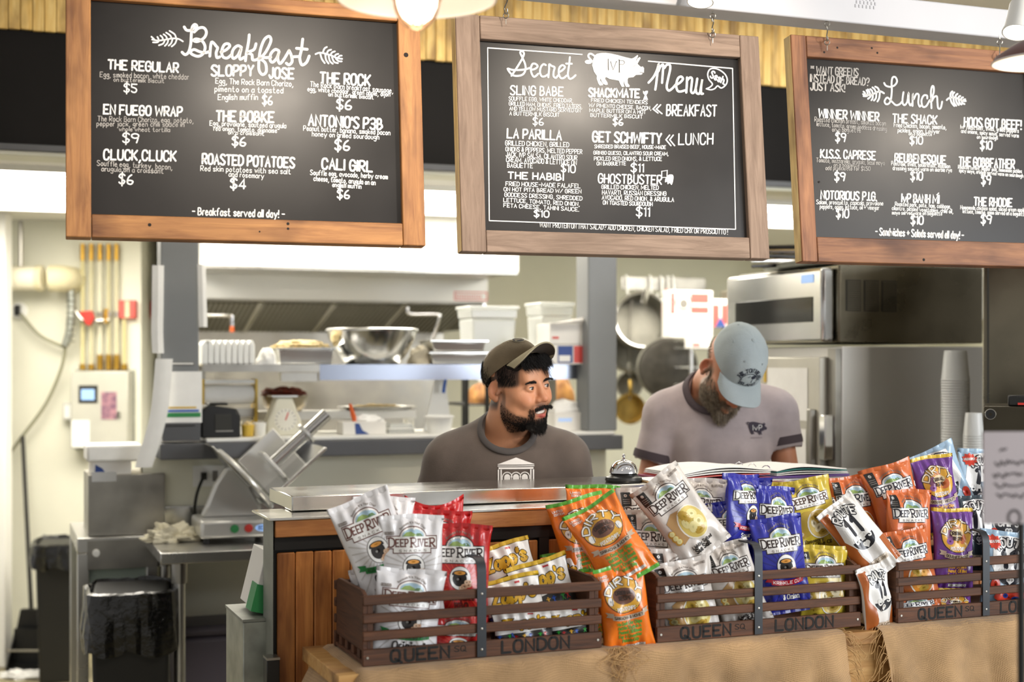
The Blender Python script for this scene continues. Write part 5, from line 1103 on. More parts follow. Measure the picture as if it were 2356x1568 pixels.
# broom, long dustpan, rear bin
t = thing('broom', 'black broom with a thin dark handle leaning on the left wall', 'broom', P(72, 1470, 7.35)*1, 0); t.location.z = 0
b0 = P(72, 1400, 7.30)-Vector(t.location); MB().tube([P(52, 1003, 7.50)-Vector(t.location), b0], 0.012, 8).build('handle', m_cord, t)
MB().taper(b0.x-0.10, b0.x+0.10, b0.y-0.02, b0.y+0.02, 0.02, b0.z, -0.05, 0).build('bristle_head', m_bin, t)
t = thing('lobby_dustpan', 'black upright dustpan with a long handle on the corridor floor', 'dustpan', (P(58, 1480, 7.1).x, 7.1, 0), 0)
MB().box(-0.10, 0.10, 0, 0.14, 0, 0.012).build('pan_floor', m_bin, t); MB().box(-0.10, 0.10, 0.125, 0.14, 0.012, 0.19).build('pan_back', m_bin, t)
for x in (-0.10, 0.094): MB().prism([(0, 0.012), (0.124, 0.012), (0.124, 0.17)], x, x+0.006, M=Matrix(((0, 1, 0, 0), (1, 0, 0, 0), (0, 0, 1, 0), (0, 0, 0, 1)))).build('pan_side', m_bin, t)
MB().tube([(0.09, 0.13, 0.19), (0.03, 0.2, 0.66)], 0.010, 8).build('handle', m_galv, t); MB().tube([(-0.10, 0.02, 0.10), (0.10, 0.02, 0.10)], 0.006, 6).build('lip_bar', m_steel_d, t)
o = lump('floor_litter', m_paper, None, 0.12, 0.06, 0.03, 0.5, 7, 4); place(o, (P(62, 1495, 7.0).x, 6.98, 0.0)); tag(o, 'crumpled white paper litter on the floor before the dustpan', 'litter')
def bin_(px, Yb, wd, dp, ht, label, drape, seed):
    t = thing('waste_bin', label, 'bin', (P(px, 0, Yb).x, Yb, 0), 0.25, 'black waste bins')
    MB().taper(-wd/2+0.025, wd/2-0.025, -dp/2+0.02, dp/2-0.02, 0.001, ht, 0.02, 0.015).build('bin_body', m_bin, t, bevel=0.012)
    b = MB(); N = 56; so = seed*2.3
    def ring(a, r, z):
        ca, sa = math.cos(a), math.sin(a); q = (abs(ca)**5+abs(sa)**5)**(-0.2); return (ca*q*(wd/2+r), sa*q*(dp/2+r), z)
    rows = [(-0.012, ht-0.10, 0.2), (-0.006, ht-0.02, 0.4), (0.004, ht+0.012, 0.7), (0.016, ht+0.006, 1), (0.020, ht-drape*0.3, 1.2), (0.022, ht-drape*0.65, 1.4), (0.020, ht-drape, 1.6)]
    vs = []; fs = []
    for j, (r, z, am) in enumerate(rows):
        for i in range(N):
            a = 2*PI*i/N; nz = mnoise.noise(Vector((math.cos(a)*3+so, math.sin(a)*3, z*6)))+0.5*mnoise.noise(Vector((a*4+so, z*14, so)))*1.5
            zz = z+(0.035*mnoise.noise(Vector((math.cos(a)*2, math.sin(a)*2+so, 1.0))) if j >= 4 else 0.008*nz)
            vs.append(ring(a, r+0.011*am*nz+0.004*am*math.sin(a*23+4*mnoise.noise(Vector((a*2, z*10, so)))), zz))
    for j in range(len(rows)-1):
        for i in range(N): fs.append((j*N+i, j*N+(i+1) % N, (j+1)*N+(i+1) % N, (j+1)*N+i))
    b.add(vs, fs).build('bin_liner', m_bagblk, t); return t
bin_(138, 7.0, 0.22, 0.36, 0.66, 'tall black bin with a liner standing by the far left wall', 0.10, 1)
bin_(302, 4.93, 0.27, 0.36, 0.765, 'black bin with a shiny draped liner in front of the steel stand', 0.20, 2)

# ---- steel stand with dispenser, left of the prep table
p0, sc = at(178, 1225, 0.02); t = thing('steel_stand', 'stainless work stand with a round knob behind the front bin', 'work stand', (KF.w(KF.s(178, 0.02), 0.02, 0)), KF.a)
Lx = 0.285
MB().box(0, Lx, 0, 0.55, 0.85, 0.905).build('top', m_steel, t, bevel=0.003); MB().box(0.035, Lx, -0.004, -0.0005, 0.79, 0.895).build('control_strip', m_steel_d, t)
for x in (0.0, Lx-0.04):
    for y in (0, 0.51): MB().box(x, x+0.04, y, y+0.04, 0, 0.849).build('leg', m_steel, t, bevel=0.003)
MB().box(0.041, Lx-0.041, 0.03, 0.036, 0.65, 0.845).build('glass_front', mat('greenish_glass', '#a8b8b0', 0.15), t); MB().box(0.041, Lx-0.041, 0.042, 0.5, 0.10, 0.12).build('lower_shelf', m_steel_d, t)
MB().lathe([(0, 0.02), (0.012, 0.019), (0.014, 0.0)], 16, M=Matrix.Translation((0.065, -0.0045, 0.85)) @ Matrix.Rotation(PI/2, 4, 'X')).build('knob', m_whitep, t)
for i in range(5): MB().cyl((0.03, -0.003, 0.12+0.14*i), (0.03, 0.0, 0.12+0.14*i), 0.005, n=8).build('bolt', m_screw, t)
t = thing('steel_dispenser', 'boxy stainless dispenser topped with white sheets on the steel stand', 'dispenser', KF.w(KF.s(203, 0.06), 0.06, 0.906), KF.a)
MB().box(0, 0.275, 0, 0.28, 0, 0.225).build('body', m_steel_d, t, bevel=0.003); MB().box(0.012, 0.10, -0.003, -0.0004, 0.20, 0.236).build('top_lip', m_steel_b, t)
t = thing('glove_carton', 'white carton with a blue swoosh lying on the steel dispenser', 'carton', KF.w(KF.s(212, 0.08), 0.08, 1.1315), KF.a); MB().box(0, 0.14, 0, 0.2, 0, 0.045).build('carton', m_boxw, t); MB().prism([(0.01, 0.002), (0.05, 0.002), (0.036, 0.022), (0.012, 0.036)], -0.002, -0.0003).build('blue_mark', m_navy, t)
t = thing('paper_stack', 'stack of white wrapping sheets on the dispenser, curling up beside the post', 'paper', KF.w(KF.s(200, 0.06), 0.06, 1.1775), KF.a)
MB().box(0, 0.20, 0.0, 0.2, 0, 0.062).build('sheet_pile', m_paper, t, bevel=0.01)
MB().sheet(lambda u, v: (0.20+0.06*v-0.10*(1-u)**2*0+0.02*math.sin(3*u), 0.0+0.19*v, 0.0+0.05*u), 8, 6, 0.001).build('side_sheet', m_paper, t)
# order slips on the left post
def strip(label, pts, wd, off):
    """hanging paper: list of (px, py) down its middle"""
    b = MB(); C_ = [at(x, y, off)[0] for x, y in pts]; base = C_[-1]; t = thing('order_slip', label, 'paper', base, 0, 'paper slips on the left post')
    Q = catmull([tuple(c-base) for c in C_], 5); n = len(Q)-1; u = KF.u
    b.sheet(lambda a, v: tuple(Vector(Q[int(round(a*n))])+u*(wd*(v-0.5))+KF.v*(0.004*math.cos(v*PI*2))), n, 4, 0.0012); b.build('slip', m_paper, t)
strip('narrow white order slip clipped to the left side of the grey post', [(364, 610), (363, 700), (362, 760), (364, 812)], 0.042, -0.01)
strip('narrow white order slip on the right side of the grey post', [(464, 608), (466, 680), (468, 752)], 0.030, -0.012)
strip('long white paper roll curving down from the grey post to the dispenser', [(378, 825), (374, 880), (366, 950), (348, 1020), (330, 1075)], 0.062, -0.035)
t, sc = kt('price_card', 'white card with yellow, blue and green lines at the foot of the grey post', 'card', 421, 972, -0.004)
card('card', m_paper, t, -41*sc*1.05, 41*sc*1.05, 0, 118*sc); card('yellow_line', m_yel, t, -34*sc, 30*sc, 33*sc, 37*sc, -0.0022); card('blue_line', m_blue, t, -40*sc, 36*sc, 25*sc, 30*sc, -0.0022); card('green_line', m_green, t, -40*sc, 40*sc, 13*sc, 23*sc, -0.0022)
t, sc = kt('ticket_box', 'dark grey box under the striped card at the foot of the post', 'box', 418, 1014, -0.026); MB().box(-43*sc, 43*sc, 0, 0.022, 0, 42*sc).build('case', m_dgrey, t, bevel=0.003); MB().box(-36*sc, 30*sc, -0.002, -0.0002, 34*sc, 37*sc).build('slot', m_cord, t)
t, sc = kt('name_plate', 'tiny white lettered plate low on the grey post', 'plate', 418, 839, -0.0015); card('plate', m_ink2, t, -28*sc, 28*sc, 0, 6*sc, -0.0002, 0.001); card('lettering', m_paper, t, -26*sc, 26*sc, 1.5*sc, 4.5*sc, -0.0013)

# ---- prep table, slicer, rag
t = thing('prep_table', 'stainless prep table with an upturned back edge on round legs', 'table', KF.w(-0.05, 0.095, 0), KF.a)
Lt = 1.35
MB().box(0, Lt, -0.555, 0, 0.862, 0.90).build('table_top', m_steel, t, bevel=0.003); MB().box(0, Lt, -0.022, 0, 0.9005, 1.005).build('backsplash', m_steel_b, t, bevel=0.004)
MB().box(0.04, Lt-0.04, -0.51, -0.05, 0.28, 0.30).build('undershelf', m_steel_d, t)
for x in (0.07, Lt-0.07):
    for y in (-0.50, -0.06): lg = MB().cyl((x, y, 0.0), (x, y, 0.861), 0.020, n=16).build('leg', m_steel, t); MB().cyl((x, y, 0.79), (x, y, 0.8605), 0.028, n=16).build('leg_socket', m_steel_d, lg)
t = thing('storage_tub', 'grey plastic tub with a rounded lid on the shelf under the prep table', 'tub', KF.w(KF.s(485, -0.1), -0.1, 0.3015), KF.a)
MB().taper(-0.13, 0.13, -0.1, 0.1, 0, 0.26, 0.012, 0.012).build('tub', mat('smoky_grey_plastic', '#5e5a66', 0.45), t, bevel=0.02); MB().box(-0.15, 0.15, -0.12, 0.12, 0.261, 0.30).build('lid', mat('smoky_grey_plastic', '#5e5a66', 0.45), t, bevel=0.018)
o = lump('crumpled_cloth', mat('cream_rag', '#e6dfc6', 0.85, var=0.2, vscale=14, bump=0.6, bscale=35), None, 0.088, 0.07, 0.05, 0.55, 6, 2, 40, 0.0); place(o, KF.w(KF.s(395, -0.12), -0.12, 0.901), 0.3); tag(o, 'crumpled cream cloth on the prep table beside the slicer', 'cloth')
t, sc = kt('meat_slicer', 'silver meat slicer with a tilted blade on the prep table', 'meat slicer', 545, 1250, -0.28); t.location.z = 0.901
w = 82*sc
for x in (-w*0.8, w*0.9):
    for y in (0.03, 0.22): MB().cyl((x, y, 0), (x, y, 0.018), 0.014, n=10).build('rubber_foot', m_blackp, t)
bs = MB().box(-w, w*1.25, 0, 0.26, 0.0185, 0.083).build('base', mat('slicer_casting', '#dcdbd6', 0.3, 0.6, var=0.04), t, bevel=0.012)
sl = MATS['slicer_casting']
for x, m_, nm in ((-5*sc, m_green, 'green'), (27*sc, m_red, 'red')): MB().lathe([(0, 0.008), (9*sc, 0.006), (10*sc, 0)], 16, M=Matrix.Translation((x, -0.0005, 0.052)) @ Matrix.Rotation(PI/2, 4, 'X')).build(nm+'_button', m_, bs)
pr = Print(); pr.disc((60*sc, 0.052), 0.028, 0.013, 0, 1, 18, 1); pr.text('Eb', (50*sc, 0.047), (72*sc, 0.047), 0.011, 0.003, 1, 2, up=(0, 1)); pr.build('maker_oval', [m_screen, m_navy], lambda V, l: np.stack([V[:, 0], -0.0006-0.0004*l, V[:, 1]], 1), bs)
MB().prism([(-72*sc, 0.084), (62*sc, 0.084), (72*sc, 0.11), (22*sc, 0.25), (-12*sc, 0.265), (-40*sc, 0.20), (-58*sc, 0.13)], 0.12, 0.16).build('motor_housing', sl, t, bevel=0.012)
Rb = Matrix.Translation((28*sc, 0.075, 0.225)) @ Matrix.Rotation(math.radians(-42), 4, 'Y')
MB().lathe([(0, 0.004), (0.118, 0.006), (0.130, 0.0), (0.118, -0.006), (0, -0.004)], 40, M=Rb @ Matrix.Rotation(math.radians(90), 4, 'Y')).build('blade', m_chrome, t)
MB().tube([tuple(Rb @ Vector((-0.004, 0.137*math.cos(a), 0.137*math.sin(a)))) for a in np.linspace(0, 2*PI, 33)[:-1]], 0.009, 8, True).build('blade_guard', sl, t)
MB().box(-0.014, -0.008, -0.02, 0.19, -0.03, 0.17, M=Rb).build('gauge_plate', m_steel_b, t, bevel=0.002)
Rc = Matrix.Translation((112*sc, 0.09, 0.20)) @ Matrix.Rotation(math.radians(48), 4, 'Y')
MB().box(-0.006, 0.006, -0.10, 0.14, -0.06, 0.20, M=Rc).build('food_carriage', m_steel_b, t, bevel=0.004)
MB().box(-0.15, 0.0, 0.125, 0.14, -0.05, 0.13, M=Rc).build('carriage_back', sl, t, bevel=0.004)
MB().cyl(tuple(Rc @ Vector((-0.07, 0.02, 0.03))), tuple(Rc @ Vector((-0.07, 0.02, 0.30))), 0.024, n=16).build('pusher_arm', m_steel_b, t); MB().cyl(tuple(Rc @ Vector((-0.07, 0.02, 0.19))), tuple(Rc @ Vector((-0.07, 0.02, 0.20))), 0.045, n=16).build('pusher_collar', sl, t)
MB().box(-0.13, -0.01, -0.03, 0.07, 0.02, 0.032, M=Rc).build('pusher_plate', sl, t, bevel=0.004); MB().cyl((150*sc, 0.0, 0.10), (118*sc, 0.05, 0.16), 0.012, n=10).build('carriage_handle', m_blackp, t)
t, sc = kt('power_outlet', 'white wall outlet with a black plug behind the slicer', 'outlet', 480, 1118, 0.098, 'power outlets'); card('plate', m_whitep, t, -36*sc, 36*sc, 0, 48*sc, -0.001, 0.008)
MB().box(-19*sc, -7*sc, -0.035, -0.0095, 17*sc, 33*sc).build('plug', m_blackp, t); MB().box(8*sc, 20*sc, -0.011, -0.0095, 12*sc, 36*sc).build('socket', m_ink2, t)
o = MB().tube(catmull([at(472, 1090, 0.05)[0], at(462, 1110, 0.03)[0], at(452, 1140, 0.0)[0], at(448, 1175, 0.02)[0], at(456, 1200, 0.03)[0]+Vector((0, 0, 0.01))], 6), 0.006, 8).build('appliance_cable', m_cord); tag(o, 'black cord from the wall outlet down to the slicer', 'cord')

# ---- shelf box and glove carton at the counter's left end
t = thing('metal_step_bin', 'grey metal box with a lid standing against the left end of the counter', 'box', CF.w(CF.s(560, 0.47), 0.47, 0), CF.a)
MB().box(-0.012, 0.075, -0.06, 0.16, 0, 0.940).build('case', m_galv, t, bevel=0.002); MB().box(-0.014, 0.077, -0.062, 0.162, 0.9405, 0.947).build('lid', m_endgrey, t)
t = thing('glove_box', 'white and green glove carton leaning on the grey metal box', 'carton', CF.w(CF.s(592, 0.47), 0.47, 0.9485), CF.a)
Rg = Matrix.Rotation(math.radians(14), 4, 'Y'); MB().box(-0.02, 0.05, -0.02, 0.13, 0.012, 0.15, M=Rg).build('carton', m_boxw, t, bevel=0.002); MB().box(-0.022, 0.052, -0.022, 0.04, 0.005, 0.07, M=Rg).build('green_panel', m_green, t); MB().disc if False else None
t = thing('door_hinge', 'small black latch at the lower left end of the counter', 'latch', CF.w(CF.s(613, 0.40), 0.30, 0.80), CF.a); MB().box(-0.02, 0.01, 0, 0.04, 0, 0.07).build('plate', m_blackp, t, bevel=0.002); MB().box(-0.02, 0.01, -0.002, 0.042, 0.0705, 0.076).build('cap', m_steel_d, t)

# ---- exhaust hood
t = thing('exhaust_hood', 'wide stainless exhaust hood above the back line', 'hood', KF.w(0.9, 2.3, 1.72), KF.a)
c0 = 0.9; hx0, hx1 = KF.s(392, 2.9)-c0, 2.0-c0
MB().box(hx0, hx1, 1.6-2.3, 1.0, 2.013-1.72, 2.295-1.72).build('upper_box', mat('white_enamel', '#f1f0ea', 0.3), t, bevel=0.004)
MB().box(hx0, hx1, 1.62-2.3, 2.1-2.3, 2.004-1.72, 2.0125-1.72).build('soffit_panel', m_steel, t)
MB().box(hx0, hx1, 2.1-2.3, 2.14-2.3, 1.877-1.72, 2.0035-1.72).build('canopy_front', mat('satin_hood_steel', '#dcdcd8', 0.5, 0.35), t); MB().box(hx0, hx1, 2.14-2.3, 2.36-2.3, 1.870-1.72, 1.8765-1.72).build('canopy_lip', m_steel_d, t)
MB().box(hx1-0.01, hx1, 2.141-2.3, 1.0, 1.73-1.72, 2.003-1.72).build('canopy_end', m_steel_b, t)
pr = Print(); a_, b_, zz0, zz1 = KF.rect(1046, 672, 1120, 690, 2.1); pr.line([(0, 0), (b_-a_, 0), (b_-a_, zz1-zz0), (0, zz1-zz0), (0, 0)], 0.006, 0, 1, False); [pr.line([(0.012+0.014*i_, 0.012), (0.012+0.014*i_, 0.028)], 0.006, 0, 1) for i_ in range(int((b_-a_-0.02)/0.014))]
pr.build('red_label', [m_redpr], lambda V, l: np.stack([V[:, 0]+a_-c0, np.full(len(V), 2.1-2.3-0.001), V[:, 1]+zz0-1.72], 1), t)
fw = 0.40; x = hx0+0.02
while x < hx1-0.2:
    fb = MB(); A_ = Vector((0, 2.36-2.3, 1.868-1.72)); B_ = Vector((0, 2.92-2.3, 1.722-1.72)); d = B_-A_
    f = MB().add([(x+0.01, *A_[1:]), (x+fw-0.01, *A_[1:]), (x+fw-0.01, *B_[1:]), (x+0.01, *B_[1:])], [(0, 1, 2, 3)]).build('grease_filter', mat('filter_dark', '#4b4a40', 0.5, 0.5), t)
    g = MB()
    for i in range(14):
        xx = x+0.02+i*(fw-0.04)/13; g.add([(xx, A_.y, A_.z-0.004), (xx+0.012, A_.y, A_.z-0.004), (xx+0.012, B_.y, B_.z-0.004), (xx, B_.y, B_.z-0.004)], [(0, 1, 2, 3)])
    q = g.build('baffle', m_steel_d, f); q['kind'] = 'stuff'
    MB().add([(x+fw-0.01, A_.y, A_.z-0.006), (x+fw+0.015, A_.y, A_.z-0.006), (x+fw+0.015, B_.y, B_.z-0.006), (x+fw-0.01, B_.y, B_.z-0.006)], [(0, 1, 2, 3)]).build('filter_frame', m_steel_b, t); x += fw+0.005
MB().box(hx0, hx1, 2.93-2.3, 2.945-2.3, 1.0-1.72, 1.721-1.72).build('back_splash', m_steel_d, t)
for i, (px, py) in enumerate(((500, 725), (970, 722))):
    q, sc = at(px, py, 2.0); 
    t2 = thing('sprinkler_arm', ['left', 'right'][i]+' chrome suppression pipe with a nozzle under the hood', 'pipe', q, KF.a, 'suppression pipes under the hood')
    pts = [(-0.10, 0, 0), (0.06, 0, 0), (0.075, 0, -0.012), (0.075, 0, -0.055)] if i == 0 else [(-0.075, 0, 0.035), (-0.065, 0, 0.0), (0.08, 0, 0), (0.10, 0, -0.02), (0.065, 0.02, -0.14)]
    MB().tube(catmull(pts, 4), 0.010, 10).build('pipe', m_chrome, t2)
    if i == 0: MB().cyl((0.075, 0, -0.085), (0.075, 0, -0.056), 0.011, n=8).build('nozzle', m_orange, t2)
# cooking line below the hood
t = thing('cooking_line', 'long stainless cooking bench under the hood', 'bench', KF.w(0.9, 2.3, 0), KF.a); MB().box(hx0, hx1, -0.05, 0.60, 0.86, 0.92).build('bench_top', m_steel, t); MB().box(hx0+0.02, hx1-0.02, 0.0, 0.58, 0.05, 0.859).build('bench_body', m_steel_d, t)

# ---- steel overshelf in the pass and what stands on it
zS = KF.z(700, 838, 0.12)
t = thing('pass_shelf', 'bright stainless shelf across the pass at eye level', 'shelf', KF.w(0.9, 0.12, zS), KF.a)
xa, xb = KF.s(466, 0.12)-0.9, KF.s(1352, 0.12)-0.9; xm = KF.s(735, 0.12)-0.9
MB().box(xa, xb, 0, 0.36, -0.006, 0).build('shelf_plate', m_steel_b, t); MB().box(xm, xb, -0.004, -0.0005, -0.062, 0.0).build('front_lip', mat('blue_grey_steel_lip', '#8d93a0', 0.25, 1.0), t); MB().box(xa, xm, -0.004, -0.0005, -0.028, 0.0).build('front_lip', m_steel_d, t)
MB().box(KF.s(648, 0.12)-0.9, xm-0.002, 0.01, 0.05, -0.066, -0.032).build('light_strip', m_steel_d, t)
for x in (xa+0.02, xb-0.06):
    MB().box(x, x+0.03, 0.28, 0.31, 1.262-zS, -0.0065).build('upright', m_steel_d, t)
def on_shelf(name, label, cat, px, off=0.2, group=None):
    p_ = KF.w(KF.s(px, off), off, zS+0.0005); return thing(name, label, cat, p_, KF.a, group), KF.Y(px, off)/FPX
t, sc = on_shelf('takeout_boxes', 'sleeve of stacked white takeout containers at the left of the pass shelf', 'containers', 528, 0.12)
for i in range(9):
    x0 = -62*sc+i*13.5*sc; MB().prism([(x0, 0), (x0+12.5*sc, 0), (x0+12.5*sc, 44*sc), (x0+8*sc, 56*sc), (x0+(2 if i else 16)*sc, 56*sc), (x0, 46*sc)], 0.0, 0.16).build('container', m_whitep, t, bevel=0.005)
def pan(label, px, wpx, hpx, food, zoff=0.0, off=0.16, dp=0.2, foodm=None, name='steam_pan'):
    t, sc = on_shelf(name, label, 'pan', px, off, 'steel pans'); t.location.z += zoff; w = wpx*sc/2; h = hpx*sc
    MB().taper(-w*0.86, w*0.86, 0.015, dp-0.015, 0, h-0.004, w*0.08, 0.01).build('pan_body', m_steel, t, bevel=0.006); MB().box(-w, w, 0, dp, h-0.0035, h).build('rim', m_steel_b, t)
    if food: o_ = lump('food', foodm or m_food, t, w*0.95, dp*0.45, food, 0.25, 9, 3, 26, 0.0, (0, dp/2, h+0.0005))
    return t, sc
pan('shallow steel pan heaped with pale shredded food', 705, 140, 38, 0.03)
o, sc = on_shelf('crumpled_bag', 'small crumpled white bag between the containers and the heaped pan', 'bag', 613, 0.14); lump('bag', m_paper, o, 22*sc, 0.05, 34*sc, 0.25, 4, 6, 20, 0.0)
t, sc = on_shelf('mixing_bowl', 'large dented steel mixing bowl on the pass shelf', 'bowl', 856, 0.24)
R = 105*sc; prof = [(R*0.55, 0.0), (R*0.62, 0.004), (R*0.80, 30*sc), (R*0.94, 58*sc), (R*0.99, 78*sc), (R*1.02, 80*sc), (R*0.98, 82*sc), (R*0.92, 60*sc), (R*0.78, 32*sc), (R*0.58, 8*sc), (0.001, 6*sc)]
MB().lathe(prof, 40).build('bowl', m_steel_b, t); lump('foil_film', m_whitep, t, R*0.95, R*0.95, 0.012, 0.2, 8, 5, 24, 0.0, (0, 0, 76*sc))
pan('upper long steel pan stacked on another right of the bowl', 1058, 140, 26, 0, 29*scw*0.75)
pan('lower long steel pan right of the mixing bowl', 1058, 145, 27, 0)
t, sc = on_shelf('folded_cloth', 'rumpled tan cloth between the bowl and the stacked pans', 'cloth', 968, 0.26); lump('cloth', mat('tan_cloth', '#b9b09a', 0.8, var=0.2), t, 0.05, 0.06, 0.07, 0.35, 4, 9, 20, 0.0)
def tub(label, px, wpx, hpx, off, zoff=0.0):
    t, sc = on_shelf('food_tub', label, 'container', px, off, 'clear plastic tubs'); t.location.z += zoff; w = wpx*sc/2; h = hpx*sc
    MB().taper(-w*0.80, w*0.80, 0.02, 0.18, 0, h*0.78, w*0.1, 0.012).build('tub', m_trans, t, bevel=0.01); MB().taper(-w*0.92, w*0.92, 0.008, 0.192, h*0.785, h*0.94, w*0.03, 0.002).build('collar', m_trans, t, bevel=0.006); MB().box(-w, w, 0, 0.2, h*0.945, h).build('rim', m_trans, t, bevel=0.004)
tub('large clear plastic tub behind the man in the brown cap', 1139, 122, 134, 0.26)
tub('clear plastic tub above the printed cartons near the right post', 1284, 86, 142, 0.28)
t, sc = on_shelf('bread_roll_bag', 'white bag of rolls on the pass shelf behind the brown cap', 'bag', 1195, 0.2); lump('bag', m_paper, t, 40*sc, 0.06, 55*sc, 0.3, 4, 8, 22, 0.0); 
t, sc = on_shelf('printed_carton', 'white carton with blue and red bands beside the right post', 'carton', 1325, 0.06, 'cartons on the pass shelf')
MB().box(-72*sc, 70*sc, 0, 0.17, 0, 45*sc).build('carton', m_boxw, t); card('blue_band', m_navy, t, -45*sc, -8*sc, 3*sc, 42*sc, -0.0003); card('red_band', m_redpr, t, -5*sc, 26*sc, 3*sc, 42*sc, -0.0003); card('blue_band', m_navy, t, 28*sc, 68*sc, 3*sc, 43*sc, -0.0003); card('red_corner', m_redpr, t, 46*sc, 69*sc, 1*sc, 20*sc, -0.0012); card('white_panel', m_paper, t, -42*sc, -14*sc, 6*sc, 20*sc, -0.0012)
t, sc = on_shelf('open_carton', 'white carton with a raised flap and a red stripe, on top of the printed carton', 'carton', 1330, 0.06, 'cartons on the pass shelf'); t.location.z += 46*sc
MB().box(-70*sc, 68*sc, 0, 0.15, 0, 47*sc).build('carton', m_boxw, t, bevel=0.002); card('red_stripe', m_redpr, t, 30*sc, 64*sc, 12*sc, 22*sc, -0.0003); card('red_tab', m_redpr, t, -64*sc, -48*sc, 12*sc, 17*sc, -0.0003); MB().sheet(lambda u, v: (-72*sc+100*sc*u, -0.03*math.sin(PI*v)*0.5-0.01*v, 48*sc+18*sc*v*(u-0.1)), 6, 4, 0.002).build('flap', m_boxw, t)

# ---- things on the ledge under the shelf
zL = 1.2615
def on_ledge(name, label, cat, px, off=0.1, group=None, dz=0.0):
    return thing(name, label, cat, KF.w(KF.s(px, off), off, zL+dz), KF.a, group), KF.Y(px, off)/FPX
t, sc = on_ledge('receipt_printer', 'black receipt printer on the ledge beside the post', 'printer', 508, 0.02)
MB().prism([(-46*sc, 0), (46*sc, 0), (46*sc, 48*sc), (38*sc, 66*sc), (-30*sc, 76*sc), (-46*sc, 62*sc)], 0, 0.15).build('case', m_blackp, t, bevel=0.008); MB().box(-14*sc, 24*sc, -0.003, -0.0005, 18*sc, 54*sc).build('front_cover', m_cord, t, bevel=0.002); MB().box(-12*sc, 28*sc, -0.004, -0.0005, 14*sc, 17*sc).build('paper_slot', m_steel_d, t); MB().box(-25*sc, 20*sc, 0.03, 0.12, 74*sc, 80*sc).build('lid', m_blackp, t, bevel=0.006)
t, sc = on_ledge('film_dispenser', 'yellow-edged dispenser with a wide white film roll above the printer', 'dispenser', 530, 0.23)
for x in (-62*sc, 60*sc): MB().box(x-3*sc, x+3*sc, 0, 0.10, 0, 128*sc).build('side_frame', m_yel, t)
MB().cyl((-58*sc, 0.04, 92*sc), (56*sc, 0.04, 92*sc), 22*sc, n=20).build('film_roll', m_paper, t); MB().box(-58*sc, 56*sc, 0.0, 0.09, 118*sc, 126*sc).build('top_bar', m_whitep, t); MB().box(-58*sc, 56*sc, 0.02, 0.09, 40*sc, 60*sc).build('base_plate', m_steel_d, t)
t, sc = on_ledge('rear_shelf_board', 'white raised board along the back of the ledge', 'shelf', 760, 0.28)
rz0 = KF.z(760, 945, 0.28)-zL
MB().box(-215*sc, 205*sc, 0, 0.13, rz0-0.035, rz0).build('board', m_white, t, bevel=0.003)
for x in (-200*sc, 190*sc): MB().box(x, x+0.03, 0.04, 0.10, 0, rz0-0.0355).build('bracket', m_white, t)
t, sc = on_ledge('chilli_bowl', 'clear bowl of dark red dried chillies on the raised white board', 'bowl', 655, 0.33, dz=rz0+0.0005)
MB().lathe([(0.001, 0), (38*sc, 0), (50*sc, 14*sc), (53*sc, 36*sc), (50*sc, 38*sc)], 28).build('bowl', mat('smoked_clear_plastic', '#b7a98c', 0.2, trans=0.4), t); lump('chillies', m_foodr, t, 48*sc, 48*sc, 18*sc, 0.35, 10, 2, 26, 0.0, (0, 0, 36*sc))
t, sc = on_ledge('serving_tray', 'shallow oval tray of pale food on the raised white board', 'tray', 868, 0.33, dz=rz0+0.0005)
MB().lathe([(0.001, 0), (70*sc, 0), (92*sc, 7*sc), (93*sc, 9*sc), (70*sc, 4*sc)], 32, sy=0.6).build('tray', m_steel, t); lump('pale_food', m_food, t, 60*sc, 40*sc, 9*sc, 0.3, 9, 11, 20, 0.0, (0, 0, 4*sc))
t, sc = on_ledge('kitchen_scale', 'cream upright kitchen scale with a round dial', 'scale', 655, 0.10)
MB().prism([(-42*sc, 0), (42*sc, 0), (40*sc, 30*sc), (30*sc, 55*sc), (18*sc, 88*sc), (-18*sc, 88*sc), (-30*sc, 55*sc), (-40*sc, 30*sc)], 0, 0.09).build('case', mat('scale_cream', '#d9d5c2', 0.4), t, bevel=0.008)
pr = Print(); pr.disc((2*sc, 36*sc), 26*sc, mi=0, lay=1, n=24, rings=1)
for i in range(16): a_ = 2*PI*i/16; pr.line([(2*sc+20*sc*math.cos(a_), 36*sc+20*sc*math.sin(a_)), (2*sc+24*sc*math.cos(a_), 36*sc+24*sc*math.sin(a_))], 1.6*sc, 1, 2)
pr.line([(2*sc, 36*sc), (8*sc, 52*sc)], 3*sc, 2, 3); pr.build('dial', [mat('dial_face', '#e2dfd2', 0.4), m_ink2, m_red], lambda V, l: np.stack([V[:, 0], -0.0006-0.0004*l, V[:, 1]], 1), t); MB().box(-30*sc, 30*sc, -0.005, 0.095, 88.5*sc, 92*sc).build('pan_plate', m_steel, t)
t, sc = on_ledge('sauce_cup', 'yellow plastic cup beside the receipt printer', 'cup', 570, 0.08, 'small cups on the ledge'); MB().lathe([(0.001, 0), (13*sc, 0), (15*sc, 26*sc), (13*sc, 27*sc), (0.001, 24*sc)], 18).build('cup', m_yel, t); lump('sauce', m_food, t, 11*sc, 11*sc, 8*sc, 0.3, 5, 1, 12, 0.0, (0, 0, 26*sc))
t, sc = on_ledge('paper_cup', 'white cup between the yellow cup and the scale', 'cup', 597, 0.09, 'small cups on the ledge'); MB().lathe([(0.001, 0), (13*sc, 0), (16*sc, 30*sc), (14*sc, 30.5*sc), (0.001, 26*sc)], 18).build('cup', m_whitep, t); MB().lathe([(15*sc, 0), (16.5*sc, 1*sc), (15*sc, 2*sc)], 18, (0, 0, 29.5*sc)).build('rolled_rim', m_paper, t)
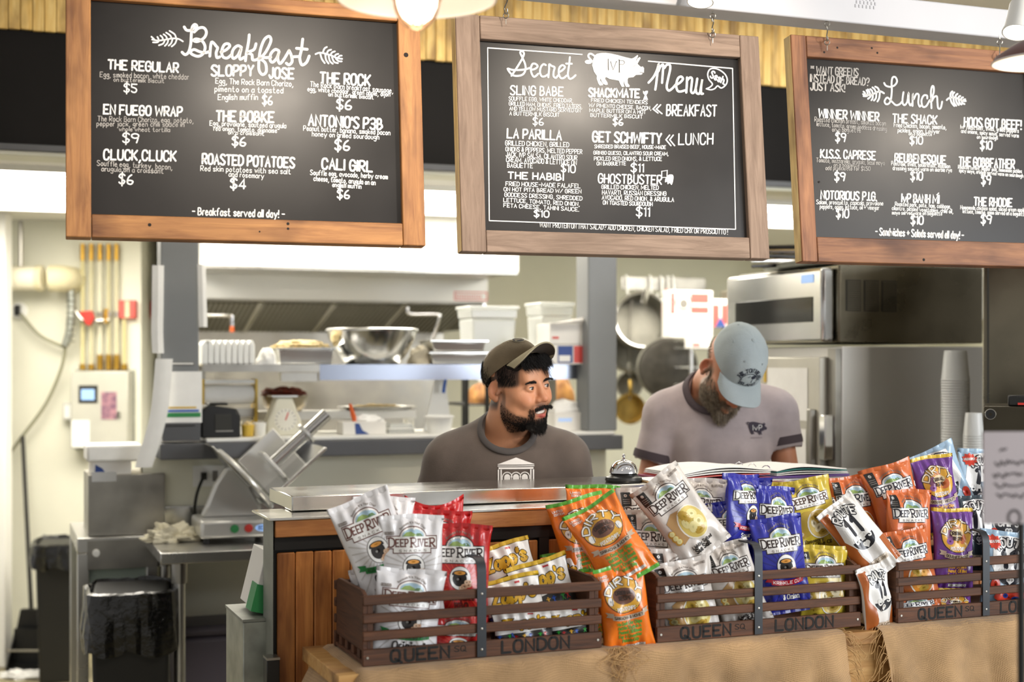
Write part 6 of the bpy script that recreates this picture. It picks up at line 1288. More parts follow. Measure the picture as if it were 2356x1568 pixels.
t, sc = on_ledge('wipes_carton', 'white and blue carton with wipes pulled out and an orange brush', 'carton', 838, 0.06); MB().box(-50*sc, 52*sc, 0, 0.11, 0, 30*sc).build('carton', m_boxw, t, bevel=0.002); MB().prism([(-20*sc, 1*sc), (12*sc, 1*sc), (-4*sc, 10*sc), (-12*sc, 26*sc), (-22*sc, 26*sc)], -0.0015, -0.0003).build('blue_swoosh', m_navy, t); lump('tissue', m_paper, t, 36*sc, 0.03, 14*sc, 0.4, 6, 4, 18, 0.0, (16*sc, 0.055, 30*sc))
t, sc = on_ledge('pastry_brush', 'pastry brush with an orange handle standing in the wipes carton', 'brush', 815, 0.10, dz=0.048); MB().tube([(2*sc, 0, 0.0), (-2*sc, 0, 14*sc), (-10*sc, 0, 42*sc)], [5*sc, 6*sc, 3.5*sc], 8).build('handle', m_orange, t); MB().box(-7*sc, 9*sc, -0.006, 0.006, -8*sc, 0).build('ferrule', m_boxw, t)
t, sc = on_ledge('clear_clamshell', 'low clear plastic clamshell right of the wipes carton', 'container', 925, 0.10); MB().taper(-32*sc, 32*sc, 0, 0.10, 0, 22*sc, -6*sc, -0.01).build('shell', m_trans, t, bevel=0.004); MB().box(-33*sc, 33*sc, -0.001, 0.101, 10*sc, 12*sc).build('seam', m_whitep, t)
t, sc = on_ledge('white_tub', 'white plastic tub on the ledge left of the man in brown', 'tub', 1010, 0.08); MB().lathe([(0.001, 0), (26*sc, 0), (33*sc, 38*sc), (35*sc, 39*sc), (33*sc, 41*sc), (30*sc, 38*sc), (0.001, 30*sc)], 24).build('tub', m_whitep, t); MB().lathe([(34*sc, 0), (36*sc, 1*sc), (34*sc, 3*sc)], 24, (0, 0, 36*sc)).build('rim', m_paper, t)
t, sc = on_ledge('cutting_board', 'white cutting board with a blue handle leaning in the pass', 'cutting board', 1000, 0.24); Rk = Matrix.Rotation(math.radians(10), 4, 'Y'); MB().prism([(-26*sc, 0), (42*sc, 0), (30*sc, 125*sc), (8*sc, 130*sc)], 0, 0.012, M=Matrix.Rotation(math.radians(-6), 4, 'X')).build('board', m_whitep, t, bevel=0.003); MB().tube([(24*sc, -0.02, 125*sc), (20*sc, -0.02, 105*sc), (18*sc, -0.018, 88*sc)], 4*sc, 8).build('handle', m_blue, t)
# black wire rack behind the man in brown, with bread
t = thing('wire_rack', 'black wire rack holding bread behind the man in brown', 'rack', KF.w(KF.s(1170, 0.9), 0.9, 0), KF.a); sc = KF.Y(1170, 0.9)/FPX
zA, zBt = KF.z(1170, 930, 0.9), KF.z(1170, 1000, 0.9)
for x in (-102*sc, -52*sc+0.0, 190*sc):
    for y in (0, 0.35): MB().cyl((x, y, 0), (x, y, 1.62), 0.012, n=10).build('post', m_blackp, t)
for z in (zA, 0.6):
    for k in range(8): MB().cyl((-102*sc, 0.05*k, z), (190*sc, 0.05*k, z), 0.004, n=6).build('shelf_wire', m_blackp, t)
    for x in (-102*sc, 190*sc): MB().cyl((x, 0, z), (x, 0.35, z), 0.006, n=6).build('shelf_rail', m_blackp, t)
for i, (px, wpx, hpx, lab) in enumerate(((1105, 60, 52, 'bag of brown bread on the black rack, left of the man in brown'), (1285, 75, 78, 'large bag of brown bread on the black rack beside the right post'), (1235, 60, 62, 'bag of dark bread on the black rack behind the man in brown'))):
    t2 = thing('bread_bag', lab, 'bread', KF.w(KF.s(px, 1.0), 1.0, zA+0.006), KF.a, 'bread bags on the rack'); lump('loaf', m_bread, t2, wpx*sc/2, 0.09, hpx*sc/1.15, 0.15, 3, i+3, 22, 0.0); MB().tube([(0, 0, hpx*sc/1.15*1.05), (0.01, 0.0, hpx*sc/1.15*1.25)], [0.012, 0.022], 8).build('bag_tie', m_trans, t2)
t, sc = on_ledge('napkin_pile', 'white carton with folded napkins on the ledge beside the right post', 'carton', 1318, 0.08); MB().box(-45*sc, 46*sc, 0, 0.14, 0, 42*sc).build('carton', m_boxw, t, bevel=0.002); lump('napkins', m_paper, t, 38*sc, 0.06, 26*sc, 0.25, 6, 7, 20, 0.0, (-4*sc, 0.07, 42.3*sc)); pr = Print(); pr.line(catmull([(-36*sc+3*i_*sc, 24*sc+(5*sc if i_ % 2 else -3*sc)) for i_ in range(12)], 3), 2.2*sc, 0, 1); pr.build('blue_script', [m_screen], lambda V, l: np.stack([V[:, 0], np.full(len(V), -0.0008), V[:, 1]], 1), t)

# ---- pots and boxes beyond the right post
RO = 2.0
def hang(px, py, off=RO): return P(px, py, KF.Y(px, off))
scr = KF.Y(1500, RO)/FPX
t = thing('pot_rack', 'flat steel bar pot rack on the back wall right of the post', 'rack', hang(1530, 668), KF.a)
MB().box(-110*scr, 105*scr, 0, 0.01, 0, 30*scr).build('bar', m_steel_d, t, bevel=0.002)
for x in (-100, -40, -12, 5, 18): MB().tube(catmull([(x*scr, -0.01, 34*scr), (x*scr, -0.02, 10*scr), (x*scr, -0.035, -14*scr), (x*scr+0.02, -0.04, -20*scr), (x*scr+0.035, -0.04, -8*scr)], 4), 0.006, 7).build('hook', m_whitep, t)
def pot_disc(name, label, px, py, r, depth, m_, tilt, off, ring=None, handle=None):
    t = thing(name, label, 'pan', hang(px, py, off), KF.a-0.25, 'pots hanging on the right'); M_ = Matrix.Rotation(math.radians(90+tilt), 4, 'X'); r *= scr
    MB().lathe([(0.001, depth), (r*0.88, depth), (r*0.96, depth*0.85), (r*0.985, 0), (r*1.03, -0.003), (r*1.03, 0.003), (r*0.95, 0.004), (r*0.86, depth*0.9-0.004), (0.001, depth*0.9-0.004)], 36, M=M_).build('pan_body', m_, t)
    if ring: MB().tube([tuple(M_ @ Vector((r*1.0*math.cos(a), r*1.0*math.sin(a), 0))) for a in np.linspace(0, 2*PI, 37)[:-1]], 0.008, 8, True).build('rim', ring, t)
    if handle: MB().tube(catmull([(r*handle[0]*0.9, 0, r*handle[1]*0.9), (r*handle[0]*1.3, -0.01, r*handle[1]*1.3), (r*handle[0]*1.9, 0, r*handle[1]*1.9)], 4), [0.012]*9, 8).build('handle', m_, t)
    tz = hang(px, 690, off).z-t.location.z
    MB().tube(catmull([(0, 0.01, r*0.6), (0.0, 0.012, max(tz, r*1.05)*0.7), (0.01, 0.012, max(tz, r*1.05))], 3), 0.004, 6).build('hanging_wire', m_steel_d, t)
    return t
pot_disc('stock_pot', 'big aluminium pot hanging with its base to the room', 1478, 735, 62, -0.16, m_alu, -8, RO-0.2, m_steel_b, (0.1, 0.6))
pot_disc('stock_pot', 'dull aluminium pot behind the cast-iron skillet', 1455, 800, 55, -0.14, m_alu, -5, RO, m_steel_d, (0.0, 0.6))
pot_disc('skillet', 'dark cast-iron skillet with a pale rim hanging below the pots', 1535, 845, 66, 0.05, m_castiron, 5, RO-0.35, m_alu, (-0.35, -0.7))
pot_disc('saucepan', 'small brass coloured pan hanging low beside the post', 1450, 940, 34, -0.08, mat('old_brass_pan', '#a78a44', 0.4, 0.7, var=0.4, vscale=14), 0, RO-0.1, None, (0.0, 1.0))
pot_disc('saucepan', 'small grey pan hanging between the brass pan and the skillet', 1448, 885, 30, -0.07, m_alu, 0, RO, None, (0.0, 0.9))
# cereal-like cartons, red bottle, wire cart
t = thing('wire_cart', 'chrome wire shelf unit behind the bearded man', 'rack', KF.w(KF.s(1610, 1.35), 1.35, 0), KF.a); sc = KF.Y(1610, 1.35)/FPX; zz = [KF.z(1610, 778, 1.35), KF.z(1610, 800, 1.35), KF.z(1610, 845, 1.35), KF.z(1610, 885, 1.35)]
for x in (-22*sc, 118*sc):
    for y in (0, 0.4): MB().cyl((x, y, 0), (x, y, zz[0]), 0.011, n=10).build('post', m_steel_b, t)
for z in (zz[0]-0.012, zz[1], zz[2], zz[3]):
    for k in range(7): MB().cyl((-22*sc, 0.0667*k, z), (118*sc, 0.0667*k, z), 0.005, n=6).build('shelf_wire', m_steel_b, t)
def carton(name, label, px0, py0, px1, py1, off, dp, deco):
    s0, s1, z0, z1 = KF.rect(px0, py0, px1, py1, off); t = thing(name, label, 'carton', KF.w(s0, off, z0), KF.a, 'cartons on the wire shelf'); MB().box(0, s1-s0, 0, dp, 0, z1-z0).build('carton', m_boxw, t, bevel=0.004); deco(t, s1-s0, z1-z0); return t
def d1(t, w, h):
    card('red_panel', m_redf, t, w*0.48, w*0.9, h*0.74, h*0.94, -0.0003); card('red_panel', m_redf, t, w*0.48, w*0.9, h*0.52, h*0.66, -0.0003); card('red_edge', m_redpr, t, w*0.02, w*0.1, h*0.5, h*0.95, -0.0003)
    pr = Print(); pr.disc((w*0.31, h*0.75), w*0.19, mi=0, lay=2, n=20, rings=1); pr.disc((w*0.31, h*0.75), w*0.15, mi=1, lay=3, n=18, rings=1); pr.disc((w*0.31, h*0.72), w*0.10, mi=0, lay=4, n=14, rings=1); pr.build('round_emblem', [m_ink2, m_boxw], lambda V, l: np.stack([V[:, 0], -0.0012-0.0004*l, V[:, 1]], 1), t)
carton('dry_goods_carton', 'white carton with a round emblem and red panels above the bearded man', 1542, 668, 1640, 777, 1.30, 0.10, d1)
def d2(t, w, h):
    card('red_panel', m_redf, t, 0, w*0.42, 0, h*0.8, -0.0003); card('red_panel', m_redf, t, w*0.55, w*0.95, h*0.1, h*0.8, -0.0003); pr = Print(); pr.poly([(w*0.2, 0), (w*0.48, h*0.36), (w*0.76, 0)], 0, 2); pr.build('dark_peak', [m_navy], lambda V, l: np.stack([V[:, 0], -0.0012-0.0004*l, V[:, 1]], 1), t)
carton('dry_goods_carton', 'red and white carton with a dark peak next to the round emblem one', 1636, 688, 1680, 752, 1.36, 0.10, d2)
t = thing('condiment_bottle', 'red bottle with a pale lower half beside the emblem carton', 'bottle', P(1535, 775, KF.Y(1535, 1.4)), KF.a); MB().lathe([(0.001, 0), (0.026, 0), (0.028, 0.10)], 16).build('lower_half', m_pipew, t); MB().lathe([(0.0282, 0.1005), (0.0285, 0.17), (0.02, 0.22), (0.012, 0.235), (0.012, 0.25), (0.001, 0.25)], 16).build('upper_half', m_redf, t)
t = thing('small_box', 'small white box with a red stripe below the emblem carton', 'box', KF.w(KF.s(1592, 1.2), 1.2, KF.z(1610, 800, 1.2)), KF.a); MB().box(0, 0.11, 0, 0.08, 0, 0.065).build('carton', m_boxw, t); card('red_stripe', m_redf, t, 0.004, 0.045, 0.008, 0.022, -0.0003)
s0, s1, z0, z1 = KF.rect(1684, 668, 1724, 779, 1.40); t = thing('tapered_bin', 'dark grey tapered container beside the oven', 'container', KF.w((s0+s1)/2, 1.40, z0), KF.a); w = (s1-s0)/2
MB().taper(-w*0.85, w*0.85, 0, 0.12, 0, (z1-z0)*0.93, w*0.15, 0.01).build('container', mat('warm_grey_plastic', '#7d7668', 0.4), t, bevel=0.005); MB().box(-w*1.05, w*1.05, -0.012, 0.132, (z1-z0)*0.935, z1-z0).build('rim', mat('warm_grey_plastic', '#7d7668', 0.4), t, bevel=0.003)

# ---- refrigerator with oven on top (their fronts face the kitchen, their sides the room)
FRG = Frame(1930, 5.0, 20.0); zt = FRG.z(1930, 606); zm = FRG.z(1930, 788)
Lf = FRG.s(2262)
t = thing('refrigerator', 'tall stainless refrigerator with papers on its door', 'refrigerator', FRG.w(0, 0, 0), FRG.a)
MB().box(0.012, Lf, 0, 0.66, 0.06, zm-0.012).build('cabinet', m_steel_s, t, bevel=0.003); MB().box(0.02, Lf-0.01, 0.02, 0.64, 0, 0.0595).build('plinth', m_blackp, t)
dr = MB().box(-0.045, 0.010, 0.055, 0.655, 0.15, zm-0.05).build('door', mat('door_steel', '#c9c6ba', 0.42, 0.6, var=0.06), t, bevel=0.004); MB().box(-0.012, 0.011, 0.002, 0.052, 0.07, zm-0.02).build('hinge_stile', m_steel_d, t)
MB().box(-0.070, -0.0455, 0.075, 0.10, 0.95, 1.38).build('handle', m_steel_d, dr, bevel=0.004); MB().box(-0.050, -0.0125, 0.012, 0.05, 1.20, 1.36).build('latch_plate', m_chrome, t, bevel=0.003)
for (y0, y1, z0, z1, nm) in ((0.13, 0.42, 1.335, 1.525, 0), (0.14, 0.40, 1.12, 1.305, 1)):
    MB().sheet(lambda u, v: (-0.0465-0.004*math.sin(PI*u)*v, y0+(y1-y0)*u, z0+(z1-z0)*v), 6, 6, 0.001).build('taped_paper', m_paper, dr)
MB().box(-0.0525, -0.046, 0.415, 0.43, 1.47, 1.53).build('yellow_tape', m_yel, dr)
t = thing('countertop_oven', 'stainless oven with a dark window slot on top of the refrigerator', 'oven', FRG.w(0, 0, zm), FRG.a)
MB().box(-0.055, -0.003, 0.02, 0.72, 0.002, zt-zm-0.012).build('front_door', m_steel_b, t, bevel=0.012); MB().box(-0.0575, -0.0555, 0.08, 0.64, 0.075, 0.165).build('window_slot', m_glassd, t, bevel=0.001); MB().box(-0.0575, -0.0555, 0.075, 0.155, 0.215, 0.245).build('display', m_screen, t)
MB().box(0.0, Lf, 0.0, 0.72, 0.0, zt-zm).build('oven_body', m_darksteel, t, bevel=0.006)
for g in range(3):
    gx = 0.028+g*0.074; vb = MB().box(gx, gx+0.062, -0.002, -0.0003, 0.112, 0.222).build('vent_panel', mat('vent_dark', '#2f2c24', 0.5, 0.4), t)
    for k in range(14): MB().box(gx+0.004, gx+0.058, -0.0045, -0.0022, 0.116+0.0075*k, 0.1195+0.0075*k).build('vent_louvre', m_darksteel, vb)
t = thing('sheet_tray', 'dark sheet tray lying on top of the oven under the lunch board', 'tray', FRG.w(0.2, 0.25, zt+0.002), FRG.a); MB().taper(-0.24, 0.24, -0.2, 0.2, 0, 0.018, 0.012, 0.012).build('tray', m_galv, t, bevel=0.004); MB().box(-0.258, 0.258, -0.218, 0.218, 0.0185, 0.022).build('rim', m_steel_d, t)
rr = random.Random(12)
for i in range(5):
    t = thing('tongs', ['nearest', 'second', 'middle', 'fourth', 'farthest'][i]+' tongs in the heap on top of the oven', 'tongs', FRG.w(-0.02+0.02*i, 0.36+0.06*i, zt+0.004+0.022*i), FRG.a+rr.uniform(-0.5, 0.5), 'steel tongs on the oven')
    for e in (-1, 1): MB().tube([(-0.12, 0.0, 0.006), (0, 0.012*e, 0.012), (0.11, 0.03*e, 0.008)], [0.006, 0.007, 0.011], 6).build('arm', m_steel_b if i % 2 else m_blackp, t)
# wall cabinets beyond, dark steel column and coffee machine at the right edge
t = thing('wall_cabinet', 'white wall cabinet beyond the oven, seen under the lunch board', 'cabinet', KF.w(KF.s(2200, 1.7), 1.7, 1.80), KF.a)
for i in range(3): d_ = MB().box(-0.45+0.3*i+0.003, -0.15+0.3*i-0.003, -0.02, -0.001, 0.0, 0.49).build('door', m_white, t, bevel=0.003); MB().cyl((-0.18+0.3*i, -0.035, 0.06), (-0.18+0.3*i, -0.0205, 0.06), 0.009, n=10).build('knob', m_steel_d, d_)
MB().box(-0.45, 0.45, 0, 0.3, -0.002, 0.495).build('carcass', m_white, t)
SC_ = Frame(2262, 4.55, -18.3)
t = thing('steel_cabinet', 'dark stainless cabinet cut off by the right picture edge', 'cabinet', SC_.w(0, 0, 0), SC_.a); MB().box(0, 0.8, 0, 0.5, 0.05, 1.95).build('body', m_darksteel, t, bevel=0.004); MB().box(0.01, 0.79, 0.01, 0.49, 0, 0.0495).build('plinth', m_blackp, t); MB().box(0.012, 0.018, -0.003, -0.0003, 0.3, 1.9).build('door_gap', m_cord, t)
CM = Frame(2263, 3.95, -18.3); zc = 1.2275
t = thing('coffee_machine', 'dark metal machine with a round corner button behind the blurred paper sign', 'machine', CM.w(0, 0, zc), CM.a)
zt2 = CM.z(2263, 934)-zc; MB().box(0, 0.45, 0, 0.30, 0.10, zt2).build('head', mat('dark_bronze_metal', '#4d483c', 0.32, 0.9, var=0.1), t, bevel=0.004); MB().box(0.03, 0.42, 0.08, 0.28, 0.0, 0.0995).build('base', m_blackp, t)
MB().lathe([(0.004, -0.003), (0.013, -0.003), (0.015, 0.0)], 20, M=Matrix.Translation((0.018, -0.0005, zt2-0.022)) @ Matrix.Rotation(-PI/2, 4, 'X')).build('round_button', m_blackp, t); MB().tube([(0.018+0.014*math.cos(a), -0.003, zt2-0.022+0.014*math.sin(a)) for a in np.linspace(0, 2*PI, 21)[:-1]], 0.0015, 6, True).build('button_ring', m_steel_d, t)
MB().box(0.065, 0.13, 0.02, 0.10, zt2+0.0005, zt2+0.03).build('lever', m_blackp, t, bevel=0.004); MB().box(0.09, 0.13, 0.018, 0.02, zt2+0.004, zt2+0.01).build('red_tab', m_red, t); MB().box(0.05, 0.3, 0.002, 0.006, 0.080, 0.0995).build('blue_light', m_screen, t)

# ---- cups on the counter
def cup_stack(px, py_top, off, r, n, hcup, step, label):
    p_ = CF.w(CF.s(px, off), off, 0); ztop = CF.z(px, py_top, off); z0 = ztop-hcup-step*(n-1)
    t = thing('cup_stack', label, 'cups', (p_.x, p_.y, 0), 0, 'stacks of plastic cups'); t.location.z = z0
    me = None
    for i in range(n):
        if me is None:
            o = MB().lathe([(r*1.0, 0), (r*1.03, 0.002), (r*1.0, 0.005), (r*0.99, 0.006), (r*0.80, hcup-0.004), (r*0.76, hcup), (0.001, hcup)], 24).build('cup', mat('frosted_cup_plastic', '#eceeec', 0.3, trans=0.3), t); me = o
        else: o = me.copy(); COL.objects.link(o); o.parent = t
        o.location = (0, 0, step*i)
    return z0
z0 = cup_stack(2198, 806, 0.95, 0.046, 30, 0.10, 0.0089, 'tall stack of upturned clear plastic cups beside the refrigerator side')
z1 = cup_stack(2241, 949, 0.80, 0.034, 18, 0.075, 0.0082, 'shorter stack of upturned plastic cups beside the dark machine')
t = thing('cup_table', 'narrow steel shelf under the plastic cups behind the counter', 'table', CF.w(CF.s(2200, 0.85), 0.85, 0), CF.a)
zc_ = min(z0, z1)-0.001
MB().box(-0.16, 0.2, -0.1, 0.22, zc_-0.03, zc_).build('top', m_steel, t, bevel=0.003)
for x in (-0.14, 0.18):
    for y in (-0.08, 0.2): MB().cyl((x, y, 0), (x, y, zc_-0.0305), 0.015, n=10).build('leg', m_steel_d, t)
if z1-zc_ > 0.002:
    t2 = thing('cup_tray', 'small tray under the shorter cup stack', 'tray', CF.w(CF.s(2241, 0.80), 0.80, zc_+0.0005), CF.a); MB().box(-0.05, 0.05, -0.05, 0.05, 0, z1-zc_-0.006).build('tray', m_steel, t2, bevel=0.002); MB().box(-0.052, 0.052, -0.052, 0.052, z1-zc_-0.0055, z1-zc_-0.0015).build('rim', m_steel_b, t2)

# ---- on the bar top: service bell and open binder
zb = 1.2275
def on_bar(px, off): return CF.w(CF.s(px, off), off, zb)
t = thing('service_bell', 'chrome service bell on a black base on the bar top', 'bell', on_bar(1435, 0.53), CF.a); q = CF.Y(1435, 0.53)/FPX
MB().lathe([(0.001, 0.0), (41*q, 0), (43*q, 4*q), (41*q, 10*q), (34*q, 13*q), (30*q, 18*q), (0.001, 18*q)], 36).build('base', m_blackp, t)
MB().lathe([(32*q, 19*q), (33*q, 20*q), (31.5*q, 28*q), (27*q, 38*q), (18*q, 46*q), (8*q, 49*q), (0.001, 50*q)], 36).build('dome', m_chrome, t); MB().lathe([(3.5*q, 49.5*q), (4*q, 53*q), (2.5*q, 55*q), (3*q, 57*q), (4.5*q, 59*q), (3*q, 62*q), (0.001, 63*q)], 16).build('button', m_chrome, t)
t = thing('ring_binder', 'open ring binder full of sheets lying on the bar top', 'binder', on_bar(1735, 0.575), CF.a+0.03); q = CF.Y(1735, 0.575)/FPX
Lb, Rr = -0.29, 0.24
MB().box(Lb-0.012, -0.012, -0.10, 0.13, 0.0, 0.004).build('cover_left', mat('magenta_binder', '#8e3a5a', 0.5), t); MB().box(0.012, Rr+0.012, -0.10, 0.13, 0.0, 0.004).build('cover_right', mat('purple_binder', '#5c3a86', 0.5), t); MB().box(-0.0115, 0.0115, -0.10, 0.13, 0.0, 0.003).build('spine', mat('purple_binder', '#5c3a86', 0.5), t)
cols2 = [m_redf, m_paper, m_paper, m_paper]
for k in range(4): MB().sheet(lambda u, v, k=k: (Lb+0.002*k+(-0.01-Lb)*u, -0.095+0.215*v, 0.006+0.0042*k+0.012*math.sin(PI*min(1, u*1.1))*(k+1)/4+0.006*(u)), 14, 4, 0.0022).build('left_page', cols2[k], t)
cols3 = [m_paper, m_paper, mat('teal_divider', '#3f8c86', 0.6), m_paper]
for k in range(4): MB().sheet(lambda u, v, k=k: (0.012+(Rr-0.002*k)*u, -0.095+0.215*v, 0.006+0.004*k+0.010*math.sin(PI*(1-u)**1.5)*(k+1)/4), 14, 4, 0.0018).build('right_page', cols3[k], t)
for y in (-0.06, 0.01, 0.08): MB().tube([(0.017*math.cos(a), y, 0.012+0.02*math.sin(a)) for a in np.linspace(0.1, PI-0.1, 12)], 0.0013, 6).build('ring', m_chrome, t)
t = thing('stationery_tray', 'flat clip of papers under the binder beside the bell', 'clipboard', on_bar(1545, 0.52), CF.a); MB().box(-0.10, 0.05, -0.05, 0.06, 0, 0.003).build('board', m_brown, t); MB().box(-0.095, 0.045, -0.048, 0.055, 0.0032, 0.0055).build('sheets', m_paper, t); MB().cyl((-0.06, -0.052, 0.008), (0.01, -0.055, 0.008), 0.003, n=8).build('pen', m_blackp, t)

# ---- blurred paper sign and dark post close to the camera
Ys = 2.25; t = thing('paper_sign', 'blurred grey paper sign with dark writing at the right edge, close to the viewer', 'sign', P(2263, 1205, Ys), 0.12); q = Ys/FPX
MB().box(0, 120*q, 0, 0.004, 0, 212*q).build('sheet', mat('grey_sign_paper', '#b3a9ab', 0.8, var=0.05), t)
pr = Print(); T = m_ink2
rs_ = random.Random(3)
for (y, x0, x1, h) in ((172, 40, 60, 16), (140, 28, 112, 12), (112, 24, 100, 12), (88, 26, 116, 10), (64, 32, 110, 10)):
    n_ = int((x1-x0)/5); pr.line(catmull([((x0+5*i_)*q, (y+h*rs_.uniform(-0.5, 0.5))*q) for i_ in range(n_)], 3), 4*q, 0, 1)
pr.disc((74*q, 14*q), 17*q, 20*q, 0, 1, 20, 1, hole=0.68); pr.build('writing', [mat('dark_marker', '#4a4444', 0.8)], lambda V, l: np.stack([V[:, 0], np.full(len(V), -0.0006), V[:, 1]], 1), t)
MB().cyl((100*q, 0.012, -0.62), (100*q, 0.012, 0.10), 0.006, n=10).build('holder_rod', m_blackp, t); MB().lathe([(0.001, 0), (0.06, 0), (0.06, 0.006), (0.001, 0.012)], 20, (100*q, 0.012, -0.632)).build('holder_foot', m_blackp, t)
t.location.z += 0
b_ = P(2263, 1205, Ys); zf = b_.z-0.632
t2 = thing('display_pedestal', 'dark round pedestal at the lower right edge, close to the viewer', 'pedestal', (b_.x+math.cos(0.12)*100*q, b_.y+math.sin(0.12)*100*q+0.012, 0), 0); MB().lathe([(0.001, 0), (0.05, 0), (0.05, 0.01), (0.026, 0.03), (0.022, zf-0.03), (0.075, zf-0.012), (0.075, zf-0.0005), (0.001, zf-0.0005)], 24).build('column', m_blackp, t2); MB().lathe([(0.077, 0), (0.079, 0.004), (0.077, 0.008)], 24, (0, 0, zf-0.012)).build('edge_band', m_galv, t2)

# ---- lamps
m_shade_in = mat('white_enamel_inside', '#efe7df', 0.4); m_shade_out = mat('brown_enamel', '#6f4a44', 0.4); m_bulb = mat('glowing_globe', '#ffffff', 0.3, emit=2.4, ecol='#fff0d8'); m_cage = mat('copper_cage_wire', '#b08a6a', 0.35, 0.8)
def pendant(px, py, Y, R, label, cage, power):
    p_ = P(px, py, Y); t = thing('pendant_lamp', label, 'lamp', p_, 0, 'white enamel pendant lamps')   # origin at the middle of the rim
    MB().lathe([(R, 0), (R*0.93, R*0.12), (R*0.55, R*0.36), (R*0.28, R*0.48), (R*0.20, R*0.62), (R*0.17, R*0.62)], 56).build('shade_inside', m_shade_in, t)
    MB().lathe([(R*1.004, 0.0), (R*0.94, R*0.13), (R*0.56, R*0.375), (R*0.29, R*0.495), (R*0.21, R*0.635), (R*0.12, R*0.8), (0.02, R*0.85)], 56).build('shade', m_shade_out, t)
    MB().tube([(R*1.003*math.cos(a), R*1.003*math.sin(a), 0) for a in np.linspace(0, 2*PI, 57)[:-1]], 0.0022, 6, True).build('rim_bead', m_shade_in, t)
    r = R*0.27; MB().lathe([(r*0.85, r*1.5), (r*0.98, r*0.7), (r, r*0.2), (r*0.94, -r*0.35), (r*0.7, -r*0.85), (r*0.35, -r*1.12), (0.001, -r*1.18)], 32).build('globe', m_bulb, t)
    MB().cyl((0, 0, R*0.85), (0, 0, 3.6-p_.z), 0.006, n=8).build('cord', m_blackp, t)
    if cage:
        rc = r*1.12
        for k in range(4): a = PI/4*k+0.5; MB().tube(catmull([(rc*math.cos(a)*math.cos(q), rc*math.sin(a)*math.cos(q), (rc*1.25*math.sin(q) if math.sin(q) < 0 else rc*1.4*math.sin(q))) for q in np.linspace(-PI*1.0, 0, 15)], 1)+[], 0.0021, 6).build('cage_wire', m_cage, t)
        MB().tube([(rc*math.cos(a), rc*math.sin(a), 0.0) for a in np.linspace(0, 2*PI, 33)[:-1]], 0.0021, 6, True).build('cage_ring', m_cage, t)
    l = bpy.data.lights.new('pendant_bulb', 'POINT'); l.energy = power; l.color = (1, 0.86, 0.68); l.shadow_soft_size = 0.05
    lo = bpy.data.objects.new('pendant_bulb', l); COL.objects.link(lo); lo.parent = t; lo.location = (0, 0, -r*1.5)
pendant(959, -2, 2.42, 0.1335, 'white enamel pendant lamp with a caged globe at the top between two boards', True, 0.5)
pendant(2395, 142, 3.0, 0.098, 'white enamel pendant lamp cut off by the right picture edge', False, 0.5)
def track_head(p_, target, label, power, spot=math.radians(70), vis=True):
    t = thing('track_spotlight', label, 'spotlight', p_, 0, 'white track spotlights'); d = (Vector(target)-Vector(p_)).normalized(); Q = d.to_track_quat('-Z', 'Y').to_matrix().to_4x4()
    MB().lathe([(0.020, 0.075), (0.026, 0.06), (0.030, 0.0), (0.034, -0.012), (0.034, -0.016), (0.031, -0.016), (0.028, -0.004), (0.001, 0.012)], 28, M=Q).build('can', m_white, t)
    MB().lathe([(0.001, -0.003), (0.027, -0.003), (0.0275, 0.0)], 24, M=Q).build('lens', mat('spot_lens', '#ffffff', 0.3, emit=14.0, ecol='#fff2e0'), t)
    MB().tube(catmull([tuple(Q @ Vector((0, 0, 0.07))), (0.0, 0.0, 0.10), (0, 0, 0.125)], 4), 0.007, 8).build('stem', m_white, t); MB().box(-0.045, 0.045, -0.016, 0.016, 0.1255, 0.15).build('track_adapter', m_white, t, bevel=0.003)
    l = bpy.data.lights.new('spot_beam', 'SPOT'); l.energy = power; l.spot_size = spot; l.spot_blend = 0.8; l.color = (1, 0.88, 0.74); l.shadow_soft_size = 0.045
    lo = bpy.data.objects.new('spot_beam', l); COL.objects.link(lo); lo.parent = t; lo.matrix_local = Matrix.Translation(d*0.03) @ Q
R0 = Matrix.Rotation(BF.a, 4, 'Z') @ Matrix.Rotation(-LEAN, 4, 'X'); nb = (R0 @ Vector((0, -1, 0)))
def glare(px, py, t_, label, power):
    """a lamp above the room placed where its shine on the board really returns to the eye"""
    g = BF.w(BF.s(px), 0, BF.z(px, py)); c = Vector((0, 0, CAMH))-g; r = nb*(2*nb.dot(c))-c; track_head(g+r*t_, g-Vector((0, 0, 0.12)), label, power)
glare(600, 215, 0.40, 'track spotlight above the room aimed at the breakfast board', 46)
glare(1325, 200, 0.40, 'track spotlight above the room aimed at the secret menu board', 46)
glare(2085, 330, 0.42, 'track spotlight above the room aimed at the lunch board', 30)
track_head(P(1612, -8, 3.60), P(1500, 1200, 3.3), 'white track spotlight at the top edge above the secret menu board', 9)
track_head(P(2330, 62, 3.30)+Vector((0.012, 0, 0)), P(2200, 1000, 3.0), 'white track spotlight at the upper right beside the pendant', 9)
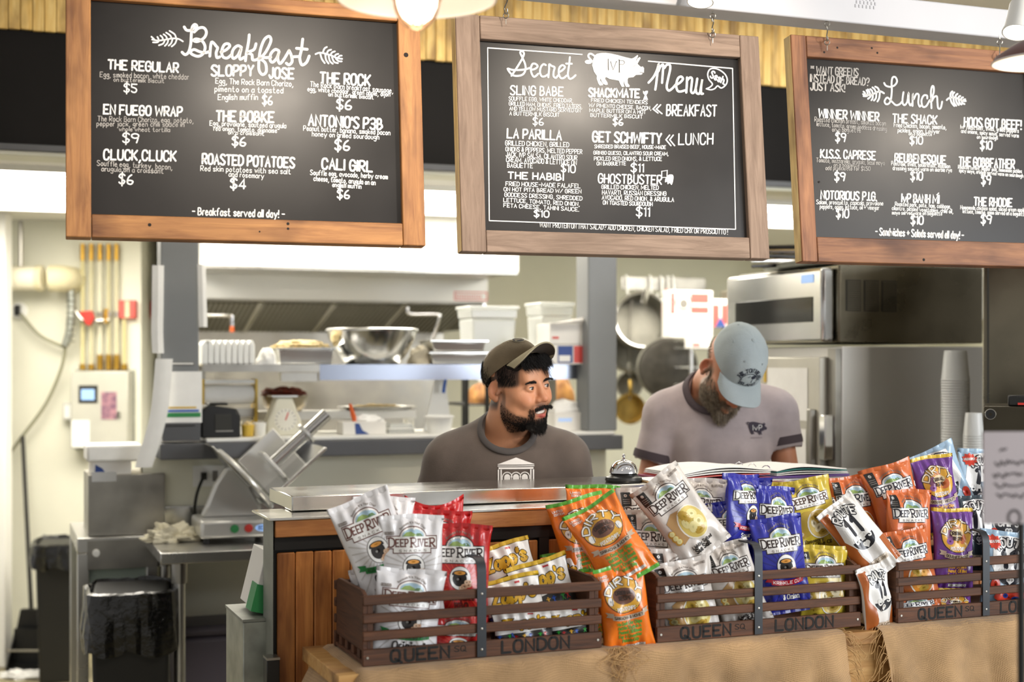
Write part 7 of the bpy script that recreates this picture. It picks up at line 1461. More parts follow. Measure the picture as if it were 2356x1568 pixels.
# ================================================================ people: signed-distance bodies turned into one continuous mesh
def smin(a, b, k):
    h = np.clip(0.5+0.5*(b-a)/k, 0, 1); return b*(1-h)+a*h-k*h*(1-h)
class SDF:
    def __init__(self, lo, hi, h):
        self.lo = np.array(lo, float); self.h = h; self.n = np.ceil((np.array(hi)-self.lo)/h).astype(int)+1
        self.D = np.full(tuple(self.n), 9.0, np.float32); self.M = None
    def frame(self, M): self.M = M; self.Mi = np.array(M.inverted()) if M is not None else None
    def _op(self, f, c, r, k, op):
        """f on local coordinates; c, r: local bounding centre and radius"""
        cw = np.array((self.M @ Vector(c)) if self.M is not None else c)
        m = r+k+3*self.h
        i0 = np.clip(np.floor((cw-m-self.lo)/self.h).astype(int), 0, self.n); i1 = np.clip(np.ceil((cw+m-self.lo)/self.h).astype(int)+1, 0, self.n)
        if (i1 <= i0).any(): return
        g = [self.lo[a]+self.h*np.arange(i0[a], i1[a], dtype=np.float32) for a in range(3)]
        X, Y, Z = np.meshgrid(*g, indexing='ij', sparse=True)
        if self.M is not None:
            A = self.Mi; X, Y, Z = (A[0, 0]*X+A[0, 1]*Y+A[0, 2]*Z+A[0, 3], A[1, 0]*X+A[1, 1]*Y+A[1, 2]*Z+A[1, 3], A[2, 0]*X+A[2, 1]*Y+A[2, 2]*Z+A[2, 3])
        d = f(X, Y, Z).astype(np.float32); sl = tuple(slice(i0[a], i1[a]) for a in range(3)); D = self.D[sl]
        self.D[sl] = smin(D, d, k) if op > 0 else -smin(-D, d, k)
    def ell(self, c, r, k=0.012, op=1, rot=None):
        R = np.array(rot.to_3x3()).T if rot is not None else None
        def f(X, Y, Z):
            x, y, z = X-c[0], Y-c[1], Z-c[2]
            if R is not None: x, y, z = (R[0, 0]*x+R[0, 1]*y+R[0, 2]*z, R[1, 0]*x+R[1, 1]*y+R[1, 2]*z, R[2, 0]*x+R[2, 1]*y+R[2, 2]*z)
            k0 = np.sqrt((x/r[0])**2+(y/r[1])**2+(z/r[2])**2)+1e-9; k1 = np.sqrt((x/r[0]**2)**2+(y/r[1]**2)**2+(z/r[2]**2)**2)+1e-9
            return k0*(k0-1)/k1
        self._op(f, c, max(r), k, op)
    def cap(self, a, b, r0, r1=None, k=0.012, op=1):
        r1 = r0 if r1 is None else r1; A = np.array(a, float); B = np.array(b, float); d = B-A; L2 = float(d@d)+1e-12
        def f(X, Y, Z):
            t = np.clip(((X-A[0])*d[0]+(Y-A[1])*d[1]+(Z-A[2])*d[2])/L2, 0, 1)
            return np.sqrt((X-A[0]-t*d[0])**2+(Y-A[1]-t*d[1])**2+(Z-A[2]-t*d[2])**2)-(r0+(r1-r0)*t)
        self._op(f, (A+B)/2, math.sqrt(L2)/2+max(r0, r1), k, op)
    def chain(self, pts, rs, k=0.012):
        for i in range(len(pts)-1): self.cap(pts[i], pts[i+1], rs[i], rs[i+1], k)
    def warp(self, fn):
        """add a displacement field (vectorised on world coordinates) near the surface"""
        idx = np.argwhere(np.abs(self.D) < 0.03); p = self.lo+idx*self.h; self.D[tuple(idx.T)] += fn(p).astype(np.float32)
    def mesh(self):
        D = self.D; S = D < 0; nx, ny, nz = D.shape
        cnt = sum(S[a:nx-1+a, b:ny-1+b, c:nz-1+c].astype(np.int8) for a in (0, 1) for b in (0, 1) for c in (0, 1))
        act = np.argwhere((cnt > 0) & (cnt < 8)); ids = np.full((nx-1, ny-1, nz-1), -1, np.int32); ids[tuple(act.T)] = np.arange(len(act))
        acc = np.zeros((len(act), 3)); num = np.zeros(len(act))
        cor = [(a, b, c) for a in (0, 1) for b in (0, 1) for c in (0, 1)]
        for p in cor:
            for ax in range(3):
                if p[ax]: continue
                q = list(p); q[ax] = 1
                v0 = D[act[:, 0]+p[0], act[:, 1]+p[1], act[:, 2]+p[2]]; v1 = D[act[:, 0]+q[0], act[:, 1]+q[1], act[:, 2]+q[2]]; m = (v0 < 0) != (v1 < 0)
                t = np.where(m, v0/(v0-v1+1e-12), 0); t = np.clip(t, 0, 1)
                for a in range(3): acc[:, a] += np.where(m, p[a]+(t if a == ax else 0), 0)
                num += m
        V = self.lo+(act+acc/num[:, None])*self.h; F = []
        for ax in range(3):
            b, c = (ax+1) % 3, (ax+2) % 3
            s0 = [slice(None)]*3; s1 = [slice(None)]*3; s0[ax] = slice(0, -1); s1[ax] = slice(1, None)
            for a in (b, c): s0[a] = slice(1, -1); s1[a] = slice(1, -1)
            A = S[tuple(s0)]; B = S[tuple(s1)]; e = np.argwhere(A != B); off = np.zeros(3, int); off[b] = 1; off[c] = 1
            g = e+off; fl = A[tuple(e.T)]
            def cell(db, dc): h_ = g.copy(); h_[:, b] -= db; h_[:, c] -= dc; return ids[tuple(h_.T)]
            Q = np.stack([cell(1, 1), cell(0, 1), cell(0, 0), cell(1, 0)], 1); Q[~fl] = Q[~fl][:, ::-1]; F.append(Q)
        F = np.concatenate(F); F = F[(F >= 0).all(1)]
        return V, F
def np_mesh(name, V, F, mats, parent, paint=None, smooth_it=2):
    me = bpy.data.meshes.new(name); me.from_pydata(V.tolist(), [], F.tolist())
    for m in (mats if isinstance(mats, list) else [mats]): me.materials.append(m)
    me.polygons.foreach_set('use_smooth', [True]*len(me.polygons))
    if paint is not None:
        a = me.color_attributes.new('paint', 'FLOAT_COLOR', 'POINT'); a.data.foreach_set('color', np.concatenate([paint, np.ones((len(V), 1))], 1).ravel())
    me.update(); o = bpy.data.objects.new(name, me); COL.objects.link(o); o.parent = parent
    return o
def skin_mat(name):
    m = mat(name, '#c08060', 0.5, sss=0.12, bump=0.08, bscale=350); nt = m.node_tree
    at_ = nt.nodes.new('ShaderNodeAttribute'); at_.attribute_name = 'paint'; nt.links.new(at_.outputs['Color'], nt.nodes['Principled BSDF'].inputs['Base Color']); return m
def gn(p, c, s): return np.exp(-(((p-np.array(c))/np.array(s))**2).sum(1))
def sst(a, b, x): t = np.clip((x-a)/(b-a), 0, 1); return t*t*(3-2*t)
def fnoise(p, f, seed):
    r = np.random.RandomState(seed); o = np.zeros(len(p))
    for _ in range(7): k = r.normal(size=3); k = k/np.linalg.norm(k)*f*r.uniform(0.6, 1.5); o += np.sin(p@k+r.uniform(0, 6.28))
    return o/4.0

def head_sdf(s, smile=True):
    s.ell((0, 0.022, 0.045), (0.076, 0.097, 0.082), 0.01); s.ell((0, -0.028, -0.020), (0.064, 0.066, 0.088), 0.03); s.ell((0, -0.040, -0.078), (0.050, 0.052, 0.034), 0.03)
    s.ell((0, -0.078, -0.104), (0.023, 0.021, 0.019), 0.02)
    for e in (-1, 1):
        s.ell((e*0.045, -0.058, -0.022), (0.024, 0.026, 0.022), 0.025); s.ell((e*0.052, -0.018, -0.070), (0.016, 0.03, 0.026), 0.03)
        if smile: s.ell((e*0.036, -0.079, -0.038), (0.017, 0.015, 0.016), 0.02)
    s.cap((-0.036, -0.082, 0.024), (0.036, -0.082, 0.024), 0.012, 0.012, 0.018); s.ell((0, -0.075, 0.05), (0.05, 0.022, 0.04), 0.02)
    s.cap((0, -0.088, 0.018), (0, -0.108, -0.024), 0.0085, 0.012, 0.012); s.ell((0, -0.112, -0.031), (0.0135, 0.0135, 0.0115), 0.008)
    for e in (-1, 1):
        s.ell((e*0.0135, -0.101, -0.035), (0.0095, 0.011, 0.0085), 0.006); s.ell((e*0.031, -0.102, 0.003), (0.019, 0.016, 0.012), 0.012, -1)
        s.ell((e*0.031, -0.0835, 0.002), (0.0165, 0.0148, 0.0135), 0.004); s.ell((e*0.031, -0.1005, 0.0012), (0.0126, 0.012, 0.0034 if smile else 0.0040), 0.002, -1)
        s.ell((e*0.0065, -0.110, -0.0425), (0.0042, 0.005, 0.003), 0.002, -1)
    s.cap((-0.024, -0.088, -0.062), (0, -0.1005, -0.0645), 0.0052, 0.0066, 0.006); s.cap((0, -0.1005, -0.0645), (0.024, -0.088, -0.062), 0.0066, 0.0052, 0.006)
    s.cap((-0.021, -0.088, -0.074), (0, -0.099, -0.080), 0.0055, 0.0078, 0.006); s.cap((0, -0.099, -0.080), (0.021, -0.088, -0.074), 0.0078, 0.0055, 0.006)
    if smile: s.ell((0, -0.101, -0.0715), (0.0235, 0.018, 0.0058), 0.003, -1)
    for e in (-1, 1):
        R = Matrix.Rotation(-e*0.62, 3, 'Z') @ Matrix.Rotation(0.18, 3, 'X')
        s.ell((e*0.080, 0.014, -0.004), (0.0060, 0.020, 0.031), 0.006, 1, R); s.ell((e*0.0850, 0.0098, 0.003), (0.0078, 0.0120, 0.0195), 0.003, -1, R); s.ell((e*0.080, 0.003, -0.012), (0.006, 0.006, 0.007), 0.004); s.ell((e*0.080, 0.010, -0.030), (0.007, 0.009, 0.010), 0.005)
def hand_sdf(s, wrist, fwd, out, side):
    """palm down; fwd: direction of the fingers, out: towards the thumb"""
    w = Vector(wrist); f = Vector(fwd).normalized(); o = Vector(out).normalized(); dn = Vector((0, 0, -1))
    c = w+f*0.05; s.cap(w, c, 0.026, 0.028, 0.015)
    for q in (-0.022, 0.0, 0.022): s.cap(tuple(w+f*0.02+o*q*0.6), tuple(w+f*0.085+o*q), 0.013, 0.012, 0.01)
    for i, (q, L) in enumerate(((0.030, 0.068), (0.010, 0.078), (-0.010, 0.072), (-0.029, 0.055))):
        a = w+f*0.088+o*q; b = a+f*L*0.45+dn*0.006+o*q*0.12; d = b+f*L*0.32+dn*0.016; e = d+f*L*0.18+dn*0.018
        s.chain([tuple(a), tuple(b), tuple(d), tuple(e)], [0.0098, 0.009, 0.0082, 0.0072], 0.004)
    a = w+f*0.03+o*0.03; b = w+f*0.062+o*0.058+dn*0.006; d = w+f*0.092+o*0.066+dn*0.012; s.chain([tuple(a), tuple(b), tuple(d)], [0.014, 0.0105, 0.0085], 0.008)

def strands(name, parent, m, bases, dirs, lens, r, curl, seed, grav=0.4):
    """many fine tapering hairs as one mesh"""
    rr = np.random.RandomState(seed); p = np.array(bases, float); p = p+rr.normal(size=p.shape)*0.0011; d = np.array(dirs, float); d /= np.linalg.norm(d, axis=1)[:, None]; L = np.array(lens, float)*rr.uniform(0.7, 1.15, len(lens)); N = len(p)
    j = rr.normal(size=(N, 3))*curl; rings = []; q = p.copy(); a = np.cross(d, rr.normal(size=(N, 3))); a /= np.linalg.norm(a, axis=1)[:, None]; b = np.cross(d, a)
    for k in range(4):
        rad = r*(1, 0.9, 0.65, 0.12)[k]
        for s_ in range(3): rings.append(q+rad*(a*math.cos(2.094*s_)+b*math.sin(2.094*s_)))
        d2 = d+j*k/3+np.array((0, 0, -grav*k/3)); d2 /= np.linalg.norm(d2, axis=1)[:, None]; q = q+d2*(L/3)[:, None]
    V = np.stack(rings, 1).reshape(-1, 3); base = np.array([(k*3+s_, k*3+(s_+1) % 3, (k+1)*3+(s_+1) % 3, (k+1)*3+s_) for k in range(3) for s_ in range(3)])
    F = (np.arange(N)[:, None, None]*12+base[None]).reshape(-1, 4); o = np_mesh(name, V, F, m, parent); o['kind'] = 'stuff'; return o

def cap_build(parent, M, m_cap, m_under, brim_m, L=0.075, camber=0.030, emblem=None, lift=0.0, H_=0.104, wid=1.0, flare=0.10):
    """baseball cap in its own frame M (origin at the middle of the head opening, -y to the front)"""
    rx, ry, rzv = 0.0865, 0.1135, H_
    def dome(th, v, k=1.0):
        """th: 0 at the front (-y); v: 0 at the rim, 1 at the top"""
        a = v*PI/2; e = 0.86; seam = 1-0.010*abs(math.sin(3*th))**6*0
        r = math.cos(a)**0.82; z = rzv*math.sin(a)**0.92; puff = 1+0.02*math.sin(a*2)
        return Vector((math.sin(th)*rx*r*puff*k, -math.cos(th)*ry*r*puff*k, z*k))
    b = MB(); NT, NV = 60, 18; vs = []; fs = []
    for j in range(NV+1):
        for i in range(NT):
            th = 2*PI*i/NT; v = j/NV; p_ = dome(th, v*0.999); q = 1-0.012*math.exp(-((math.sin(3*th))/0.10)**2)*math.sin(PI*min(1, v*1.2))
            wr = 0.0016*math.sin(9*th+7*v)*math.sin(5*v+th*2)
            vs.append(tuple(M @ Vector((p_.x*(q+wr*6), p_.y*(q+wr*6), p_.z*(1+wr*2)))))
    for j in range(NV):
        for i in range(NT): fs.append((j*NT+i, j*NT+(i+1) % NT, (j+1)*NT+(i+1) % NT, (j+1)*NT+i))
    fs.append(tuple(NV*NT+i for i in range(NT)))
    cr = b.add(vs, fs).build('crown', m_cap, parent, angle=80)
    def brim(u, v):
        th = (u-0.5)*2*wid; base = dome(th, 0.0, 1.0); f = v; d = Vector((math.sin(th)*flare, -1, 0)); ext = L*((1-abs(2*u-1)**2.6)**0.5*0.96+0.04)+(base.y+0.1135*math.cos(0.0))*0.45
        p_ = base+d*ext*f; x = p_.x; p_.z = 0.004-camber*(x/0.085)**2*(0.35+0.65*f)+lift*f-0.006*f*f; return tuple(M @ p_)
    br = MB().sheet(brim, 30, 10, 0.004).build('brim', [brim_m], parent, angle=80)
    MB().sheet(lambda u, v: tuple(Vector(brim(u, 0.04+0.93*v))+(M.to_3x3() @ Vector((0, 0, -0.0032)))), 30, 8, 0.0012).build('brim_underside', m_under, br)
    MB().lathe([(0.009, -0.001), (0.008, 0.003), (0.001, 0.005)], 14, M=M @ Matrix.Translation((0, 0, rzv-0.001))).build('button', m_cap, cr)
    for i in range(6):
        th = PI/6+i*PI/3; p_ = dome(th, 0.55, 1.012); n = Vector((p_.x/rx**2, p_.y/ry**2, p_.z/rzv**2)).normalized()
        MB().lathe([(0.0011, 0.0), (0.0030, 0.0006), (0.0036, -0.001)], 10, M=M @ Matrix.Translation(p_) @ n.to_track_quat('Z', 'Y').to_matrix().to_4x4()).build('eyelet', brim_m, cr)
    def dmap(V, lay):
        """flat artwork (metres; x across, y up from the rim) onto the front of the crown"""
        out = []
        for (x, y), l in zip(V, lay):
            p_ = dome(x/rx, min(0.98, y/(rzv*1.45)), 1.012+0.004*l); out.append(tuple(M @ p_))
        return np.array(out)
    return cr, dmap

# ---------------------------------------------------------------- shared garments
m_hair = mat('black_hair', '#15110f', 0.65, spec=0.25); m_eyew = mat('eye_white', '#c4b8ac', 0.25, coat=0.4); m_iris = mat('brown_iris', '#241208', 0.12, coat=0.8); m_teeth = mat('tooth_enamel', '#efe6da', 0.3, coat=0.4)
m_trous = mat('dark_denim', '#2b3038', 0.85, var=0.15, vscale=30); m_shoe = mat('black_leather', '#171615', 0.4)
def eyes(parent, M, gaze):
    for e in (-1, 1):
        c = M @ Vector((e*0.031, -0.0835, 0.0018)); o = MB().lathe([(0.0125*math.sin(a), 0.0125*math.cos(a)) for a in np.linspace(0.001, PI-0.001, 14)], 20, tuple(c)).build('eyeball', m_eyew, parent)
        d = (M.to_3x3() @ Vector(gaze)).normalized(); Q = Matrix.Translation(c) @ d.to_track_quat('Z', 'Y').to_matrix().to_4x4()
        MB().lathe([(0.0126*math.sin(a), 0.0126*math.cos(a)+0.0003) for a in np.linspace(0.001, 0.56, 6)], 18, M=Q).build('iris', m_iris, o)
def legs(parent, lo, hipz, yb):
    for e in (-1, 1):
        t_ = MB().tube(catmull([(e*0.085, yb, hipz), (e*0.10, yb-0.03, hipz*0.75), (e*0.105, yb-0.05, hipz*0.52), (e*0.105, yb-0.02, hipz*0.28), (e*0.105, yb+0.01, 0.06)], 4), [0.10-0.035*k/16 for k in range(17)], 16).build('trouser_leg', m_trous, parent)
        MB().lathe([(0.001, 0.0), (0.045, 0.0), (0.048, 0.02), (0.04, 0.055), (0.001, 0.07)], 20, (e*0.108, yb-0.045, 0.0), sx=0.95, sy=2.6).build('shoe', m_shoe, parent)
def cuff(parent, c, axis, r0, m_, w=0.018, name='sleeve_hem', ex=1.0):
    Q = Matrix.Translation(c) @ Vector(axis).to_track_quat('Z', 'Y').to_matrix().to_4x4(); MB().lathe([(r0*0.92, -w/2), (r0, -w/2), (r0*1.02, 0), (r0*1.01, w/2), (r0*0.92, w/2)], 32, M=Q, sx=ex).build(name, m_, parent)

def person(px, Yb, label, dat):
    base = Vector(((px-CX)/FPX*Yb, Yb, 0)); t = thing('person', label, 'person', base, 0)
    HM = Matrix.Translation(Vector(dat['head'])-base) @ dat['hrot']           # head frame, in the person's coordinates
    sh, el, wr = dat['sh'], dat['el'], dat['wr']
    s = SDF((-0.36, -0.42, dat['hip']-0.02), (0.36, 0.20, 1.78), 0.0033)
    s.frame(HM); head_sdf(s, dat['smile']); s.cap((0, 0.035, -0.06), (0, 0.045, -0.10), 0.055, 0.056, 0.03); s.frame(None)
    nb = HM @ Vector((0, 0.042, -0.09)); s.cap(tuple(nb), dat['neck'], 0.054, 0.062, 0.03)
    ct_ = dat['chest']; s.cap(dat['neck'], (0, 0.035, ct_[2]), 0.062, 0.075, 0.04); s.cap((0, 0.035, ct_[2]), (0, dat['hy']+0.01, dat['hip']+0.08), 0.08, 0.09, 0.04)
    s.cap(sh[0], sh[1], 0.05, 0.05, 0.05)
    for i, e in enumerate((-1, 1)):
        s.chain([sh[i], el[i], wr[i]], [0.047, 0.039, 0.027], 0.02); hand_sdf(s, wr[i], dat['fwd'][i], (-e, 0, 0), e)
    V, F = s.mesh(); L = (V-np.array(HM.translation))@np.array(HM.to_3x3().inverted()).T   # head-local coordinates
    paint = dat['paint'](V, L)
    body = np_mesh('body', V, F, skin_mat('skin_'+dat['key']), t, paint)
    # shirt
    g = SDF((-0.42, -0.30, dat['hip']-0.06), (0.42, 0.24, 1.62), 0.0048)
    nk = Vector(dat['neck'])
    g.cap(sh[0], sh[1], 0.066, 0.066, 0.05); g.ell((ct_[0], ct_[1], ct_[2]-0.04), (0.175, 0.118, 0.20), 0.06); g.ell((0, dat['hy'], dat['hip']+0.12), (0.168, 0.125, 0.22), 0.08)
    for i in (0, 1): g.cap(tuple(nk+Vector((0, 0.012, 0.0))), tuple(Vector(sh[i])*0.75+nk*0.25+Vector((0, 0, 0.012))), 0.062, 0.055, 0.05)
    for i, e in enumerate((-1, 1)):
        a, b_ = Vector(sh[i]), Vector(el[i]); se = a+(b_-a)*dat['slv'][i]; g.cap(tuple(a), tuple(se), 0.068, dat.get('slr', 0.066), 0.03)
        d = (b_-a).normalized(); pcut = se+d*0.062
        g.cap(tuple(pcut), tuple(pcut+d*0.06), 0.074, 0.09, 0.004, -1)
    hole = Vector(dat['collar']); g.cap(tuple(hole), tuple(hole+Vector(dat['coldir'])*0.14), dat['colr'], dat['colr']*0.98, 0.006, -1)
    g.cap((0, dat['hy'], dat['hip']-0.20), (0, dat['hy'], dat['hip']-0.03), 0.3, 0.3, 0.004, -1)
    g.warp(lambda p: dat['fold'](p))
    V2, F2 = g.mesh(); shirt = np_mesh('t_shirt', V2, F2, dat['shirt'], t)
    # collar rib
    cd = Vector(dat['coldir']).normalized(); Q = Matrix.Translation(hole+cd*0.0) @ cd.to_track_quat('Z', 'Y').to_matrix().to_4x4()
    legs(t, base, dat['hip']+0.10, dat['hy'])
    return t, HM, shirt, V, F, L, V2

# ---------------------------------------------------------------- man in the brown cap and grey-brown T-shirt
def paint1(V, L):
    skin = np.array(hexc('#c28a67')); warm = np.array(hexc('#b36a4a')); lip = np.array(hexc('#a8514b')); dark = np.array(hexc('#231712'))
    n = len(V); c = np.repeat(skin[None], n, 0); x, y, z = L[:, 0], L[:, 1], L[:, 2]; on = (z > -0.16)*(np.abs(x) < 0.11)
    w = np.clip(gn(L, (0, -0.115, -0.032), (0.02, 0.02, 0.018))+gn(L, (0.045, -0.08, -0.03), (0.022, 0.03, 0.02))*0.7+gn(L, (-0.045, -0.08, -0.03), (0.022, 0.03, 0.02))*0.7+gn(L, (-0.085, 0.016, 0), (0.012, 0.03, 0.04))*0.9, 0, 1)[:, None]
    c = c*(1-w*0.6)+warm*w*0.6
    nz = 0.004*fnoise(L, 300, 3)
    jaw = np.maximum(sst(0.006, -0.008, z+0.043-0.56*y+nz)*sst(0.02, 0.0, y), gn(L, (0, -0.09, -0.105), (0.034, 0.04, 0.020))*1.3+gn(L, (0.031, -0.085, -0.075), (0.007, 0.03, 0.022))+gn(L, (-0.031, -0.085, -0.075), (0.007, 0.03, 0.022)))*on
    side = sst(0.052, 0.060, np.abs(x))*sst(0.012, -0.004, y)*sst(0.02, -0.02, z)*sst(-0.022, -0.012, y)*on   # sideburn
    mus = gn(L, (0, -0.105, -0.053), (0.030, 0.02, 0.0052))*(np.abs(x) > 0.0)*on; brd = np.clip(jaw+side+1.4*mus, 0, 1)
    bare = gn(L, (0, -0.10, -0.072), (0.026, 0.02, 0.011)); brd = np.clip(brd-1.3*bare, 0, 1)[:, None]; kb = (0.62+0.28*gn(L, (0, -0.09, -0.10), (0.04, 0.05, 0.04)))[:, None]; c = c*(1-kb*brd)+dark*kb*brd
    lp = np.clip(1.6*(gn(L, (0, -0.104, -0.0825), (0.022, 0.014, 0.0062))+0.7*gn(L, (0, -0.105, -0.0625), (0.022, 0.014, 0.0035))), 0, 1)[:, None]*on[:, None]; c = c*(1-lp)+lip*lp
    mouth = np.clip(2*gn(L, (0, -0.088, -0.0715), (0.020, 0.011, 0.005)), 0, 1)[:, None]*on[:, None]; c = c*(1-0.8*mouth)+np.array(hexc('#3a1512'))*0.8*mouth
    scalp = (sst(0.054, 0.062, z)+sst(0.022, 0.034, z+0.35*np.abs(x)-0.0)*sst(-0.072, -0.058, y)+sst(0.016, 0.03, y)*sst(-0.075, -0.05, z))*on
    scalp = np.clip(scalp, 0, 1)[:, None]*(np.abs(x) < 0.0755)[:, None]; c = c*(1-0.9*scalp)+dark*0.9*scalp
    return c
Y1 = 4.08; b1p = Vector(((1165-CX)/FPX*Y1, Y1, 0)); h1 = P(1190, 886, 4.01)
rot1 = Matrix.Scale(0.95, 4) @ Matrix.Rotation(math.radians(43), 4, 'Z') @ Matrix.Rotation(math.radians(-8), 4, 'Y') @ Matrix.Rotation(math.radians(3), 4, 'X')
m_shirt1 = mat('charcoal_brown_jersey', '#574c45', 0.9, var=0.14, vscale=16, bump=0.15, bscale=500, sheen=0.15)
def fold1(p):
    x, y, z = p[:, 0], p[:, 1], p[:, 2]
    return 0.0030*fnoise(p*np.array([1, 1, 0.6]), 26, 5)+0.0022*np.sin(60*(np.abs(x)*0.75+z*0.5))*np.exp(-((np.abs(x)-0.17)/0.06)**2)*np.exp(-((z-1.16)/0.09)**2)+0.0016*np.sin(90*x+14*z)*np.exp(-((z-1.05)/0.12)**2)
D1 = dict(key='man_in_brown', head=h1, hrot=rot1, smile=True, neck=(0.0, 0.03, 1.345), chest=(0, 0.0, 1.20), hip=0.80, hy=0.06, sh=((-0.168, 0.02, 1.262), (0.170, 0.02, 1.266)), el=((-0.235, 0.06, 1.045), (0.232, 0.06, 1.045)), wr=((-0.165, -0.13, 0.955), (0.165, -0.13, 0.955)),
          fwd=((0.3, -1, -0.1), (-0.3, -1, -0.1)), paint=paint1, shirt=m_shirt1, slv=(0.62, 0.66), collar=(0.004, -0.028, 1.352), coldir=(0.05, -0.30, 1.0), colr=0.070, fold=fold1)
t1, HM1, sh1, V1, F1, L1, S1 = person(1165, Y1, 'smiling man in a brown cap and charcoal T-shirt, looking to the side behind the counter', D1)
eyes(t1, HM1, (0.25, -1, 0.0))
tb_ = MB().sheet(lambda u, v: tuple(HM1 @ Vector((0.021*(2*u-1), -0.092+0.30*(0.021*(2*u-1))**2*30, -0.0765+0.0095*v))), 16, 3, 0.003); tb_.build('teeth', m_teeth, t1)
def brows(t, M, m_, n=260, seed=2, th=0.0085):
    rr = np.random.RandomState(seed); B_ = []; D_ = []
    for e in (-1, 1):
        for _ in range(n):
            u = rr.rand(); x = e*(0.014+0.038*u); z = 0.0175+0.006*math.sin(u*2.3)-0.004*u+rr.normal()*0.0013*(1.3-u); y = -0.0975+0.26*(x*x)*20*0.30-0.001
            B_.append(tuple(M @ Vector((x, y, z)))); D_.append(tuple(M.to_3x3() @ Vector((e*1.0, -0.05, 0.15-0.5*u))))
    strands('eyebrows', t, m_, B_, D_, [th]*len(B_), 0.00042, 0.1, seed, 0.0)
    for e in (-1, 1):
        MB().tube([tuple(M @ Vector((e*0.031+0.0135*math.cos(q), -0.0975+0.0085*math.cos(q)**2*1.2, 0.0012+0.0046*math.sin(q)))) for q in np.linspace(0.1, PI-0.1, 11)], [0.0004]+[0.0011]*9+[0.0004], 5).build('upper_lashes', m_hair, t)
brows(t1, HM1, m_hair)
# hair under the cap: sides, back and a ragged fringe
rr = np.random.RandomState(4)
def pick(V, L, F, cond, n, seed):
    idx = np.where(cond(L))[0]; r_ = np.random.RandomState(seed); return idx[r_.randint(0, len(idx), n)] if len(idx) else idx
idx = pick(V1, L1, F1, lambda L: (np.abs(L[:, 0]) < 0.079) & (L[:, 2] > 0.015) & (L[:, 2] < 0.075) & (((L[:, 1] > -0.055) & (L[:, 1] < 0.0)) | (L[:, 1] > 0.03)) & (np.abs(L[:, 0]) > 0.03), 3600, 1)
c0 = np.array(HM1.translation); strands('hair', t1, m_hair, [V1[i] for i in idx], [np.array(HM1.to_3x3() @ Vector((np.sign(L1[i, 0])*0.35, 0.3, -1.0))) for i in idx], [0.013]*len(idx), 0.00042, 0.12, 6, 0.2)
B_ = []; D_ = []; Ls = []
for i in range(900):
    x = -0.058+0.118*rr.rand(); z = 0.066+0.030*rr.rand(); y = -0.1000+(z-0.066)*0.42+4.6*x*x; B_.append(tuple(HM1 @ Vector((x, y, z)))); D_.append(tuple(HM1.to_3x3() @ Vector((0.55+0.3*rr.normal()*0.4, -0.22, -0.9)))); Ls.append(0.016+0.014*rr.rand()**2+max(0, z-0.072)*0.8+(0.026 if 0.47 < (x+0.055)/0.115 < 0.54 or 0.60 < (x+0.055)/0.115 < 0.64 else 0))
strands('fringe', t1, m_hair, B_, D_, Ls, 0.0005, 0.10, 7, 0.3)
# beard and moustache
idx = pick(V1, L1, F1, lambda L: (L[:, 2] > -0.135) & (np.abs(L[:, 0]) < 0.075) & (L[:, 1] < 0.008) & ((L[:, 2] < -0.045+0.56*L[:, 1]) | ((np.abs(L[:, 0]) < 0.038) & (L[:, 1] < -0.06) & (L[:, 2] < -0.058-0.4*(0.038-np.abs(L[:, 0]))))) & ~((np.abs(L[:, 0]) < 0.025) & (L[:, 2] > -0.0885)), 5600, 3)
D_ = []; Ls = []
for i in idx:
    l = L1[i]; front = math.exp(-((l[0])/0.032)**2)*math.exp(-((l[1]+0.075)/0.045)**2); D_.append(tuple(HM1.to_3x3() @ Vector((l[0]*3, -0.35*front-0.05, -1.0)))); Ls.append(0.0035+0.022*front)
strands('beard', t1, m_hair, [V1[i] for i in idx], D_, Ls, 0.00045, 0.32, 8, 0.2)
lo_ = [tuple(HM1 @ Vector(p_)) for p_ in ((0, -0.088, -0.118), )][0]
sb = SDF(np.array(lo_)-0.07, np.array(lo_)+0.06, 0.0026); sb.frame(HM1); sb.ell((0, -0.070, -0.110), (0.032, 0.023, 0.020), 0.012); sb.ell((0, -0.070, -0.122), (0.024, 0.018, 0.014), 0.02); sb.frame(None); sb.warp(lambda p: 0.0050*fnoise(p, 520, 2)); Vb, Fb = sb.mesh(); np_mesh('beard_mass', Vb, Fb, m_hair, t1)
B_ = []; D_ = []
for i in range(900):
    x = 0.031*(2*rr.rand()-1); z = -0.0555+0.004*rr.normal()*0.6-abs(x)*0.16; y = -0.1085+0.30*x*x*30*0.32; B_.append(tuple(HM1 @ Vector((x, y, z)))); D_.append(tuple(HM1.to_3x3() @ Vector((np.sign(x)*0.8+x*8, -0.1, -0.75))))
strands('moustache', t1, m_hair, B_, D_, [0.0085]*len(B_), 0.00042, 0.2, 9, 0.1)
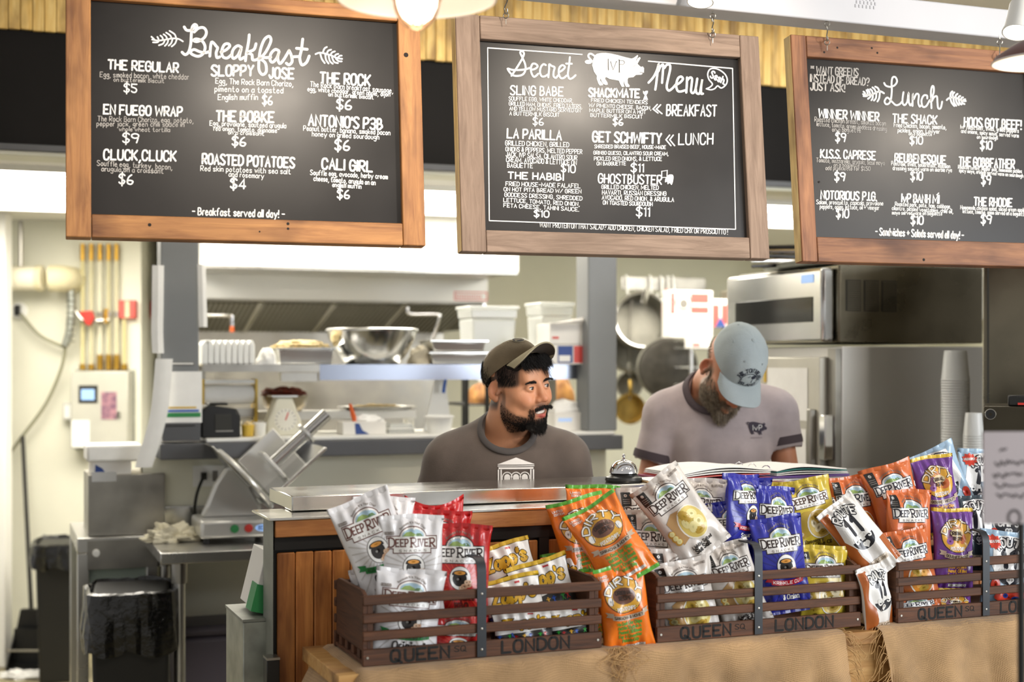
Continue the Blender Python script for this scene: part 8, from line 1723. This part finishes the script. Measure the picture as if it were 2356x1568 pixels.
# collar rib, sleeve hems and the printed pavilion
m_rib1 = mat('charcoal_rib', '#474240', 0.9)
def collar(t, shv, hole, cd, r, m_, w, th):
    """a rib laid on the shirt's cut edge: nearest shirt point per direction"""
    cd = Vector(cd).normalized(); Q = cd.to_track_quat('Z', 'Y').to_matrix(); ring = []
    A = (shv-np.array(hole))@np.array(Q); rad = np.hypot(A[:, 0], A[:, 1]); sel = (rad > r*0.97) & (rad < r*1.12) & (A[:, 2] > -0.07)
    ang = np.arctan2(A[sel, 1], A[sel, 0]); Zs = A[sel, 2]; 
    for a in np.linspace(-PI, PI, 49)[:-1]:
        d = np.abs((ang-a+PI) % (2*PI)-PI); m_sel = d < 0.12
        z = np.max(Zs[m_sel]) if m_sel.any() else 0.0; ring.append((a, z))
    zz_ = np.array([q[1] for q in ring]); zz_ = (np.roll(zz_, 1)+zz_+np.roll(zz_, -1)+np.roll(zz_, 2)+np.roll(zz_, -2))/5
    vs = []; n = len(ring)
    for (a, _), z in zip(ring, zz_):
        for (dr, dz) in ((0.0, -0.002), (0.004, 0.003), (w, -w*0.35+0.003), (w, -w*0.35-0.004)):
            vs.append(tuple(Vector(hole)+Q @ Vector(((r+dr)*math.cos(a), (r+dr)*math.sin(a), z+dz))))
    fs = [(i*4+k, ((i+1) % n)*4+k, ((i+1) % n)*4+(k+1) % 4, i*4+(k+1) % 4) for i in range(n) for k in range(4)]
    MB().add(vs, fs).build('collar_rib', m_, t, angle=70)
collar(t1, S1, D1['collar'], D1['coldir'], 0.070, m_rib1, 0.017, 0.003)
def shirt_print(t, shv, art, mats, name, x0, z0, k):
    """flat artwork (unit pixels) onto the front of the shirt"""
    fr_ = shv[shv[:, 1] < 0.0]
    def mp(Vq, lay):
        out = []
        for (x, y), l in zip(Vq, lay):
            X, Z = x0+x*k, z0+y*k; d = (fr_[:, 0]-X)**2+(fr_[:, 2]-Z)**2; j = np.argpartition(d, 6)[:6]; out.append((X, float(np.min(fr_[j, 1]))-0.0012-0.0004*l, Z))
        return np.array(out)
    art.build(name, mats, mp, t)
a = Print()
def refine(pts, n=6):
    o = []
    for i in range(len(pts)-1): o += [tuple(np.array(pts[i])*(1-q)+np.array(pts[i+1])*q) for q in np.linspace(0, 1, n)[:-1]]
    return o+[pts[-1]]
for i in range(10): a.gridpoly(-42+8.4*i, -42+8.4*(i+1), 40, 42, 0, 1, 2, 1)
rf = lambda x, y: (x, 44+(y-44)*max(0.06, 1-abs(x)/44.0)); a.gridpoly(-42, 42, 44, 60, 0, 1, 24, 3, rf); a.gridpoly(-40, 40, 34, 38, 0, 1, 16, 1)
for x in (-40, -34, 34, 40): a.gridpoly(x-1.6, x+1.6, -24, 33, 0, 1, 1, 8)
for cx_ in (-20, 0, 20):
    a.line([(cx_+11*math.cos(q), 16+11*math.sin(q)) for q in np.linspace(0, PI, 13)], 2.0, 0, 1); a.gridpoly(cx_-7, cx_+7, -24, 16, 0, 1, 3, 7); a.disc((cx_, 16), 7, 7, 0, 1, 10, 2, 0, 180)
for x in (-31, -10, 10, 31): a.line(refine([(x, -24), (x, 16)]), 1.6, 0, 1)
shirt_print(t1, S1, a, [mat('white_screen_print', '#dcd8d4', 0.8)], 'pavilion_print', (1187-1165)/FPX*Y1, P(0, 1113, Y1-0.11).z, 1.0*Y1/FPX*0.98)
# cap
m_cap1 = mat('brown_cotton_twill', '#7a6c55', 0.9, var=0.18, vscale=14, bump=0.25, bscale=400); m_cap1b = mat('pale_brim_twill', '#b3a88a', 0.9, bump=0.2, bscale=400); m_und1 = mat('dark_brim_lining', '#3d332b', 0.9)
CM1 = HM1 @ Matrix.Translation((0, 0.016, 0.044)) @ Matrix.Rotation(math.radians(-33), 4, 'X') @ Matrix.Scale(0.925, 4)
hs_ = SDF(np.array(HM1.translation)-0.13, np.array(HM1.translation)+0.14, 0.003); hs_.frame(HM1); hs_.ell((0, -0.024, 0.066), (0.064, 0.072, 0.034), 0.01); hs_.frame(None); hs_.warp(lambda p: 0.002*fnoise(p, 300, 4)); Vh, Fh = hs_.mesh(); np_mesh('hair_under_cap', Vh, Fh, m_hair, t1)
cp1, dm1 = cap_build(t1, CM1, m_cap1, m_und1, m_cap1b, 0.068, 0.036, H_=0.090)
a = Print(); a.disc((-0.006, 0.062), 0.026, 0.019, 1, 1, 24, 2); a.disc((-0.006, 0.062), 0.024, 0.017, 0, 2, 24, 2)
for i in range(5): a.line([(-0.022+0.0062*i, 0.056), (-0.020+0.0062*i, 0.068-0.001*abs(i-2))], 0.0022, 1, 3)
a.line([(-0.024, 0.055), (0.010, 0.055)], 0.002, 1, 3); a.build('oval_badge', [mat('badge_black_twill', '#2a2523', 0.8), m_cap1b], dm1, cp1)

# ---------------------------------------------------------------- bearded man in the pale blue cap and ringer T-shirt
def paint2(V, L):
    skin = np.array(hexc('#c98a68')); grey = np.array(hexc('#8a7a68')); red = np.array(hexc('#c4694a')); n = len(V); c = np.repeat(skin[None], n, 0); x, y, z = L[:, 0], L[:, 1], L[:, 2]; on = (z > -0.17)*(np.abs(x) < 0.11)
    w = np.clip(gn(L, (-0.085, 0.016, 0), (0.012, 0.03, 0.04))+gn(L, (0.085, 0.016, 0), (0.012, 0.03, 0.04))+0.8*gn(L, (0, -0.115, -0.032), (0.03, 0.02, 0.02)), 0, 1)[:, None]; c = c*(1-w*0.7)+red*w*0.7
    jaw = np.clip(sst(-0.035, -0.06, z)*sst(0.03, -0.005, y)+sst(0.05, 0.058, np.abs(x))*sst(0.012, -0.004, y)*sst(0.03, 0.0, z)*sst(-0.03, -0.015, y), 0, 1)*on; jaw = np.clip(jaw-1.3*gn(L, (0, -0.10, -0.072), (0.022, 0.02, 0.010)), 0, 1)[:, None]
    c = c*(1-0.8*jaw)+grey*0.8*jaw
    # ink on the forearm at the viewer's right
    ta = sst(0.19, 0.20, V[:, 0])*sst(1.185, 1.175, V[:, 2])*sst(1.03, 1.05, V[:, 2]); pat = sst(-0.1, 0.35, fnoise(V, 95, 8)); k = (ta*pat)[:, None]*0.75; c = c*(1-k)+np.array(hexc('#3c3a3c'))*k
    return c
Y2 = 4.62; h2 = P(1679, 854, 4.50)
rot2 = Matrix.Rotation(math.radians(20), 4, 'Z') @ Matrix.Rotation(math.radians(8), 4, 'Y') @ Matrix.Rotation(math.radians(47), 4, 'X')
m_shirt2 = mat('heather_lilac_jersey', '#b3a6a6', 0.9, var=0.10, vscale=22, bump=0.15, bscale=500, sheen=0.15); m_rib2 = mat('dark_plum_rib', '#4a3f43', 0.9)
def fold2(p):
    x, y, z = p[:, 0], p[:, 1], p[:, 2]
    return 0.0030*fnoise(p*np.array([1, 1, 0.5]), 24, 15)+0.0030*np.sin(75*x+12*z+2*np.sin(9*z))*np.exp(-((z-1.15)/0.13)**2)*np.exp(-((np.abs(x)-0.13)/0.09)**2)+0.0025*np.sin(70*(np.abs(x)*0.8+z*0.5))*np.exp(-((np.abs(x)-0.17)/0.05)**2)*np.exp(-((z-1.27)/0.08)**2)
D2 = dict(key='bearded_man', head=h2, hrot=rot2, smile=False, neck=(-0.02, 0.03, 1.455), chest=(0, 0.0, 1.31), hip=0.86, hy=0.06, sh=((-0.178, 0.02, 1.375), (0.182, 0.02, 1.385)), el=((-0.235, 0.02, 1.13), (0.225, 0.0, 1.14)), wr=((-0.15, -0.20, 0.96), (0.25, -0.16, 0.98)),
          fwd=((0.3, -1, -0.1), (-0.2, -1, -0.1)), paint=paint2, shirt=m_shirt2, slv=(0.56, 0.40), slr=0.067, collar=(-0.022, -0.030, 1.462), coldir=(-0.10, -0.32, 1.0), colr=0.082, fold=fold2)
t2, HM2, sh2, V2_, F2_, L2, S2 = person(1657, Y2, 'bearded man in a pale blue cap and lilac ringer T-shirt, looking down at his work', D2)
eyes(t2, HM2, (0, -1, -0.5)); m_grey = mat('grey_brown_beard_hair', '#a89880', 0.7, var=0.5, vscale=90, col2='#6d5f50'); brows(t2, HM2, m_grey, 200, 5)
collar(t2, S2, D2['collar'], D2['coldir'], 0.082, m_rib2, 0.022, 0.003)
for i in (0, 1):
    a_, b_ = Vector(D2['sh'][i]), Vector(D2['el'][i]); d = (b_-a_).normalized(); c_ = a_+(b_-a_)*D2['slv'][i]+d*-0.002; cuff(t2, c_, d, 0.0705, m_rib2, 0.026)
idx = pick(V2_, L2, F2_, lambda L: (np.abs(L[:, 0]) < 0.076) & (L[:, 1] < 0.0) & (L[:, 2] > -0.14) & (L[:, 2] < -0.045+0.07*np.maximum(0, (np.abs(L[:, 0])-0.035)*20)) & (L[:, 2] < 0.0) & ~((np.abs(L[:, 0]) < 0.022) & (L[:, 2] > -0.088) & (L[:, 2] < -0.06)), 5200, 13)
R3 = np.array(HM2.to_3x3()); D_ = []; Ls = []
for i in idx:
    l = L2[i]; fr = math.exp(-(l[0]/0.05)**2)*(1 if l[2] < -0.06 else 0.35); wdir = np.array((l[0]*2.0-0.10, -0.12, -1.0)); D_.append(tuple(wdir)); Ls.append(0.014+0.022*fr)
strands('beard', t2, m_grey, [V2_[i] for i in idx], D_, Ls, 0.0005, 0.30, 14, 0.3)
lo_ = np.array(HM2 @ Vector((0, -0.085, -0.12))); sb = SDF(lo_-0.09, lo_+0.08, 0.003); sb.frame(HM2); sb.ell((0, -0.066, -0.108), (0.036, 0.026, 0.024), 0.02); sb.frame(None)
sb.warp(lambda p: 0.004*fnoise(p, 380, 6)); Vb, Fb = sb.mesh(); np_mesh('beard_mass', Vb, Fb, m_grey, t2)
idx = pick(V2_, L2, F2_, lambda L: (np.abs(L[:, 0]) < 0.079) & (L[:, 2] > -0.05) & (L[:, 2] < 0.05) & (L[:, 1] > 0.02), 1800, 21); strands('hair', t2, m_grey, [V2_[i] for i in idx], [np.array(HM2.to_3x3() @ Vector((np.sign(L2[i, 0])*0.3, 0.4, -1.0))) for i in idx], [0.010]*len(idx), 0.00042, 0.15, 6, 0.2)
# chest print: a dark pig with letters
a = Print(); pgs = [(525, 385), (600, 330), (740, 305), (880, 302), (1050, 325), (1250, 370), (1500, 440), (1700, 485), (1780, 455), (1890, 370), (1880, 480), (1990, 470), (1890, 650), (2000, 750), (2100, 790), (2095, 935), (2000, 1000), (1840, 1005), (1760, 1075), (1600, 1095), (1580, 1270), (1640, 1370), (1520, 1385), (1455, 1180), (1480, 1380), (1390, 1385), (1295, 1190), (1150, 1160), (1000, 1135), (880, 1070), (855, 1130), (945, 1320), (850, 1320), (710, 1110), (790, 1335), (690, 1345), (590, 1130), (500, 900), (445, 700), (455, 560), (500, 450)]
a.poly([((x-1270)/1700*46, (850-y)/1700*46) for x, y in pgs], 0, 1); a.line([((x-1270)/1700*46, (850-y)/1700*46) for x, y in catmull([(515, 400), (400, 330), (330, 420), (420, 540)], 3)], 1.8, 0, 1)
a.text('IvP', (-12, -4), (10, -4), 11, 1.7, 1, 2, up=(0, 1)); a.line(catmull([(-18+2.2*i_, -21+(1.6 if i_ % 2 else -1.4)) for i_ in range(14)], 3), 0.7, 2, 1)
shirt_print(t2, S2, a, [mat('dark_plum_print', '#3c3440', 0.8), MATS['white_screen_print'], mat('faint_print', '#9a8d90', 0.8)], 'pig_print', (1733-1657)/FPX*Y2, P(0, 985, Y2-0.10).z, Y2/FPX)
m_cap2 = mat('pale_blue_cotton_twill', '#aab4b6', 0.9, var=0.08, vscale=12, bump=0.25, bscale=400); m_navyt = mat('navy_embroidery', '#1f2433', 0.7)
CM2 = HM2 @ Matrix.Translation((0, 0.003, 0.060)) @ Matrix.Rotation(math.radians(11), 4, 'X') @ Matrix.Scale(0.97, 4)
cp2, dm2 = cap_build(t2, CM2, m_cap2, m_cap2, m_cap2, 0.072, 0.030, H_=0.106)
a = Print(); a.arc_text('HILTON HEAD', (0, 0.020), 0.0245, 172, 8, 0.0085, 0.0022, 0, 1, True, ry=0.0265); a.line([(0.0215*math.cos(q), 0.020+0.022*math.sin(q)) for q in np.linspace(0, PI, 21)]+[(0.0215, 0.016)], 0.0018, 0, 1); a.line([(-0.0215, 0.020), (-0.0215, 0.0165), (0.0215, 0.0165)], 0.0018, 0, 1)
a.text('ISLAND', (-0.020, 0.0075), (0.021, 0.0075), 0.0068, 0.002, 0, 1, True, up=(0, 1)); a.disc((0.008, 0.0335), 0.0062, 0.0048, 0, 1, 14, 2); a.line([(0.0075, 0.0295), (0.007, 0.018)], 0.0014, 0, 1); a.line([(-0.006+0.0028*math.cos(q), 0.0345+0.0028*math.sin(q)) for q in np.linspace(-2.4, 0.9, 9)], 0.0011, 0, 1)
a.v = [(x*1.32, 0.002+y*1.32) for x, y in a.v]
a.build('embroidery', [m_navyt], dm2, cp2)
